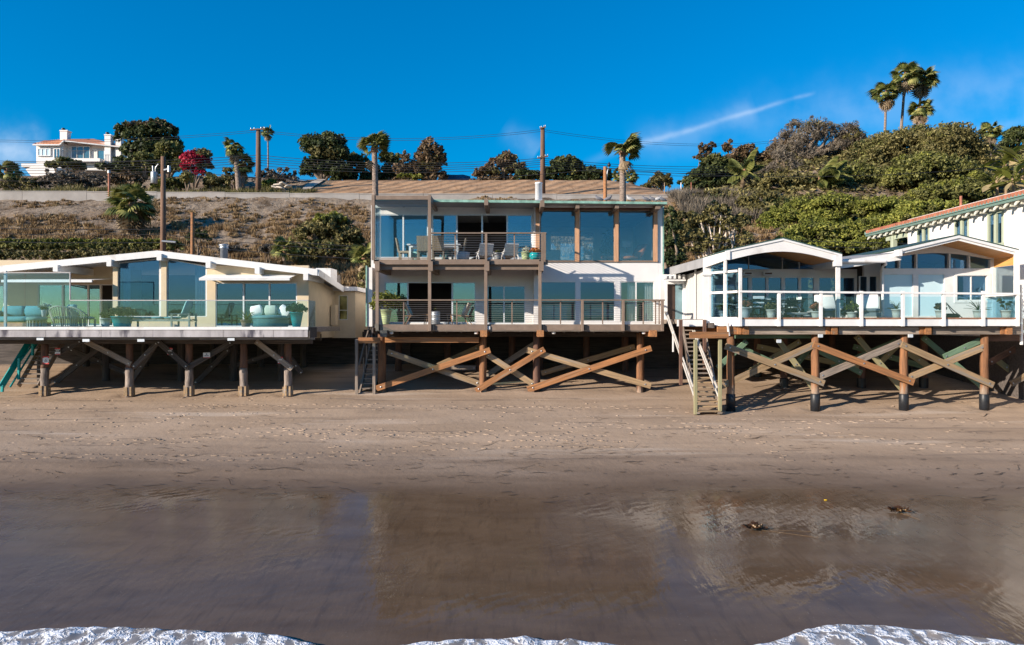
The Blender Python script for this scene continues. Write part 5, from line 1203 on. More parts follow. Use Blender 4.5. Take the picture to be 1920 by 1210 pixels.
plank('post', (19.5, 27.56, zr - 1), (19.5, 27.56, zr + 1.3), .08, .08, white_trim, fn, up=(1, 0, 0)); part('base', MB().box(19.3, 20.85, 27.6, 27.9, zr - .45, zr), palegreen_t, fn)

# ================================================================== the hill house at upper left
YH = 122.0
hh = thing('hill_house', 'white two-storey hill house with terracotta roof and tall chimneys', 'house', (X(150, YH), YH, 27))
def hp(mb, x0, x1, yt, yb, d0=0, d1=8): return mb.pb(x0, x1, yt, yb, YH + d0, YH + d1)
hw_ = M('hill_house_wall', (.80, .76, .72), .85, .04, .5, bump=.1)
part('wall', hp(MB(), 68, 118, 268, 316), hw_, hh); part('wall', hp(MB(), 118.2, 243, 268, 318, 1.2), hw_, hh)
part('roof', MB().add([P(62, 271, YH - .6), P(112, 271, YH - .6), P(120, 263, YH - .6), P(245, 277, YH + .3), P(175, 260.5, YH + 5), P(118, 261, YH + 5), P(243, 277, YH + 8), P(66, 271, YH + 8)], [(0, 1, 2, 5), (2, 3, 4, 5), (0, 5, 7), (3, 6, 4), (5, 4, 6, 7)]), terracotta, hh)
mb = MB()
for k in range(24):
    q = k / 23; mb.bar(P(121 + 124 * q, 264 + 13.2 * q, YH - .1 + .9 * q), P(119 + 100 * q, 261 + 12 * q, YH + 4.6), .22, .2)
for k in range(9):
    q = k / 8; mb.bar(P(63 + 49 * q, 271, YH - .7), P(84 + 34 * q, 265 - 3 * q, YH + 3), .22, .2)
part('roof_tiles', mb, terracotta, hh, kind='stuff')
part('eave', MB().bar(P(62, 272, YH - .6), P(112, 272, YH - .6), .3, .18).bar(P(112, 272, YH - .6), P(120, 264, YH - .6), .3, .18).bar(P(119, 264.5, YH - .5), P(245, 278, YH + .3), .3, .18), white_trim, hh)
for c, yt, yb, w_, d_ in ((119, 246, 268, 6.5, 2), (201.5, 254, 308, 5.6, .2), (221, 256, 306, 5.4, .6)):
    ch = part('chimney', hp(MB(), c - w_, c + w_, yt, yb, d_, d_ + 1.1), hw_, hh)
    part('cap', hp(MB(), c - w_ - 1, c + w_ + 1, yt - 2, yt - .05, d_ - .1, d_ + 1.2), hw_, ch); part('flue', MB().lathe([(.3, 0), (.3, .25), (.15, .35)], P(c, yt - 2, YH + d_ + .5), 8), black_m, ch)
for r, d_, cuts in (((71, 94, 279, 292), 0, (78, 86)), ((101, 112, 279, 297), 0, (106.5,)), ((134, 168, 275, 298), 1.2, (144, 156)), ((182, 195.5, 282, 303), 1.2, ()), ((227, 239, 287, 304), 1.2, (233,))):
    part('window_surround', hp(MB(), r[0] - 1.5, r[1] + 1.5, r[2] - 1.5, r[3] + 1.5, d_ - .12, d_ - .004), white_trim, hh)
    g = group_part('window', hh); part('pane', hp(MB(), r[0], r[1], r[2], r[3], d_ - .2, d_ - .125), g_frost if r[0] < 100 else M('blue_pane', (.05, .16, .24), .08, .05, spec=.8), g)
    fb = MB()
    for c in (r[0], *cuts, r[1]): hp(fb, c - .6, c + .6, r[2], r[3], d_ - .28, d_ - .205)
    for q_ in (r[2], r[3]): hp(fb, r[0] - .6, r[1] + .6, q_ - .5, q_ + .5, d_ - .285, d_ - .203)
    part('frame', fb, white_trim, g)
part('balcony', hp(MB(), 110, 187, 297, 303, -.6, 1.1), hw_, hh)
bm = MB()
for k in range(26): bm.bar(P(112 + 2.9 * k, 297, YH - .55), P(112 + 2.9 * k, 283, YH - .55), .03, .03)
bm.bar(P(110, 283, YH - .55), P(187, 283, YH - .55), .05, .05)
part('balcony_railing', bm, black_m, hh, kind='stuff')
part('wall', hp(MB(), 160, 200, 303.2, 320, .6, 1.15), hw_, hh); part('terrace_wall', MB().pp([(48, 318), (60, 312), (104, 313), (104, 332), (58, 330)], YH - 6, YH - 1), hw_, hh)
part('wall', hp(MB(), 40, 90, 307, 313, -3, -1), hw_, hh)
# covered thing on the hill
tp = thing('tarped_structure', 'dark blue tarpaulin covered structure between the hilltop trees', 'structure', P(858, 342, 108))
part('tarp_roof', MB().add([P(828, 344, 106), P(882, 344, 106), P(882, 331, 107), P(868, 327.5, 107.5), P(834, 327.5, 107), P(828, 334, 106.5), P(857, 328, 106.6), P(857, 344, 105.6)], [(0, 7, 6, 4, 5), (7, 1, 2, 3, 6)]), tarp, tp)
part('end_wall', MB().pp([(828, 334), (834, 328), (857, 328.4), (857, 344), (828, 344)], 107, 109), tarp, tp)

# ================================================================== poles and wires
def pole(label, px, yt, yb, Y, r, arms=(), tr=False, mat=None):
    x = X(px, Y); zb = Z(yb, Y)
    if Y > 46: zb = min(zb, hill_z(x, Y) - .3)
    p = thing('utility_pole', label, 'pole', (x, Y, zb), group='utility poles')
    part('shaft', MB().tube([(x, Y, zb), (x, Y, (zb + Z(yt, Y)) / 2), (x, Y, Z(yt, Y))], [r * 1.15, r, r * .85], 10), mat or polewood, p, True)
    for (dy, w, tilt) in arms:
        zc = Z(yt + dy, Y); part('crossarm', MB().bar((x - w, Y - r, zc - tilt), (x + w, Y - r, zc + tilt), .12, .14), polewood, p)
        ib = MB()
        for k in (-1, -.5, .5, 1): ib.lathe([(.03, 0), (.05, .05), (.05, .15), (.02, .2)], (x + w * k * .92, Y - r, zc + .07 + tilt * k), 8)
        part('insulator', ib, galv, p, kind='stuff')
    if tr:
        part('transformer', MB().lathe([(.2, -.45), (.24, -.42), (.24, .38), (.22, .42), (.06, .5)], (x - .62, Y - .15, Z(334, Y)), 14), galv, p, True)
        part('bushing', MB().tube([(x - .55, Y - .15, Z(325, Y)), (x - .5, Y - .15, Z(315, Y)), (x - .3, Y - .15, Z(308, Y))], .05, 6).tube([(x - .7, Y - .15, Z(325, Y)), (x - .72, Y - .15, Z(312, Y))], .05, 6), galv, p)
        part('bracket', MB().bar((x - .4, Y, Z(328, Y)), (x, Y, Z(328, Y)), .1, .1).bar((x, Y - .1, Z(320, Y)), (x + .5, Y - .1, Z(317, Y)), .08, .1).tube([(x + .5, Y - .1, Z(323, Y)), (x + .5, Y - .1, Z(312, Y))], .12, 8), galv, p)
        part('conduit_stub', MB().tube([(x, Y - .2, Z(453, Y)), (x + 1.05, Y - .2, Z(455, Y))], .08, 8), galv, p)
    return p
pole('thick brown utility pole with a grey transformer behind the beige house', 306, 294, 520, 55, .20, tr=True)
pole('short plain brown pole stub right of the transformer pole', 361, 399, 520, 54, .15, mat=tan_t if False else orange)
pole('tall dark utility pole with a top crossarm beside the slender palm', 484.5, 242, 358, 89, .30, arms=((2, .9, .05),), mat=polewood)
pole('tall reddish utility pole rising behind the tall house roof', 1017.5, 240, 346, 88, .30, arms=((1, .35, .08), (56, .65, .12)))
pole('short pale-banded pole between the chimney pipe and the right palm', 1134.5, 313, 520, 52, .15, mat=orange)
pole('dark crossarm-topped pole peeking over the trees on the right', 1453, 260, 330, 118, .28, arms=((4, 1.0, .15), (13, .9, .1)))
lp = thing('street_lamp', 'small street lamp head on a bent arm beside the short banded pole', 'street lamp', (X(1140, 53), 53, 5))
part('arm', MB().tube([(X(1137, 53), 53, 5), P(1137, 335, 53), P(1139, 322, 53), P(1142, 311, 53)], .045, 8), galv, lp, True); part('lamp_head', MB().lathe([(.05, 0), (.13, .05), (.13, .18), (.05, .28), (.03, .36)], P(1142, 313, 53), 10), black_m, lp, True)
sp_ = thing('marker_post', 'thin rusty red post standing by the retaining wall below the hill house', 'post', (X(204.5, 84.5), 84.5, 17)); part('shaft', MB().tube([P(204.5, 368, 84.5), P(204.5, 321, 84.5)], .13, 8), redtile, sp_); part('cap', MB().lathe([(.16, 0), (.16, .3), (.1, .34)], P(204.5, 325, 84.5), 8), galv, sp_)
def wire(label, pts_, sag, r=.022):
    mb = MB(); P0 = [P(*p) for p in pts_]; line = []
    for p, q in zip(P0, P0[1:]):
        for k in range(12 + 1): t_ = k / 12; e = p.lerp(q, t_); e.z -= sag * 4 * t_ * (1 - t_); line.append(e)
    mb.tube(line, r, 5); o = part('overhead_wire', mb, wire_m, None); tag(o, label, 'wire', 'overhead wires'); return o
for dy in (0, 3.5):
    wire('topmost power line across the open sky' if not dy else 'second power line just below the topmost one', [(-250, 250 + dy, 90), (484, 244 + dy, 89), (1017, 243 + dy, 88), (1453, 264 + dy, 118), (1990, 250, 120)], 1.1, .02)
for i, dy in enumerate((0, 5, 9.5, 14, 19.5)):
    wire(('highest', 'second highest', 'middle', 'second lowest', 'lowest')[i] + ' cable of the bundle crossing in front of the hilltop trees', [(-250, 297 + dy, 90), (484, 291 + dy, 89), (1017, 297 + dy * .8, 88), (1500, 305 + dy, 100), (1990, 290 + dy, 100)], .8, .03)
for i, (a_, b_) in enumerate(((428, 420), (438, 430), (453, 449))):
    wire(('upper', 'middle', 'lower')[i] + ' of the three low cables crossing the dry slope', [(-200, a_ - 6, 55), (306, a_ + 2, 55), (720, b_ + 45 - i * 3, 54), (1240, b_ + 22, 53), (1990, b_ + 40, 52)], .15, .022)
wire('cable running left from the top of the transformer pole', [(-200, 292, 55), (306, 300, 55)], .3, .02); wire('thin cable from the transformer pole to the short banded pole', [(-200, 318, 55), (306, 318, 55), (1134, 316, 52), (1990, 300, 54)], .9, .018)
# ================================================================== trees, shrubs, palms
def pxblobs(bl, Y, ry=.85):
    out = []
    for b in bl:
        px, py, rx, rz = b[:4]; dy = b[4] if len(b) > 4 else 0
        s = Y / F; out.append(((X(px, Y), Y + dy, Z(py, Y)), (rx * s, rx * s * ry, rz * s)))
    return out
def tree(name, label, bl, Y, bpx, n, size, mat, r=.25, group=None, cat='tree', bmat=None, aspect=.5, clump=.34, per=60, tips=None, ry=.85, extra=()):
    x = X(bpx, Y)
    if name in ('broadleaf_tree', 'autumn_tree', 'hillside_tree', 'wall_shrub'):      # low boughs down to the ground
        gy = CY - (hill_z(x, Y) - ZC) * F / Y; l_, r_ = min(b[0] - b[2] for b in bl), max(b[0] + b[2] for b in bl); low_ = max(b[1] for b in bl)
        if gy - low_ > 4: bl = list(bl) + [(l_ + (r_ - l_) * q, (gy + low_) / 2, (r_ - l_) * .24, (gy - low_) * .62) for q in (.22, .5, .78)]; n = int(n * 1.4)
    B = pxblobs(bl, Y, ry); z = hill_z(x, Y) if Y > 46 else beach_z(x, Y)
    t = thing(name, label, cat, (x, Y, z), group=group)
    tp = [Vector(c) + Vector((R.uniform(-.4, .4) * q[0], R.uniform(-.3, .3) * q[1], q[2] * .45)) for c, q in B for _ in range(tips or 2)]
    trunk(t, (x, Y, z), tp, r, bmat)
    crown(B, n, size, mat, t, aspect, clump=clump, per=per)
    for (bl2, n2, s2, m2) in extra: crown(pxblobs(bl2, Y, ry), n2, s2, m2, t, aspect, clump=clump, per=per)
    return t
GH = 'trees along the hilltop'
tree('broadleaf_tree', 'large dark evergreen tree with brownish top right of the hill house', [(262, 255, 40, 30), (300, 248, 36, 24), (240, 250, 25, 20), (318, 275, 25, 25), (275, 285, 45, 30), (285, 236, 24, 14)], 116, 280, 9000, .30, L_dark, .5, GH, extra=([[(262, 242, 34, 14), (300, 238, 34, 13)], 1600, .28, L_rust],))
tree('broadleaf_tree', 'rounded yellow-green tree in front of the large dark evergreen', [(318, 280, 27, 20), (300, 295, 20, 16), (335, 293, 16, 14)], 108, 316, 3600, .26, L_green, .3, GH)
tree('broadleaf_tree', 'small round green tree low beside the chimneys of the hill house', [(272, 300, 20, 18), (262, 310, 16, 12), (285, 312, 16, 12)], 104, 272, 2200, .24, L_green, .2, GH)
tree('clipped_shrub', 'wide rounded dark green shrub in front of the hill house balcony', [(122, 310, 36, 14), (100, 312, 18, 10), (145, 312, 18, 10)], 104, 122, 3400, .2, L_green, .2, 'shrubs below the hill house', 'shrub')
tree('clipped_shrub', 'low clipped green hedge shrub under the tall chimneys', [(205, 315, 30, 10), (235, 316, 22, 9)], 103, 215, 2200, .2, L_dark, .2, 'shrubs below the hill house', 'shrub')
tree('bougainvillea', 'crimson flowering bougainvillea above the retaining wall', [(362, 300, 25, 20), (352, 315, 16, 16), (380, 302, 16, 18), (372, 325, 16, 10)], 97, 365, 3600, .22, L_red, .15, None, 'bush', extra=([[(378, 292, 24, 14), (385, 315, 16, 16)], 1200, .2, L_olive],))
tree('broadleaf_tree', 'round grey-green tree with a pale lower crown left of the left palm', [(600, 280, 34, 26), (620, 268, 32, 22), (585, 270, 24, 20), (632, 290, 24, 24), (600, 305, 30, 18)], 102, 605, 6500, .27, L_dark, .35, GH, extra=([[(608, 292, 30, 26), (600, 275, 18, 18)], 2600, .26, L_olive],))
tree('broadleaf_tree', 'dark green tree mass just left of the left palm trunk', [(650, 300, 26, 20), (672, 305, 24, 18), (640, 318, 22, 16), (690, 318, 22, 14)], 107, 660, 4200, .28, L_dark, .3, GH)
tree('broadleaf_tree', 'dark green tree mass just right of the left palm trunk', [(725, 300, 18, 14), (742, 306, 16, 18), (720, 322, 28, 14), (758, 318, 14, 14)], 107, 735, 3800, .27, L_dark, .3, GH, extra=([[(728, 300, 16, 12), (744, 298, 10, 14)], 900, .25, L_green],))
tree('autumn_tree', 'tall rusty brown tree in the middle of the hilltop', [(808, 285, 26, 22), (800, 305, 30, 22), (822, 300, 18, 26), (785, 315, 22, 18), (815, 322, 22, 14), (805, 270, 14, 12)], 105, 805, 6000, .22, L_rust, .3, GH, tips=3, extra=([[(800, 315, 28, 18), (820, 305, 18, 22)], 2600, .22, L_olive],))
tree('autumn_tree', 'smaller mauve-brown tree touching the left side of the rusty tree', [(760, 300, 13, 16), (752, 318, 16, 14), (772, 315, 14, 16)], 104, 760, 2200, .2, L_rust, .2, GH)
tree('low_shrub', 'low yellow-green shrub at the foot of the rusty tree', [(775, 333, 22, 7), (755, 332, 14, 6)], 101.5, 770, 1300, .18, L_lime, .1, None, 'shrub')
tree('autumn_tree', 'broad brown and green tree left of the reddish utility pole', [(950, 300, 20, 18), (935, 312, 30, 18), (910, 322, 24, 14), (965, 318, 22, 18), (900, 330, 16, 10)], 105, 940, 5200, .23, L_rust, .3, GH, tips=3, extra=([[(950, 302, 20, 18), (965, 320, 24, 16), (930, 325, 30, 12)], 2800, .22, L_olive],))
tree('broadleaf_tree', 'dark green shrub row left of the reddish utility pole', [(985, 328, 22, 12), (1002, 330, 16, 10)], 103, 990, 1900, .22, L_dark, .2, GH)
tree('broadleaf_tree', 'wide green tree with lighter front right of the reddish utility pole', [(1060, 308, 32, 16), (1045, 322, 30, 16), (1080, 318, 24, 18), (1030, 328, 16, 12)], 105, 1055, 5200, .26, L_dark, .3, GH, extra=([[(1062, 308, 28, 14), (1075, 326, 26, 12)], 1900, .24, L_green],))
tree('broadleaf_tree', 'dark rounded tree between the short pole and the wide green tree', [(1108, 325, 18, 13), (1122, 330, 20, 14), (1138, 328, 12, 14)], 104, 1118, 2800, .25, L_dark, .25, GH)
tree('willow_tree', 'drooping olive willow right of the right palm', [(1238, 340, 20, 18), (1225, 348, 16, 14), (1252, 345, 9, 20), (1212, 352, 12, 8)], 104, 1238, 3600, .30, L_olive, .25, None, aspect=.2, clump=.28)
tree('broadleaf_tree', 'dark spreading tree with layered boughs above the dry brush', [(1345, 315, 34, 20), (1320, 330, 34, 18), (1370, 325, 30, 22), (1300, 342, 30, 12), (1365, 345, 34, 18), (1330, 350, 40, 12)], 103, 1345, 8500, .26, L_dark, .4, GH, clump=.4, extra=([[(1340, 305, 34, 14), (1300, 340, 26, 10)], 2000, .24, L_green],))
tree('bare_tree', 'purplish half-bare tree on the skyline left of the crossarm pole', [(1322, 285, 14, 20), (1312, 300, 12, 12), (1335, 275, 8, 10)], 112, 1322, 1500, .22, L_rust, .2, GH, tips=4)
tree('bare_tree', 'small upright brown tree on the skyline over the dark spreading tree', [(1365, 280, 11, 16), (1368, 268, 7, 8)], 114, 1366, 1000, .22, L_rust, .2, GH)
tree('autumn_tree', 'russet tree mass around the crossarm-topped pole', [(1425, 300, 26, 18), (1405, 310, 22, 18), (1445, 295, 20, 16), (1390, 305, 14, 14), (1440, 318, 30, 16)], 110, 1425, 4200, .24, L_rust, .3, GH, tips=4, extra=([[(1420, 318, 40, 16)], 1200, .24, L_olive],))
tree('windblown_tree', 'tall grey-brown windblown tree leaning right on the hill', [(1530, 245, 34, 24), (1505, 265, 34, 26), (1550, 258, 26, 24), (1480, 285, 28, 24), (1515, 300, 36, 26), (1555, 285, 26, 24), (1470, 310, 24, 20), (1580, 265, 20, 22)], 104, 1505, 9500, .30, L_grey, .4, GH, aspect=.14, tips=5, extra=([[(1525, 240, 30, 14), (1560, 250, 22, 18), (1480, 300, 26, 26)], 2200, .26, L_olive],))
tree('broadleaf_tree', 'dark tree right of the windblown tree below the palms', [(1595, 275, 18, 22), (1605, 290, 22, 20), (1580, 305, 22, 22)], 106, 1595, 3200, .26, L_dark, .3, GH)
tree('understorey_bush', 'dark tangled bush below the windblown tree', [(1450, 345, 40, 22), (1500, 350, 44, 26), (1545, 350, 36, 26), (1420, 360, 30, 18), (1480, 370, 46, 18), (1535, 375, 40, 16)], 90, 1490, 9000, .24, L_olive, .3, None, 'bush', extra=([[(1560, 355, 34, 22), (1500, 372, 40, 14)], 2400, .22, L_dark],))
GM = 'olive tree canopies on the right hillside'
for i, (bl, lab, m_, n_) in enumerate((
    ([(1690, 275, 50, 26), (1655, 290, 36, 24), (1720, 262, 40, 20), (1640, 310, 30, 22)], 'olive hillside canopy directly below the tall palm group', L_olive, 8500),
    ([(1780, 265, 46, 26), (1815, 285, 34, 26), (1760, 290, 40, 26), (1825, 310, 24, 24)], 'olive hillside canopy on the crest right of the palm group', L_olive, 8500),
    ([(1610, 340, 46, 28), (1650, 350, 44, 28), (1585, 360, 34, 24), (1630, 375, 50, 18)], 'rounded green canopy mid-slope left of the hillside clearing', L_green, 8500),
    ([(1735, 320, 54, 26), (1790, 330, 44, 26), (1700, 340, 40, 22)], 'broad green canopy in the middle of the right hillside', L_green, 8500),
    ([(1800, 365, 48, 22), (1750, 370, 44, 18), (1840, 350, 20, 26)], 'green canopy just above the villa roof', L_green, 6500))):
    bl = [(b[0], b[1], b[2] * 1.2, b[3] * 1.25) for b in bl]; n_ = int(n_ * 1.5)
    tree('hillside_tree', lab, bl, 100 - i * 4.5, bl[0][0], int(n_ * 1.5), .17, m_, .35, GM, extra=([[(b[0] - 8, b[1] - b[3] * .25, b[2] * .8, b[3] * .8) for b in bl], n_ // 2, .16, L_lime if m_ is L_green else L_green],))
GB = 'bright green bushes above the gabled house'
for i, (bl, lab) in enumerate((
    ([(1470, 410, 40, 18), (1510, 395, 40, 20), (1450, 435, 40, 20)], 'bright green bush above the left gable'),
    ([(1560, 385, 40, 18), (1600, 395, 40, 18), (1545, 415, 40, 20)], 'bright green bush above the low roof between the gables'),
    ([(1650, 390, 40, 18), (1690, 395, 36, 16), (1660, 415, 40, 18)], 'bright green bush left of the villa eave'),
    ([(1520, 440, 50, 22), (1580, 440, 48, 22), (1630, 435, 40, 22)], 'low bright green bush hugging the roofs between the gables'),
    ([(1480, 460, 40, 14), (1560, 468, 60, 14), (1640, 460, 40, 16)], 'lowest bright green bush showing behind the gable ridge'),
    ([(1720, 395, 34, 16), (1770, 392, 36, 14), (1700, 412, 40, 16)], 'bright green bush behind the villa roof edge'))):
    bl = [(b[0], b[1], b[2] * 1.2, b[3] * 1.25) for b in bl]
    tree('green_bush', lab, bl, 74 - i * 2.5, bl[0][0], 16000, .125, L_lime, .2, GB, 'bush', extra=([[(b[0] + 6, b[1] + 4, b[2], b[3]) for b in bl], 5000, .125, L_green],))
tree('paperbark_tree', 'pale-trunked paperbark tree with twisted white limbs behind the gabled house', [(1345, 400, 30, 20), (1315, 420, 30, 24), (1370, 425, 30, 28), (1300, 450, 26, 24), (1340, 455, 34, 22), (1395, 455, 24, 22), (1395, 415, 20, 22)], 60, 1345, 7600, .15, L_olive, .17, None, bmat=bark_pale, tips=6, clump=.26, per=40, extra=([[(1330, 470, 44, 18), (1380, 470, 30, 18), (1295, 475, 26, 16)], 2200, .15, L_olive],))
tree('conifer', 'dark conifer close to the right side of the tall house', [(1255, 400, 14, 14), (1258, 430, 22, 22), (1256, 460, 26, 24), (1258, 490, 28, 26), (1268, 510, 22, 18)], 52, 1256, 5200, .14, L_dark, .2, None, clump=.4)
tree('slope_bush', 'big rounded olive bush in the middle of the dry slope', [(620, 425, 36, 24), (590, 440, 40, 26), (650, 445, 34, 28), (560, 465, 34, 22), (620, 470, 50, 26), (665, 480, 26, 24), (575, 490, 40, 22)], 66, 612, 12000, .17, L_olive, .35, None, 'bush', extra=([[(625, 418, 34, 18), (655, 450, 28, 24), (600, 470, 50, 24)], 3800, .17, L_dark], [[(620, 412, 34, 14)], 1400, .16, L_lime]))
for i, (px, py, r_, lab) in enumerate(((102, 411, 13, 'small dark round bush alone on the pale slope'), (370, 445, 24, 'dark green low bush just right of the short pole stub'), (140, 425, 16, 'tawny round bush in the lower slope left of the stubby palm'), (430, 470, 20, 'grey-brown bush behind the vent pipe of the beige house'), (505, 470, 20, 'grey bush left of the big rounded olive bush'))):
    Y_ = (78, 66, 74, 63, 63)[i]
    tree('slope_shrub', lab, [(px, py, r_, r_ * .6)], Y_, px, 900, .15, (L_dark, L_dark, L_scrub, L_grey, L_grey)[i], .1, None, 'shrub', tips=3)
# hedge along the road behind the beige house
hg = thing('hedge', 'long clipped green hedge behind the beige house roof', 'hedge', (X(150, 57.5), 57.5, 5))
crown(pxblobs([(x_, 464, 26, 17) for x_ in range(-60, 326, 11)], 57.5, .5), 20000, .12, L_green, hg, name='foliage', per=50); crown(pxblobs([(x_, 452, 26, 4) for x_ in range(-60, 330, 26)], 57.3, .5), 3600, .11, L_lime, hg, name='new_growth', per=40)
part('stems', MB().box(X(-80, 57.5), X(325, 57.5), 57.3, 57.7, 4.8, Z(470, 57.5)), bark, hg)
gr = thing('roadside_grass', 'pale weedy shrubs in front of the clipped hedge', 'shrubs', (X(120, 55), 55, 5)); gr['kind'] = 'stuff'
crown(pxblobs([(x_, 482 - (x_ > 200) * 4, 24, 17) for x_ in range(-60, 290, 22)], 55.5, .4), 14000, .11, L_olive, gr, name='foliage', per=40)
# plants behind the retaining wall, left
for i, (px, py, rx, rz, m_, lab) in enumerate(((40, 345, 40, 12, L_olive, 'olive bush at the far left behind the wall'), (110, 335, 34, 16, L_grey, 'grey twiggy shrub below the clipped shrub'), (165, 340, 36, 16, L_grey, 'grey-brown twiggy shrub left of the red post'), (235, 338, 36, 18, L_rust, 'brown twiggy shrub right of the red post'),
        (330, 345, 24, 14, L_green, 'green shrub below the bougainvillea'), (300, 348, 16, 12, L_lime, 'yellow-green shrub right of the transformer pole'), (410, 345, 26, 12, L_olive, 'olive shrub between bougainvillea and the leaning palm'), (520, 325, 40, 10, L_grey, 'grey flat-topped hedge behind the tall dark pole'), (505, 345, 14, 9, L_lime, 'small green bush right of the tall dark pole'), (440, 320, 24, 8, L_olive, 'low olive hedge left of the tall dark pole'))):
    tree('wall_shrub', lab, [(px, py, rx, rz), (px + rx * .4, py - 3, rx * .6, rz * .8), (px - rx * .5, py + 2, rx * .6, rz * .8)], 91 + (i % 3) * 1.5 + (5 if i in (7, 9) else 0), px, 1900, .17, m_, .12, 'shrubs behind the retaining wall', 'shrub', tips=3)
for i, (px, lab) in enumerate(((190, 'yellow-leaved cactus clump left of bougainvillea'),)):
    pass
for i, (px, py, lab) in enumerate(((352, 335, 'pale tree cactus below the bougainvillea'), (395, 340, 'pale prickly cactus left of the leaning palm'), (1340, 362, 'pale cactus clump on the bank below the dark spreading tree'))):
    Yc = (90, 91, 87)[i]; c_ = thing('cactus', lab, 'cactus', (X(px, Yc), Yc, hill_z(X(px, Yc), Yc)), group='cacti on the bank')
    C_, N_ = crown_pts(pxblobs([(px, py, 13 if i < 2 else 22, 16 if i < 2 else 6)], Yc), 260, .3, 12); leafmesh('pads', C_, N_, .30, .75, leafmat('cactus_pad', (.14, .13, .05), (.30, .27, .10), (.45, .40, .18), .1), c_)
    trunk(c_, (X(px, Yc), Yc, hill_z(X(px, Yc), Yc)), [P(px + q, py - 4, Yc) for q in (-6, 0, 6)], .14)
# palms
def fan_mesh(name, mat, blades=15, droop=.35):
    """one fan leaf: stalk along +X, then blades spread like a hand with hanging tips"""
    v, f = [], []
    def quad(a, b, c, d): n = len(v); v.extend([a, b, c, d]); f.append((n, n + 1, n + 2, n + 3))
    def tri(a, b, c): n = len(v); v.extend([a, b, c]); f.append((n, n + 1, n + 2))
    s = .42; w = .022
    quad((0, -w, 0), (0, w, 0), (s, w * .6, -.03), (s, -w * .6, -.03)); quad((0, 0, -w), (0, 0, w), (s, 0, -.03 + w * .6), (s, 0, -.03 - w * .6))
    for k in range(blades):
        a = (k / (blades - 1) - .5) * 2.9; r = .60 - .12 * abs(a) / 1.45
        dx, dy = math.cos(a), math.sin(a); px_, py_ = -dy, dx
        b0 = (s, 0, -.03); h = .062
        m1 = (s + dx * r * .6, dy * r * .6, -.03 - droop * .10 + .05 * math.cos(a * 2)); m2 = (s + dx * r, dy * r, -.03 - droop * .5 - .02 * (k % 3))
        quad(b0, (m1[0] + px_ * h, m1[1] + py_ * h, m1[2] - .02), m1, (m1[0] + px_ * -h * .0, m1[1] - py_ * 0, m1[2]))
        tri(b0, (m1[0] + px_ * h, m1[1] + py_ * h, m1[2] - .03), (m1[0] - px_ * h, m1[1] - py_ * h, m1[2] - .03))
        tri((m1[0] + px_ * h, m1[1] + py_ * h, m1[2] - .03), m2, (m1[0] - px_ * h, m1[1] - py_ * h, m1[2] - .03))
    me = bpy.data.meshes.new(name); me.from_pydata(v, [], f); me.materials.append(mat); return me
def feather_mesh(name, mat, n=26, droop=.5):
    v, f = [], []
    pt = lambda t: Vector((t, 0, .12 * math.sin(t * 2) - droop * t * t * .8))
    for k in range(n):
        t = .12 + .88 * k / n; c = pt(t); L_ = .30 * math.sin(math.pi * (.12 + .85 * t)) + .06
        for s in (-1, 1):
            i = len(v); v.extend([c, c + Vector((.014, 0, 0)), c + Vector((.10, s * L_ * .6, -.05 - L_ * .25)), c + Vector((.13, s * L_ * .75, -.10 - L_ * .75))]); f.append((i, i + 1, i + 2)); f.append((i, i + 2, i + 3))
    for k in range(10):
        a, b = pt(k / 10), pt((k + 1) / 10); i = len(v); w = .018 * (1 - k / 12); v.extend([a + Vector((0, -w, 0)), a + Vector((0, w, 0)), b + Vector((0, w, 0)), b + Vector((0, -w, 0))]); f.append((i, i + 1, i + 2, i + 3))
        i = len(v); v.extend([a + Vector((0, 0, -w)), a + Vector((0, 0, w)), b + Vector((0, 0, w)), b + Vector((0, 0, -w))]); f.append((i, i + 1, i + 2, i + 3))
    me = bpy.data.meshes.new(name); me.from_pydata(v, [], f); me.materials.append(mat); return me
FAN = [fan_mesh('frond_fan', L_palm, 15, d) for d in (.25, .5, .8)]; FAND = [fan_mesh('frond_dead', L_dead, 11, 1.0)]
FEA = [feather_mesh('frond_feather', L_palm, 40, d) for d in (.3, .6)]; FEAD = [feather_mesh('frond_feather_dead', L_dead, 20, .9)]
def frond(parent, p, az, el, L, me, roll=0, name='frond'):
    o = bpy.data.objects.new(name, me); col.objects.link(o); o.parent = parent
    o.matrix_local = Matrix.Translation(p - ORG[parent.name]) @ Matrix.Rotation(az, 4, 'Z') @ Matrix.Rotation(-el, 4, 'Y') @ Matrix.Rotation(roll, 4, 'X') @ Matrix.Scale(L, 4)
    ORG[o.name] = ORG[parent.name]; return o
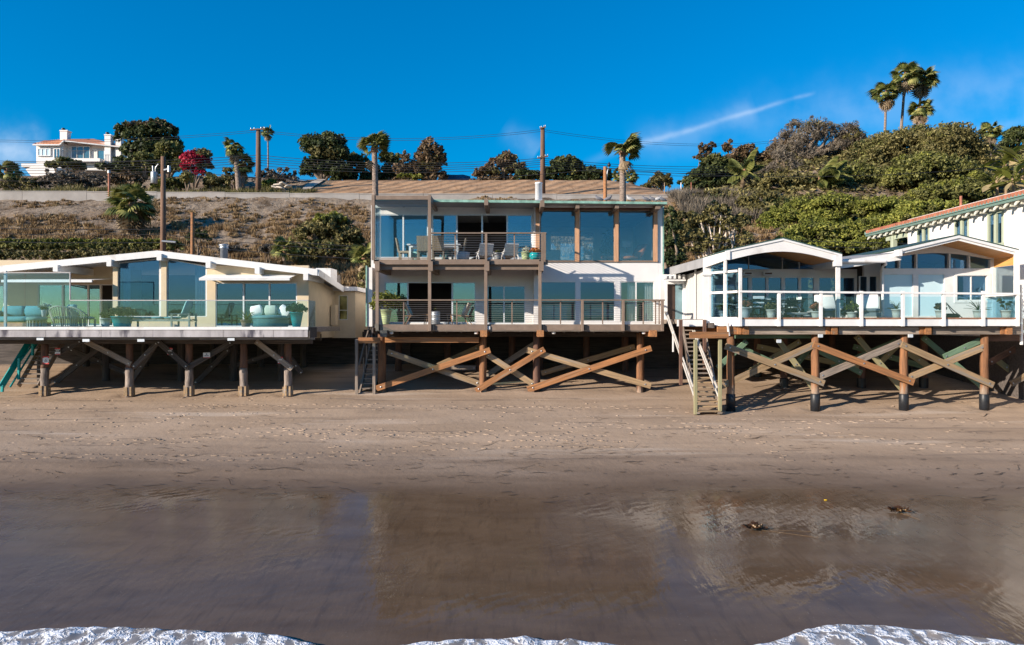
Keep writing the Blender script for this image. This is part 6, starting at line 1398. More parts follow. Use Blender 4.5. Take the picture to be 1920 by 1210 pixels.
def palm(label, Y, top, base, tr, L, n=26, dead=8, wind=0.0, skirt=0, group='fan palms', feather=False, low=-.7, bulge=1.25, name='palm_tree', up=1.35):
    """top/base = (px, py) of the crown's heart and the foot; wind blows fronds towards +X"""
    T = P(*top, Y); b = P(*base, Y)
    if Y > 46: b.z = min(b.z, hill_z(b.x, Y) - .3)
    t = thing(name, label, 'palm', b, group=group)
    n_ = 14; pts_ = []; rr = []
    for k in range(n_ + 1):
        q = k / n_; e = b.lerp(T, q); e.x += .12 * math.sin(q * 3.1) * (T - b).length * .06; pts_.append(e)
        rr.append(tr * (bulge - (bulge - .85) * q) * (1 + .07 * (k % 2)))
    part('trunk', MB().tube(pts_, rr, 10), palmbark, t, True)
    part('crown_heart', MB().lathe([(tr * .6, -.7 * tr * 2), (tr * 1.25, -.2), (tr * 1.1, .15), (tr * .3, .5)], T, 10), M('palm_heart', (.26, .14, .08), .85, .35, 6, bump=.6), t)
    ms = FEA if feather else FAN
    for k in range(n):
        az = k * 2.399 + R.uniform(-.2, .2); el = up - (up - low) * (k / n) ** .8 + R.uniform(-.15, .15)
        if wind:
            dx, dy = math.cos(az) * math.cos(el) + wind * R.uniform(.6, 1.2), math.sin(az) * math.cos(el); az = math.atan2(dy, dx); el *= .85
        frond(t, T + Vector((0, 0, R.uniform(-.15, .2))), az, el, L * R.uniform(.8, 1.1), R.choice(ms), R.uniform(-.5, .5))
    for k in range(dead): frond(t, T + Vector((0, 0, -.25 - R.uniform(0, .3))), k * 2.4 + R.uniform(-.3, .3), R.uniform(-1.45, -.9), L * R.uniform(.7, 1.0), R.choice(FEAD if feather else FAND), R.uniform(-.6, .6), 'dead_frond')
    for k in range(skirt):
        q = R.uniform(0, 1); e = T.lerp(b, q * .85) ; frond(t, e, k * 2.4, R.uniform(-1.5, -1.15), L * R.uniform(.5, .85), FAND[0], R.uniform(-.6, .6), 'dead_frond')
    return t
palm('fan palm with a sparse windswept crown rising at the left corner of the tall house', 56, (702, 280), (703, 400), .235, 1.65, 17, 2, .15, low=.05, up=1.45)
palm('fan palm blown hard to the right behind the right part of the tall house roof', 56, (1167, 284), (1164, 400), .25, 1.75, 22, 3, .65, low=.0, up=1.4)
palm('stubby shaggy fan palm growing on the dry slope', 72, (250, 383), (252, 455), .35, 2.75, 26, 26, 0, 40, low=-.7)
palm('fan palm with thick dead skirt leaning left above the wall', 90, (440, 276), (449, 362), .3, 1.6, 24, 12, -.3, 0, low=-.8)
palm('lower fan palm head with grey skirted trunk above the wall', 91, (454, 308), (450, 362), .42, 1.7, 26, 12, .2, 30, low=-.9)
palm('small slender fan palm on the skyline beside the tall dark pole', 128, (502, 248), (502, 318), .13, 1.35, 26, 8, 0)
palm('left-most palm of the tall group on the right crest', 110, (1661, 175), (1657, 262), .17, 2.5, 26, 12, .25)
palm('tallest palm of the group on the right crest, brown skirt under its crown', 111, (1697, 140), (1685, 262), .19, 2.5, 26, 16, .35)
palm('dense palm head behind the tallest palm on the right crest', 113, (1728, 150), (1716, 262), .2, 2.7, 32, 12, .3)
palm('lowest palm of the crest group with a broad straw skirt', 108, (1726, 205), (1722, 262), .45, 2.0, 30, 14, .3, 26)
palm('single fan palm right of the crest group near the right edge', 104, (1856, 246), (1856, 300), .2, 1.75, 30, 12, .1)
palm('small palm low on the skyline right of the leaning trunk', 120, (1184, 333), (1184, 358), .2, 1.4, 24, 6, 0)
palm('small palm half hidden by the right trunk on the skyline', 121, (1158, 330), (1158, 358), .2, 1.3, 22, 6, 0)
palm('drooping palm at the far left behind the wall', 93, (14, 322), (12, 356), .3, 1.9, 28, 10, .35, low=-.9)
palm('feather palm with few arching yellowed fronds below the russet trees', 90, (1396, 322), (1396, 362), .16, 2.6, 9, 4, 0, group='feather palms', feather=True, low=-.4)
palm('large wind-combed feather palm in front of the windblown tree', 88, (1538, 335), (1537, 368), .2, 2.9, 14, 8, .7, group='feather palms', feather=True, low=-.6)
palm('small green fan palm at the left foot of the big olive bush', 62, (533, 472), (533, 492), .15, 1.4, 16, 5, 0, low=-.3)
palm('spiky cabbage palm beside the left wall of the tall house', 45, (683, 482), (682, 530), .14, 1.05, 22, 10, 0, 14, low=-.5, name='cabbage_palm', group=None)
tree('creeper_bush', 'straggly green bush against the left side of the tall house', [(685, 520, 14, 22), (680, 545, 14, 18), (690, 500, 10, 18)], 44.5, 684, 2200, .11, L_olive, .12, None, 'bush', tips=4)
# giant bird-of-paradise clumps at the right edge
def paddle_mesh(name, mat):
    v, f = [], []
    for k in range(9):
        t = k / 8; w = .17 * math.sin(math.pi * min(1, max(0, (t - .35) / .65))) + .012; c = Vector((t, 0, -.35 * t * t)); v += [c + Vector((0, -w, .04)), c, c + Vector((0, w, .04))]
    for k in range(8): i = k * 3; f += [(i, i + 1, i + 4, i + 3), (i + 1, i + 2, i + 5, i + 4)]
    me = bpy.data.meshes.new(name); me.from_pydata(v, [], f); me.materials.append(mat); me.shade_smooth(); return me
PAD = [paddle_mesh('paddle_leaf', L_lime), paddle_mesh('paddle_leaf', L_green), paddle_mesh('paddle_leaf_dry', M('dry_paddle', (.26, .20, .10), .8, .3))]
for i, (px, py, yb, Y_, L_, lab) in enumerate(((1885, 300, 350, 72, 2.4, 'tall paddle-leaved plant left of the right edge'), (1915, 305, 360, 70, 2.6, 'tall paddle-leaved plant cut by the right edge'), (1868, 338, 362, 68, 2.0, 'low yellowing paddle-leaved plant over the villa roof'), (1898, 335, 365, 66, 2.0, 'low green paddle-leaved plant over the villa roof'))):
    b = P(px, yb, Y_); b.z = min(b.z, hill_z(b.x, Y_)); t = thing('paddle_plant', lab, 'plant', b, group='paddle-leaved plants'); part('stem', MB().tube([b, P(px + 2, (py + yb) / 2, Y_), P(px, py, Y_)], [.16, .12, .1], 8), M('stem_brown', (.3, .2, .12), .9), t, True)
    for k in range(16): frond(t, P(px + R.uniform(-3, 3), py + R.uniform(-4, (yb - py) * .6), Y_), k * 2.4, R.uniform(.2, 1.3) if k < 12 else R.uniform(-.8, .2), L_ * R.uniform(.7, 1.1), PAD[0] if k % 3 else PAD[1] if k < 12 else PAD[2], R.uniform(-.5, .5), 'leaf')
tree('bare_tree', 'grey leafless shrub between the single palm and the paddle-leaved plants', [(1855, 285, 20, 22), (1845, 305, 18, 18)], 98, 1852, 1500, .28, L_grey, .2, None, aspect=.1, tips=5)
tree('broadleaf_tree', 'dark bluish tree on the skyline at the right edge', [(1905, 255, 22, 18), (1920, 265, 22, 20), (1890, 275, 18, 18)], 118, 1905, 3400, .28, L_dark, .3, GH)
# rubble, steps and path on the terrace behind the wall
ph = grid('garden_path', [X(553, 90), X(572, 90)], [86.2, 90, 95, 100], lambda x, y: hill_z(x, y) + .12, M('path_concrete', (.42, .36, .30), .9, .15)); 
for i, (px, py, w_, h_) in enumerate(((522, 348, 9, 3), (531, 345, 7, 3), (516, 352, 7, 3), (540, 350, 6, 3), (526, 353, 8, 2.5))):
    Yb = 88.5 - i * .15; o = part('broken_slab', MB().cushion(-w_ * .065, w_ * .065, -.4, .4, -.1, .1, .2), M('pale_rubble', (.55, .48, .40), .9, .2), None, loc=(0, 0, 0)); o.location = P(px, py, Yb); o.rotation_euler = (R.uniform(-.3, .3), R.uniform(-.35, .35), R.uniform(0, 3))
    tag(o, 'broken pale concrete slab in the heap beside the garden path', 'rubble', 'rubble heap by the garden path')
for i, (px, lab) in enumerate(((1246, 'thin wooden stake at the right end of the graded bank'), (1277, 'white stake on the bank below the dark spreading tree'), (1296, 'dark red stake on the bank beside the fence rail'))):
    o = part('survey_stake', MB().tube([(0, 0, -.5), (0, 0, 1.6)], .06, 6), (tan_t, white_trim, redtile)[i], None, loc=(0, 0, 0)); o.location = (X(px, 88), 88, hill_z(X(px, 88), 88)); tag(o, lab, 'stake', 'stakes on the bank')

tree('windblown_tree', 'grey-brown twiggy tree between the russet trees and the tall windblown tree', [(1465, 300, 22, 26), (1450, 325, 26, 24), (1485, 325, 26, 28), (1500, 345, 28, 22)], 99, 1470, 4600, .28, L_grey, .3, None, aspect=.14, tips=5, extra=([[(1460, 330, 34, 24)], 1300, .24, L_olive],))
tree('windblown_tree', 'bare brown twiggy tree at the right shoulder of the tall windblown tree', [(1592, 250, 22, 22), (1610, 262, 18, 18), (1580, 275, 22, 18)], 103, 1592, 3400, .26, L_grey, .25, None, aspect=.16, tips=5, extra=([[(1600, 260, 24, 20)], 900, .24, L_olive],))
tree('understorey_bush', 'olive thicket on the bank right of the paperbark tree', [(1420, 395, 34, 20), (1440, 425, 34, 24), (1400, 380, 26, 16)], 78, 1425, 6500, .2, L_olive, .25, None, 'bush')
tree('understorey_bush', 'dull green thicket on the bank left of the paperbark tree', [(1285, 410, 24, 16), (1300, 430, 26, 18), (1275, 440, 22, 20)], 70, 1285, 4200, .18, L_olive, .2, None, 'bush')

tree('windblown_tree', 'tall bare-branched brown tree right of the crossarm-topped pole', [(1478, 262, 24, 22), (1492, 240, 20, 18), (1462, 285, 26, 22), (1500, 280, 26, 26)], 108, 1480, 5200, .26, L_grey, .35, GH, aspect=.15, tips=6, extra=([[(1470, 285, 30, 24)], 1400, .24, L_rust],))
tree('autumn_tree', 'mauve-brown tree rising above the dark spreading tree', [(1388, 295, 22, 20), (1402, 285, 18, 16), (1372, 305, 22, 18)], 109, 1388, 3600, .23, L_rust, .25, GH, tips=5, extra=([[(1385, 305, 26, 16)], 1200, .23, L_dark],))
tree('understorey_bush', 'dark brush bank under the dark spreading tree', [(1310, 375, 30, 14), (1350, 372, 34, 16), (1390, 372, 32, 18), (1330, 390, 34, 14), (1375, 392, 34, 16)], 84, 1350, 8000, .2, L_olive, .25, None, 'bush', extra=([[(1340, 378, 46, 14), (1395, 382, 26, 16)], 2600, .2, L_dark], [[(1300, 378, 26, 10), (1365, 366, 26, 10)], 1600, .2, L_grey]))
tree('understorey_bush', 'dark brush bank above the left gable of the white house', [(1430, 375, 32, 18), (1470, 385, 36, 18), (1445, 398, 36, 16)], 82, 1450, 5200, .2, L_olive, .25, None, 'bush', extra=([[(1450, 385, 46, 18)], 2200, .2, L_dark],))
tree('hillside_tree', 'tall dark canopy between the windblown trees and the palm crest', [(1625, 285, 34, 28), (1600, 305, 34, 26), (1650, 270, 26, 22)], 102, 1620, 8500, .18, L_olive, .35, None, extra=([[(1620, 290, 36, 26)], 3600, .18, L_dark],))
# ================================================================== things on the decks
def box_part(t, name, mat, *b): return part(name, MB().box(*b), mat, t)
def pot(label, px, Y, z, h, r0, r1, pm, plant, lm, lx=1.0, lz=1.0, group='potted plants on the decks', name='potted_plant', prof=None, n=420, size=.045):
    x = X(px, Y); t = thing(name, label, 'plant', (x, Y, z), group=group, local=True)
    part('pot', MB().lathe(prof or [(r0 * .9, 0), (r0, .01), (r0 + (r1 - r0) * .55, h * .5), (r1, h - .03), (r1 + .02, h - .03), (r1 + .02, h), (r1 - .02, h), (r1 - .03, h - .05)], (0, 0, 0), 18), pm, t, True)
    part('soil', MB().lathe([(r1 - .04, h - .06), (.01, h - .03)], (0, 0, 0), 12), soil, t)
    if plant == 'bush':
        C, N_ = crown_pts([((0, 0, h + .16 * lz), (.27 * lx, .24 * lx, .2 * lz)), ((.12 * lx, 0, h + .08 * lz), (.2 * lx, .18 * lx, .14 * lz)), ((-.13 * lx, .02, h + .1 * lz), (.18 * lx, .16 * lx, .15 * lz))], n, .4, 14); leafmesh('foliage', C, N_, size, .55, lm, t)
        mb = MB()
        for k in range(6): a = k * 1.05; mb.tube([(0, 0, h - .05), (.1 * lx * math.cos(a), .1 * lx * math.sin(a), h + .1 * lz), (.2 * lx * math.cos(a), .2 * lx * math.sin(a), h + .2 * lz)], [.012, .008, .004], 5)
        part('stems', mb, bark, t, kind='stuff')
    elif plant == 'spiky':
        for k in range(18): frond(t, Vector((0, 0, h - .02)), k * 2.4, R.uniform(.25, 1.35), .42 * lx * R.uniform(.8, 1.15), SPK[lm.name], R.uniform(-.3, .3), 'leaf')
    elif plant == 'leggy':
        mb = MB(); Cs = []
        for k in range(7):
            a = k * .9; e = Vector((.22 * lx * math.cos(a), .18 * lx * math.sin(a), h + .16 * lz + .07 * lz * (k % 4))); mb.tube([(0, 0, h - .04), e * .5 + Vector((0, 0, h * .5)), e], [.014, .01, .007], 5); Cs.append((tuple(e), (.07 * lx, .07 * lx, .05)))
        part('stems', mb, bark, t, kind='stuff'); C, N_ = crown_pts(Cs, n // 2, .6, 12); leafmesh('foliage', C, N_, size * 1.2, .6, lm, t)
    return t
def spike_mesh(mat):
    v = []; f = []
    for k in range(5): q = k / 4; w = .055 * (1 - q) + .004; v += [(q, -w, .03 - .25 * q * q), (q, 0, -.25 * q * q), (q, w, .03 - .25 * q * q)]
    for k in range(4): i = 3 * k; f += [(i, i + 1, i + 4, i + 3), (i + 1, i + 2, i + 5, i + 4)]
    me = bpy.data.meshes.new('spike_leaf'); me.from_pydata(v, [], f); me.materials.append(mat); return me
SPK = {m_.name: spike_mesh(m_) for m_ in (L_green, L_dark, L_fern, L_pink, L_lime)}
# ---- beige house deck
zq = zl
s = thing('sofa', 'teal upholstered sofa at the left end of the beige house deck', 'sofa', (X(40, YD + 1.3), YD + 1.3, zq), local=True)
box_part(s, 'base', teak, -.95, .95, -.4, .4, .02, .18); part('seat_cushion', MB().cushion(-.9, .9, -.42, .3, .18, .42), teal_f, s, True); part('back_cushion', MB().cushion(-.9, 0, .1, .42, .42, .85), teal_f, s, True); part('back_cushion', MB().cushion(.02, .9, .1, .42, .42, .85), teal_f, s, True); part('arm', MB().cushion(-1.12, -.9, -.42, .42, .1, .66), grey_f, s, True)
s = thing('ottoman', 'round slatted ottoman with a blue cushion beside the teal sofa', 'ottoman', (X(69, YD + .5), YD + .5, zq), local=True)
part('cushion', MB().lathe([(.3, .25), (.36, .28), (.36, .36), (.3, .4)], seg=20), aqua_f, s, True)
for k in range(18): a = k * math.pi / 9; part('slat', MB().box(-.025, .025, -.01, .01, 0, .25).rot(Matrix.Translation((.33 * math.cos(a), .33 * math.sin(a), 0)) @ Matrix.Rotation(a + math.pi / 2, 4, 'Z')), palewood, s)
s = thing('side_table', 'low dark side table under the hydrangeas on the beige house deck', 'table', (X(92, YD + 1.0), YD + 1.0, zq), local=True)
box_part(s, 'top', teak, -.4, .4, -.3, .3, .36, .40)
for a in (-.35, .35):
    for b in (-.25, .25): box_part(s, 'leg', teak, a - .025, a + .025, b - .025, b + .025, 0, .36)
t = thing('flower_vase', 'white vase of white hydrangeas on the beige house deck', 'vase', (X(82.5, YD + 1.0), YD + 1.0, zq + .402), local=True)
part('vase', MB().lathe([(.06, 0), (.075, .02), (.105, .26), (.11, .27), (.09, .25)], seg=14), white_trim, t, True)
for a, b, c in ((-.14, 0, .42), (.06, -.05, .46), (.2, 0, .43), (-.02, .05, .36)):
    C, N_ = crown_pts([((a, b, c), (.10, .10, .085))], 130, .5, 12); leafmesh('bloom', C, N_, .03, .7, L_white, t)
C, N_ = crown_pts([((0, 0, .33), (.18, .1, .1))], 80, .5, 10); leafmesh('leaves', C, N_, .05, .5, L_green, t)
part('twig', MB().tube([(0, 0, .2), (.2, 0, .5), (.36, 0, .64)], .006, 5).tube([(0, 0, .2), (-.1, 0, .5), (-.12, 0, .66)], .006, 5), bark, t, kind='stuff')
def barrel_chair(label, px, Y, rz):
    s = thing('slatted_chair', label, 'chair', (X(px, Y), Y, zq), rz, 'slatted armchairs', local=True)
    n = 17
    for k in range(n):
        a = math.pi * (k / (n - 1)) ; hgt = .45 + .36 * math.sin(a); c, q = math.cos(a), math.sin(a)
        part('slat', MB().bar((.42 * c, -.05 - .30 * q, .02), (.56 * c, -.1 - .42 * q, hgt), .05, .016, up=(-q, c, 0)), palewood, s)
    part('top_rail', MB().tube([(.56 * math.cos(math.pi * k / 16), -.1 - .42 * math.sin(math.pi * k / 16), .45 + .36 * math.sin(math.pi * k / 16)) for k in range(17)], .03, 6), palewood, s, True)
    part('seat', MB().cushion(-.42, .42, -.32, .35, .3, .42), aqua_f, s, True)
    for a in (-.38, .38): box_part(s, 'leg', palewood, a - .03, a + .03, .27, .33, 0, .32)
    return s
barrel_chair('round-backed slatted armchair seen from behind on the beige house deck', 125, YD + .75, 0)
c2_ = barrel_chair('second slatted armchair with a pale cushion behind the round-backed one', 154, YD + 1.6, -.5)
part('head_cushion', MB().cushion(-.22, .22, -.5, -.3, .75, .9), aqua_f, c2_, True)
p = pot('big teal planter with feathery grey-green shrub left of the tall windows', 229, YD + .8, zq, .42, .30, .40, pot_teal, 'bush', L_olive, 2.0, 1.1, n=1500, size=.05)
s = thing('chaise_longue', 'pale wooden chaise longue with aqua cushions on the beige house deck', 'chaise', (X(312, YD + 1.1), YD + 1.1, zq), local=True)
for y_ in (-.3, .3): box_part(s, 'side_rail', palewood, -1.35, 1.1, y_ - .025, y_ + .025, .22, .30)
for a in (-1.3, .35, 1.05):
    for y_ in (-.3, .3): box_part(s, 'leg', palewood, a - .03, a + .03, y_ - .03, y_ + .03, 0, .22 if a < 0 else .5 if a > .3 else .2)
for k in range(9): box_part(s, 'slat', palewood, -1.3 + k * .27, -1.12 + k * .27, -.28, .28, .301, .315)
for a, b in ((-1.33, -.55), (-.52, -.05), (-.02, .55)): part('cushion', MB().cushion(a, b, -.3, .3, .32, .41), aqua_f, s, True)
part('back_cushion', MB().cushion(-.02, .75, -.3, .3, -.03, .09).rot(Matrix.Translation((.72, 0, .38)) @ Matrix.Rotation(-1.2, 4, 'Y')), aqua_f, s, True)
for y_ in (-.34, .34): part('armrest', MB().box(.3, 1.1, y_ - .03, y_ + .03, .5, .54), palewood, s)
part('front_hoop', MB().tube([(-1.55, -.3, 0), (-1.5, -.3, .2), (-1.38, -.3, .3)], .015, 6), steel, s)
pot('clay pot of cactus left of the round daybed', 461, YD + .8, zq, .28, .15, .2, pot_clay, 'spiky', L_lime, 1.2, n=200)
s = thing('daybed', 'round teal daybed with cushions on the beige house deck', 'daybed', (X(507, YD + 1.1), YD + 1.1, zq), local=True)
part('base', MB().lathe([(.66, 0), (.70, .03), (.70, .30), (.66, .32)], seg=28, sy=.9), M('teal_wicker', (.10, .24, .24), .8, .25, 40, bump=.4), s, True); part('mattress', MB().lathe([(.66, .32), (.72, .35), (.72, .42), (.62, .46)], seg=28, sy=.9), aqua_f, s, True)
for a, b, m_, e in ((-.52, 0, white_f, -.2), (.48, 0, white_f, .5), (.05, -.1, sage_f, 0), (-.05, .2, aqua_f, .1)):
    part('pillow', MB().cushion(-.24, .24, -.09, .09, 0, .4, .45).rot(Matrix.Translation((a, b, .46)) @ Matrix.Rotation(e, 4, 'Y')), m_, s, True)
pot('tall tapering turquoise planter with a dark fern at the right end of the glass rail', 556, YD + .5, zq, .58, .15, .25, pot_teal, 'bush', L_fern, 1.5, 1.0, n=1100, size=.06)
pot('white pot of leafy shrub left behind the big teal planter', 198, YD + 1.5, zq, .35, .14, .2, pot_w, 'bush', L_green, .8, n=300)
# ---- tall house, upper deck
s = thing('dining_table', 'white dining table on the upper deck of the tall house', 'table', (X(815, 31.3), 31.3, zu), local=True)
box_part(s, 'top', white_trim, -1.15, 1.15, -.42, .42, .70, .74); box_part(s, 'apron', white_trim, -1.05, 1.05, -.36, .36, .60, .695)
for a in (-1.02, 1.02):
    for b in (-.34, .34): box_part(s, 'leg', white_trim, a - .04, a + .04, b - .04, b + .04, 0, .60)
def wick(label, px, Y, rz):
    s = thing('wicker_chair', label, 'chair', (X(px, Y), Y, zu), rz, 'wicker dining chairs on the upper deck', local=True)
    box_part(s, 'seat', wicker, -.25, .25, -.24, .26, .38, .46)
    for k in range(5): part('back_panel', MB().bar((-.2 + k * .1, -.24, .40), (-.2 + k * .1, -.36, 1.02), .092, .05), wicker, s)
    for a in (-.22, .22):
        for b in (-.2, .22): box_part(s, 'leg', wicker, a - .03, a + .03, b - .03, b + .03, 0, .38)
    return s
wick('wicker dining chair with its back to the sea, left of the middle post', 794, 30.7, 0); wick('sunlit wicker dining chair with its back to the sea, right of the middle post', 822.5, 30.6, 0)
wick('wicker dining chair at the left end of the white table', 759, 31.3, -math.pi / 2); wick('wicker dining chair at the right end of the white table', 858, 31.4, math.pi / 2)
for c, lab in ((781, 'pale aqua garden stool under the left part of the white table'), (835, 'pale aqua garden stool under the right part of the white table')):
    s = thing('garden_stool', lab, 'stool', (X(c, 31.5), 31.5, zu), group='garden stools under the white table', local=True); part('body', MB().lathe([(.17, 0), (.2, .02), (.14, .22), (.2, .43), (.17, .45)], seg=16), aqua_f, s, True)
s = thing('planter', 'low grey stone planter at the left end of the upper deck', 'planter', (X(868, 31.2), 31.2, zu), local=True); part('body', MB().lathe([(.2, 0), (.26, .05), (.3, .4), (.26, .42)], seg=16), pot_grey, s, True)
def sling(label, px, Y):
    s = thing('sling_chair', label, 'chair', (X(px, Y), Y, zu), .35, 'low white sling chairs on the upper deck', local=True)
    part('back', MB().bar((0, .05, .25), (0, -.22, .72), .62, .04), white_f, s); part('seat', MB().bar((0, .02, .27), (0, .75, .20), .62, .04), white_f, s); part('footrest', MB().bar((0, .75, .20), (0, 1.25, .16), .6, .04), white_f, s)
    for a in (-.33, .33): part('leg', MB().bar((a, -.22, 0), (a, .05, .36), .03, .05).bar((a, .05, .36), (a, .25, 0), .03, .05), white_trim, s); part('armrest', MB().bar((a, -.2, .38), (a, .4, .36), .05, .03), white_trim, s)
sling('low white sling chair left of the galvanised bucket', 910, 30.9); sling('low white sling chair right of the galvanised bucket', 957, 30.9)
pot('galvanised bucket with a yellow-green plant between the sling chairs', 933.5, 30.5, zu, .30, .13, .17, galv, 'bush', L_lime, .35, .5, n=160, size=.03)
pot('pale green pot of trailing flowers left of the turquoise bowl', 986, 30.6, zu, .36, .15, .2, pot_green, 'bush', L_white, .6, .7, n=380, size=.03)
pot('turquoise bowl of orange flowers at the corner of the upper deck', 1003, 30.4, zu, .32, .2, .2, pot_teal, 'bush', L_orange, .85, .55, n=700, size=.035, prof=[(.14, 0), (.2, .05), (.245, .17), (.22, .29), (.2, .31), (.18, .3)])
# ---- tall house, lower deck
pot('tall pale green pot with a rambling leafy shrub on the lower deck', 724, 30.7, zd, .62, .14, .24, pot_green, 'bush', L_lime, 2.4, 2.3, n=2600, size=.05)
def lounge(label, px, Y, rz, m_):
    s = thing('lounge_chair', label, 'chair', (X(px, Y), Y, zd), rz, 'wooden lounge chairs on the lower deck', local=True)
    part('back', MB().bar((-.3, 0, .32), (-.55, 0, .92), .55, .035, up=(1, 0, .4)), palewood, s); part('cushion', MB().cushion(-.28, .28, -.05, .05, 0, .48, .35).rot(Matrix.Translation((-.25, 0, .38)) @ Matrix.Rotation(-.42, 4, 'Y') @ Matrix.Rotation(math.pi / 2, 4, 'Z')), teal_f if m_ else sage_f, s, True)
    part('seat', MB().bar((-.35, 0, .34), (.38, 0, .40), .55, .03), wicker, s)
    for b in (-.29, .29):
        part('leg', MB().bar((-.55, b, 0), (-.3, b, .42), .03, .035), teak, s); part('leg', MB().bar((.32, b, 0), (.38, b, .42), .03, .035), teak, s); part('side_rail', MB().bar((-.58, b, .36), (.42, b, .42), .03, .04), teak, s)
    part('stretcher', MB().bar((.35, -.29, .2), (.35, .29, .2), .03, .03), teak, s)
    return s
lounge('shaded lounge chair with a blue cushion behind the left cable rail', 783, 31.2, .25, 1); lounge('sunlit wooden lounge chair with a pale cushion right of the metal drum', 858, 31.1, math.pi - .2, 0)
pot('galvanised drum with a small yellow plant between the lounge chairs', 816.5, 30.6, zd, .55, .2, .2, galv, 'bush', L_lime, .3, .4, n=120, size=.03, prof=[(.19, 0), (.2, .02), (.2, .18), (.207, .2), (.2, .22), (.2, .36), (.207, .38), (.2, .4), (.2, .53), (.17, .55)])
# ---- rooms of the tall house
s = thing('reading_chair', 'tan leather reclining chair behind the upper corner window', 'armchair', (X(1181, 33.6), 33.6, zu), .5, local=True)
part('seat', MB().cushion(-.34, .34, -.3, .35, .3, .46), leather, s, True); part('back', MB().cushion(-.34, .34, -.08, .08, 0, .7, .3).rot(Matrix.Translation((.36, 0, .4)) @ Matrix.Rotation(.55, 4, 'Y') @ Matrix.Rotation(math.pi / 2, 4, 'Z')), leather, s, True); part('shell', MB().bar((.38, 0, .35), (.8, 0, 1.05), .62, .04, up=(1, 0, -.5)), teak, s); part('base', MB().lathe([(.32, 0), (.05, .05), (.04, .3)], seg=10), black_m, s)
s = thing('footstool', 'tan leather footstool in front of the reclining chair', 'footstool', (X(1139, 33.4), 33.4, zu), local=True); part('cushion', MB().cushion(-.3, .3, -.25, .25, .3, .46), leather, s, True); part('base', MB().lathe([(.26, 0), (.05, .05), (.04, .3)], seg=10), black_m, s)
s = thing('table_lamp', 'white drum-shade lamp on a pale cabinet behind the reclining chair', 'lamp', (X(1175, 35.5), 35.5, zu + .762), local=True); part('shade', MB().lathe([(.2, .3), (.24, .3), (.22, .62), (.2, .62)], seg=16), white_f, s, True); part('stem', MB().lathe([(.1, 0), (.05, .05), (.03, .3)], seg=10), teak, s)
s = thing('cabinet', 'pale cabinet carrying the drum-shade lamp in the upper corner room', 'cabinet', (X(1180, 35.5), 35.5, zu), local=True); box_part(s, 'body', white_trim, -.7, .7, -.25, .25, .05, .76); box_part(s, 'plinth', teak, -.65, .65, -.2, .2, 0, .05)
for a in (-.35, .35): box_part(s, 'door', white_trim, a - .33, a + .33, -.27, -.252, .1, .72)
pot('dark tall houseplant behind the middle upper window', 1140, 35.0, zu, .4, .15, .2, pot_w, 'bush', L_dark, 1.2, 4.2, n=700, size=.09, group='houseplants in the upper room', name='houseplant')
pot('white orchid in a pot behind the middle upper window', 1104, 33.2, zu, .45, .12, .16, pot_grey, 'leggy', L_white, .9, 1.6, n=300, size=.05, group='houseplants in the upper room', name='houseplant')
s = thing('armchair', 'low dark armchair deep in the upper room behind the left window', 'armchair', (X(1035, 34.2), 34.2, zu), local=True); part('seat', MB().cushion(-.4, .4, -.4, .4, .2, .45), grey_f, s, True); part('back', MB().cushion(-.4, .4, .25, .42, .4, .85), grey_f, s, True)
for a in (-.35, .35):
    for b in (-.33, .33): box_part(s, 'leg', teak, a - .03, a + .03, b - .03, b + .03, 0, .2)
s = thing('dresser', 'white dresser behind the lower left picture window', 'dresser', (X(1032, 33.6), 33.6, zd), local=True); box_part(s, 'body', white_trim, -.75, .75, -.25, .25, .05, .85)
for a in (-.38, .38):
    for k in range(3): box_part(s, 'drawer', white_trim, a - .35, a + .35, -.27, -.252, .1 + k * .25, .32 + k * .25)
for a, b in ((-.25, .12), (.45, .16)): box_part(s, 'leg', teak, a - .03, a + .03, -.2, -.14, 0, .05)
s = thing('bed', 'bed with pale bedding behind the lower middle picture window', 'bed', (X(1122, 34.6), 34.6, zd), local=True)
box_part(s, 'base', teak, -1, 1, -1, 1, .1, .3); part('mattress', MB().cushion(-1, 1, -1, 1, .3, .58, .1), white_f, s, True); part('bedding', MB().cushion(-.7, 1.02, -1.04, .4, .5, .72, .2), M('pale_blue_bedding', (.55, .62, .66), .9, .08), s, True)
for a in (-.5, .5): part('pillow', MB().cushion(a - .35, a + .35, .55, .95, .58, .74, .4), white_f, s, True)
for (a, b) in ((1176, 1191), (1208, 1226)):
    c = part('curtain', MB().add(*(lambda n: ([(X(a + (b - a) * i / n, YR + .3), YR + .3 + .05 * math.sin(i * 1.55), z) for z in (zd, Z(530, YR)) for i in range(n + 1)], [(i, i + 1, n + 2 + i, n + 1 + i) for i in range(n)]))(22)), curtain_m, None, True); tag(c, 'white pleated curtain half drawn behind the left leaf of the lower corner slider' if a < 1200 else 'white pleated curtain bunched at the right end of the lower corner slider', 'curtain', 'curtains in the lower corner room')
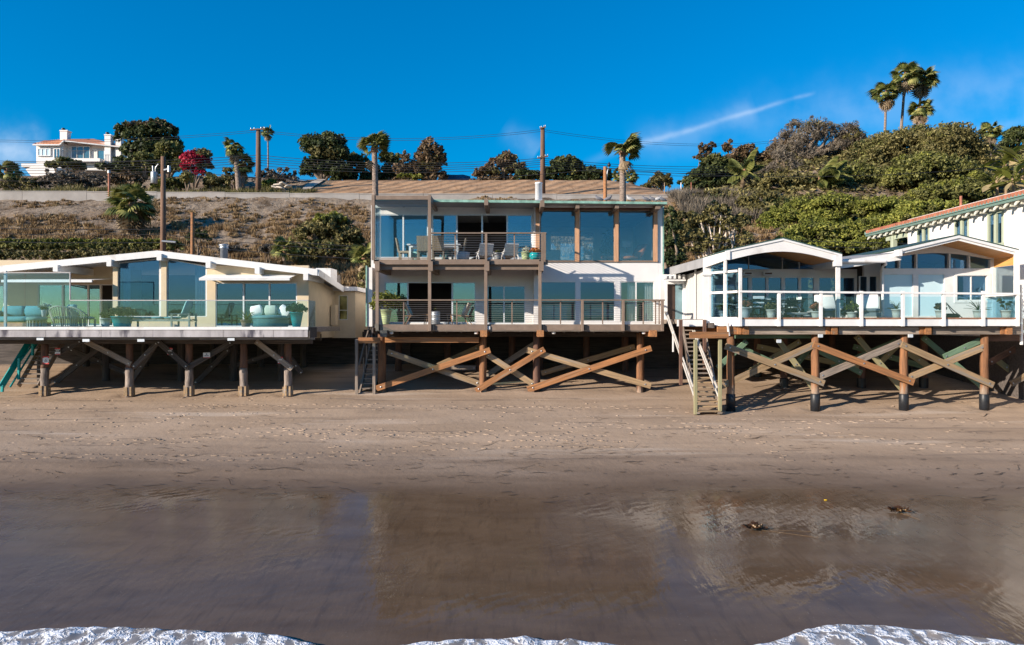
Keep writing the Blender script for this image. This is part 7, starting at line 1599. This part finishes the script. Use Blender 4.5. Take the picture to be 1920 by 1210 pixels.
# ---- gabled house deck
zg = zr
pt_ = [(1357, 28.2, 'white pot with mixed leaves in the angled windscreen corner', pot_w, 'bush', L_lime, .9, 1.0, .30), (1376, 27.9, 'pale green bowl with a leggy yellow-leaved plant behind the windscreen', M('pale_sage_pot', (.48, .52, .42), .6), 'leggy', L_lime, 1.2, 2.6, .34), (1398, 27.5, 'grey-blue pot of red-orange leaves beside the corner post', pot_grey, 'bush', L_pink, .8, .9, .42),
       (1446, 27.5, 'bushy grey-green plant by a white pot left of the second rail post', pot_w, 'bush', L_olive, .8, .9, .34), (1530, 27.5, 'white pot of red and green leaves left of the third rail post', pot_w, 'bush', L_pink, .75, 1.0, .28), (1597, 27.6, 'feathery green plant with orange blooms right of the slim roof column', pot_w, 'bush', L_lime, 1.1, 1.2, .25),
       (1681, 27.5, 'white pot with a spiky green plant in front of the left frosted window', pot_w, 'spiky', L_green, .9, 1, .36), (1763, 27.5, 'white pot with dark purplish foliage in front of the right frosted window', pot_w, 'bush', L_rust, .9, .8, .32), (1834, 27.5, 'white pot with a spreading agave under the small square window', pot_w, 'spiky', L_dark, 1.1, 1, .32), (1886, 27.5, 'white pot with a leggy dark succulent near the right corner post', pot_w, 'leggy', L_dark, 1.0, 1.0, .32)]
for px, Y_, lab, pm, pk, lm, lx, lz, h_ in pt_: pot(lab, px, Y_, zg, h_, .13, .18, pm, pk, lm, lx, lz, n=420, size=.045, group='potted plants on the gabled house deck')
s = thing('dining_table', 'dark metal dining table on the gabled house deck', 'table', (X(1450, 28.8), 28.8, zg), local=True); box_part(s, 'top', black_m, -1.1, 1.1, -.5, .5, .72, .75)
for a in (-.9, .9):
    part('leg', MB().bar((a - .2, -.35, 0), (a + .2, -.35, .72), .03, .03).bar((a + .2, -.35, 0), (a - .2, -.35, .72), .03, .03), black_m, s); part('leg', MB().bar((a - .2, .35, 0), (a + .2, .35, .72), .03, .03).bar((a + .2, .35, 0), (a - .2, .35, .72), .03, .03), black_m, s)
gl = MB()
for k in range(6): gl.lathe([(.03, 0), (.008, .01), (.008, .08), (.035, .1), (.03, .18)], (.2 + .16 * k, .1 * (k % 2), .752), 8)
o = part('wine_glass', gl, g_clear, None, loc=(0, 0, 0)); o.location = (X(1450, 28.8), 28.8, zg); tag(o, 'cluster of stemmed glasses on the dark metal table', 'glassware', kind='stuff')
def patio(label, px, Y, rz):
    s = thing('metal_chair', label, 'chair', (X(px, Y), Y, zg), rz, 'metal dining chairs on the gabled house deck', local=True)
    part('seat', MB().cushion(-.24, .24, -.24, .24, .42, .48), white_f, s, True); part('back', MB().bar((-.22, .24, .62), (.22, .24, .62), .03, .05).bar((-.22, .26, .82), (.22, .26, .82), .03, .1), white_f, s)
    for a in (-.23, .23):
        part('leg', MB().bar((a, .22, 0), (a, .26, .88), .025, .025), black_m, s); part('leg', MB().bar((a, -.22, 0), (a, -.22, .62), .025, .025), black_m, s); part('armrest', MB().bar((a, -.24, .63), (a, .25, .66), .04, .025), black_m, s)
    return s
for px, Y_, rz, lab in ((1418, 28.1, math.pi, 'metal dining chair at the left front of the dark table'), (1440, 29.6, 0, 'metal dining chair behind the left half of the dark table'), (1470, 29.6, .1, 'metal dining chair behind the right half of the dark table'), (1487, 28.8, -1.5, 'white-backed metal chair at the right end of the dark table'), (1385, 28.8, 1.6, 'metal dining chair at the left end of the dark table')): patio(lab, px, Y_, rz)
def club(label, px, Y, rz):
    s = thing('club_chair', label, 'armchair', (X(px, Y), Y, zg), rz, 'white cushioned lounge chairs on the gabled house deck', local=True)
    box_part(s, 'base', grey_f, -.42, .42, -.4, .4, .08, .24); part('seat_cushion', MB().cushion(-.4, .4, -.42, .3, .24, .4), grey_f, s, True); part('back_cushion', MB().cushion(-.4, .4, -.09, .09, 0, .62, .2).rot(Matrix.Translation((0, .28, .34)) @ Matrix.Rotation(-.3, 4, 'X')), white_f, s, True)
    for a in (-.36, .36):
        for b in (-.34, .34): box_part(s, 'foot', white_trim, a - .04, a + .04, b - .04, b + .04, 0, .08)
club('white cushioned lounge chair left of the slim roof column', 1556, 28.3, .1); club('white cushioned lounge chair right of the slim roof column', 1629, 28.0, -.35)
s = thing('coffee_table', 'low dark coffee table between the white lounge chairs', 'table', (X(1585, 27.9), 27.9, zg), local=True); box_part(s, 'top', black_m, -.5, .5, -.3, .3, .30, .33)
for a in (-.45, .45):
    for b in (-.26, .26): box_part(s, 'leg', black_m, a - .02, a + .02, b - .02, b + .02, 0, .3)
o = part('cushion', MB().cushion(-.28, .28, -.2, .2, 0, .14, .3), white_f, None, True, loc=(0, 0, 0)); o.location = (X(1585, 27.9) - .05, 27.9, zg + .332); tag(o, 'striped cushion lying on the low coffee table', 'cushion')
for px, lab in ((1504, 'grey slatted lounger stretched low beside the glass doors'),):
    s = thing('sun_lounger', lab, 'lounger', (X(px, 28.2), 28.2, zg), local=True); box_part(s, 'frame', grey_f, -.7, .7, -.3, .3, .16, .24); part('back', MB().bar((.3, 0, .26), (.75, 0, .42), .55, .05), grey_f, s)
    for a in (-.6, .6): box_part(s, 'leg', black_m, a - .03, a + .03, -.25, .25, 0, .16)
s = thing('folded_scooter', 'dark folded frame with slanting handles lying by the white wall of the right gable', 'cart', (X(1787, 27.9), 27.9, zg), local=True)
part('body', MB().cushion(-.3, .22, -.15, .15, .02, .2, .35), black_r, s, True); part('handle', MB().tube([(.3, -.1, .03), (-.05, -.05, .35), (-.27, 0, .62)], .016, 6).tube([(.24, .1, .03), (-.05, .05, .32), (-.25, 0, .6)], .016, 6), black_m, s); part('wheel', MB().tube([(-.2, -.17, .07), (-.2, .17, .07)], .07, 12), black_r, s)
# ---- pigeons on the roof edge of the tall house
pg = M('pigeon', (.17, .17, .19), .7, .3, 20, bump=0); pgw = M('pigeon_pale', (.45, .44, .44), .7, .2, 20, bump=0)
for i, (px, f_, lab) in enumerate(((1123, -1, 'dark pigeon left of the banded pole on the roof edge'), (1140, 1, 'pigeon tucked right of the banded pole on the roof edge'), (1182, -1, 'pale pigeon just right of the right palm trunk'), (1211, -1, 'grey pigeon alone between the pale one and the end cluster'), (1224, -1, 'first pigeon of the cluster at the roof end'), (1232.5, 1, 'pale middle pigeon of the cluster at the roof end'), (1241, -1, 'last pigeon at the right tip of the roof'))):
    Y_ = 31.3; z_ = Z(373 + (px - 697) * .0099, 31) + .035
    b = thing('pigeon', lab, 'pigeon', (X(px, Y_), Y_, z_), 0 if f_ > 0 else math.pi, 'pigeons on the roof edge', local=True)
    part('body', MB().tube([(-.22, 0, .06), (-.12, 0, .09), (-.02, 0, .12), (.07, 0, .15), (.115, 0, .19), (.12, 0, .235), (.15, 0, .24), (.185, 0, .235)], [.02, .05, .075, .07, .045, .036, .03, .006], 9), pgw if i in (2, 5) else pg, b, True)
    part('leg', MB().tube([(.0, .02, .06), (.01, .02, 0)], .008, 5), redtile, b); part('leg', MB().tube([(.0, -.02, .06), (.01, -.02, 0)], .008, 5), redtile, b)
# ---- the beach: kelp, scraps, a yellow bit
kelp = M('kelp', (.055, .024, .008), .4, .4, 12, bump=.2)
def kelp_clump(label, px, py, r, tail):
    Y_ = 4.25 * F / (py - CY); x = X(px, Y_); t = thing('kelp_clump', label, 'kelp', (x, Y_, beach_z(x, Y_)), group='kelp clumps on the wet sand')
    mb = MB(); z = beach_z(x, Y_)
    for k in range(60):
        a = R.uniform(0, 6.28); q = R.uniform(0, r); c = Vector((x + q * math.cos(a) * 1.7, Y_ + q * math.sin(a), z + .03)); d = Vector((math.cos(a * 3), math.sin(a * 3), R.uniform(.1, .9))).normalized() * R.uniform(.08, .22)
        mb.add([c, c + d * .5 + Vector((.025, .02, .03)), c + d, c + d * .5 - Vector((.025, .02, -.01))], [(0, 1, 2, 3)])
    part('blades', mb, kelp, t, kind='stuff'); fl = MB()
    for k in range(14): a = R.uniform(0, 6.28); q = R.uniform(0, r); fl.lathe([(.004, 0), (.022, .01), (.03, .03), (.018, .055), (.003, .06)], (x + q * math.cos(a) * 1.5, Y_ + q * math.sin(a), z + .05), 7)
    part('floats', fl, M('kelp_float', (.14, .07, .015), .35, .2, bump=0), t, kind='stuff')
    for k in range(3): part('stipe', MB().tube([(x + tail * j / 6, Y_ - .12 * j * (k - .6) * .5, beach_z(x + tail * j / 6, Y_ - .12 * j * (k - .6) * .5) + .012) for j in range(7)], .005, 5), M('stipe_pale', (.14, .09, .05), .4), t)
kelp_clump('brown kelp clump with long trailing stipes on the wet sand', 1418, 984, .13, 1.1); kelp_clump('smaller brown kelp clump farther right on the wet sand', 1685, 958, .12, .2)
o = part('leaf_scrap', MB().cushion(-.035, .035, -.02, .02, 0, .02, .4), M('yellow_scrap', (.8, .5, .02), .6), None, True, loc=(0, 0, 0)); Y_ = 4.15 * F / (931 - CY); o.location = (X(1548, Y_), Y_, beach_z(X(1548, Y_), Y_)); tag(o, 'tiny bright yellow scrap lying on the damp sand', 'scrap')
mb = MB()
for i in range(760):
    y = R.choice((R.uniform(17, 20.5), R.uniform(19, 24), R.uniform(21, 28.5))); x = R.uniform(-.74, .74) * y
    L_ = abs(R.gauss(0, .16)) + .03 if R.random() < .8 else R.uniform(.3, .9); a = R.gauss(.05, .5); w = R.uniform(.008, .025); n = 5; ph_ = R.uniform(0, 6)
    top, bot = [], []
    for k in range(n):
        q = (k / (n - 1) - .5) * L_; px_ = x + q * math.cos(a); py_ = y + q * math.sin(a) + .08 * L_ * math.sin(k * 1.7 + ph_); ww = w * math.sin(math.pi * (k + .6) / (n + .2)); z_ = beach_z(px_, py_) + .012 + R.uniform(0, .02)
        top.append((px_, py_ + ww, z_)); bot.append((px_, py_ - ww, z_))
    mb.add(top + bot, [(k, n + k, n + k + 1, k + 1) for k in range(n - 1)])
o = part('seaweed_scraps', mb, M('dry_seaweed', (.055, .038, .026), .8, .3, bump=0), None); tag(o, 'scattered dark seaweed scraps over the sand', 'seaweed', kind='stuff')
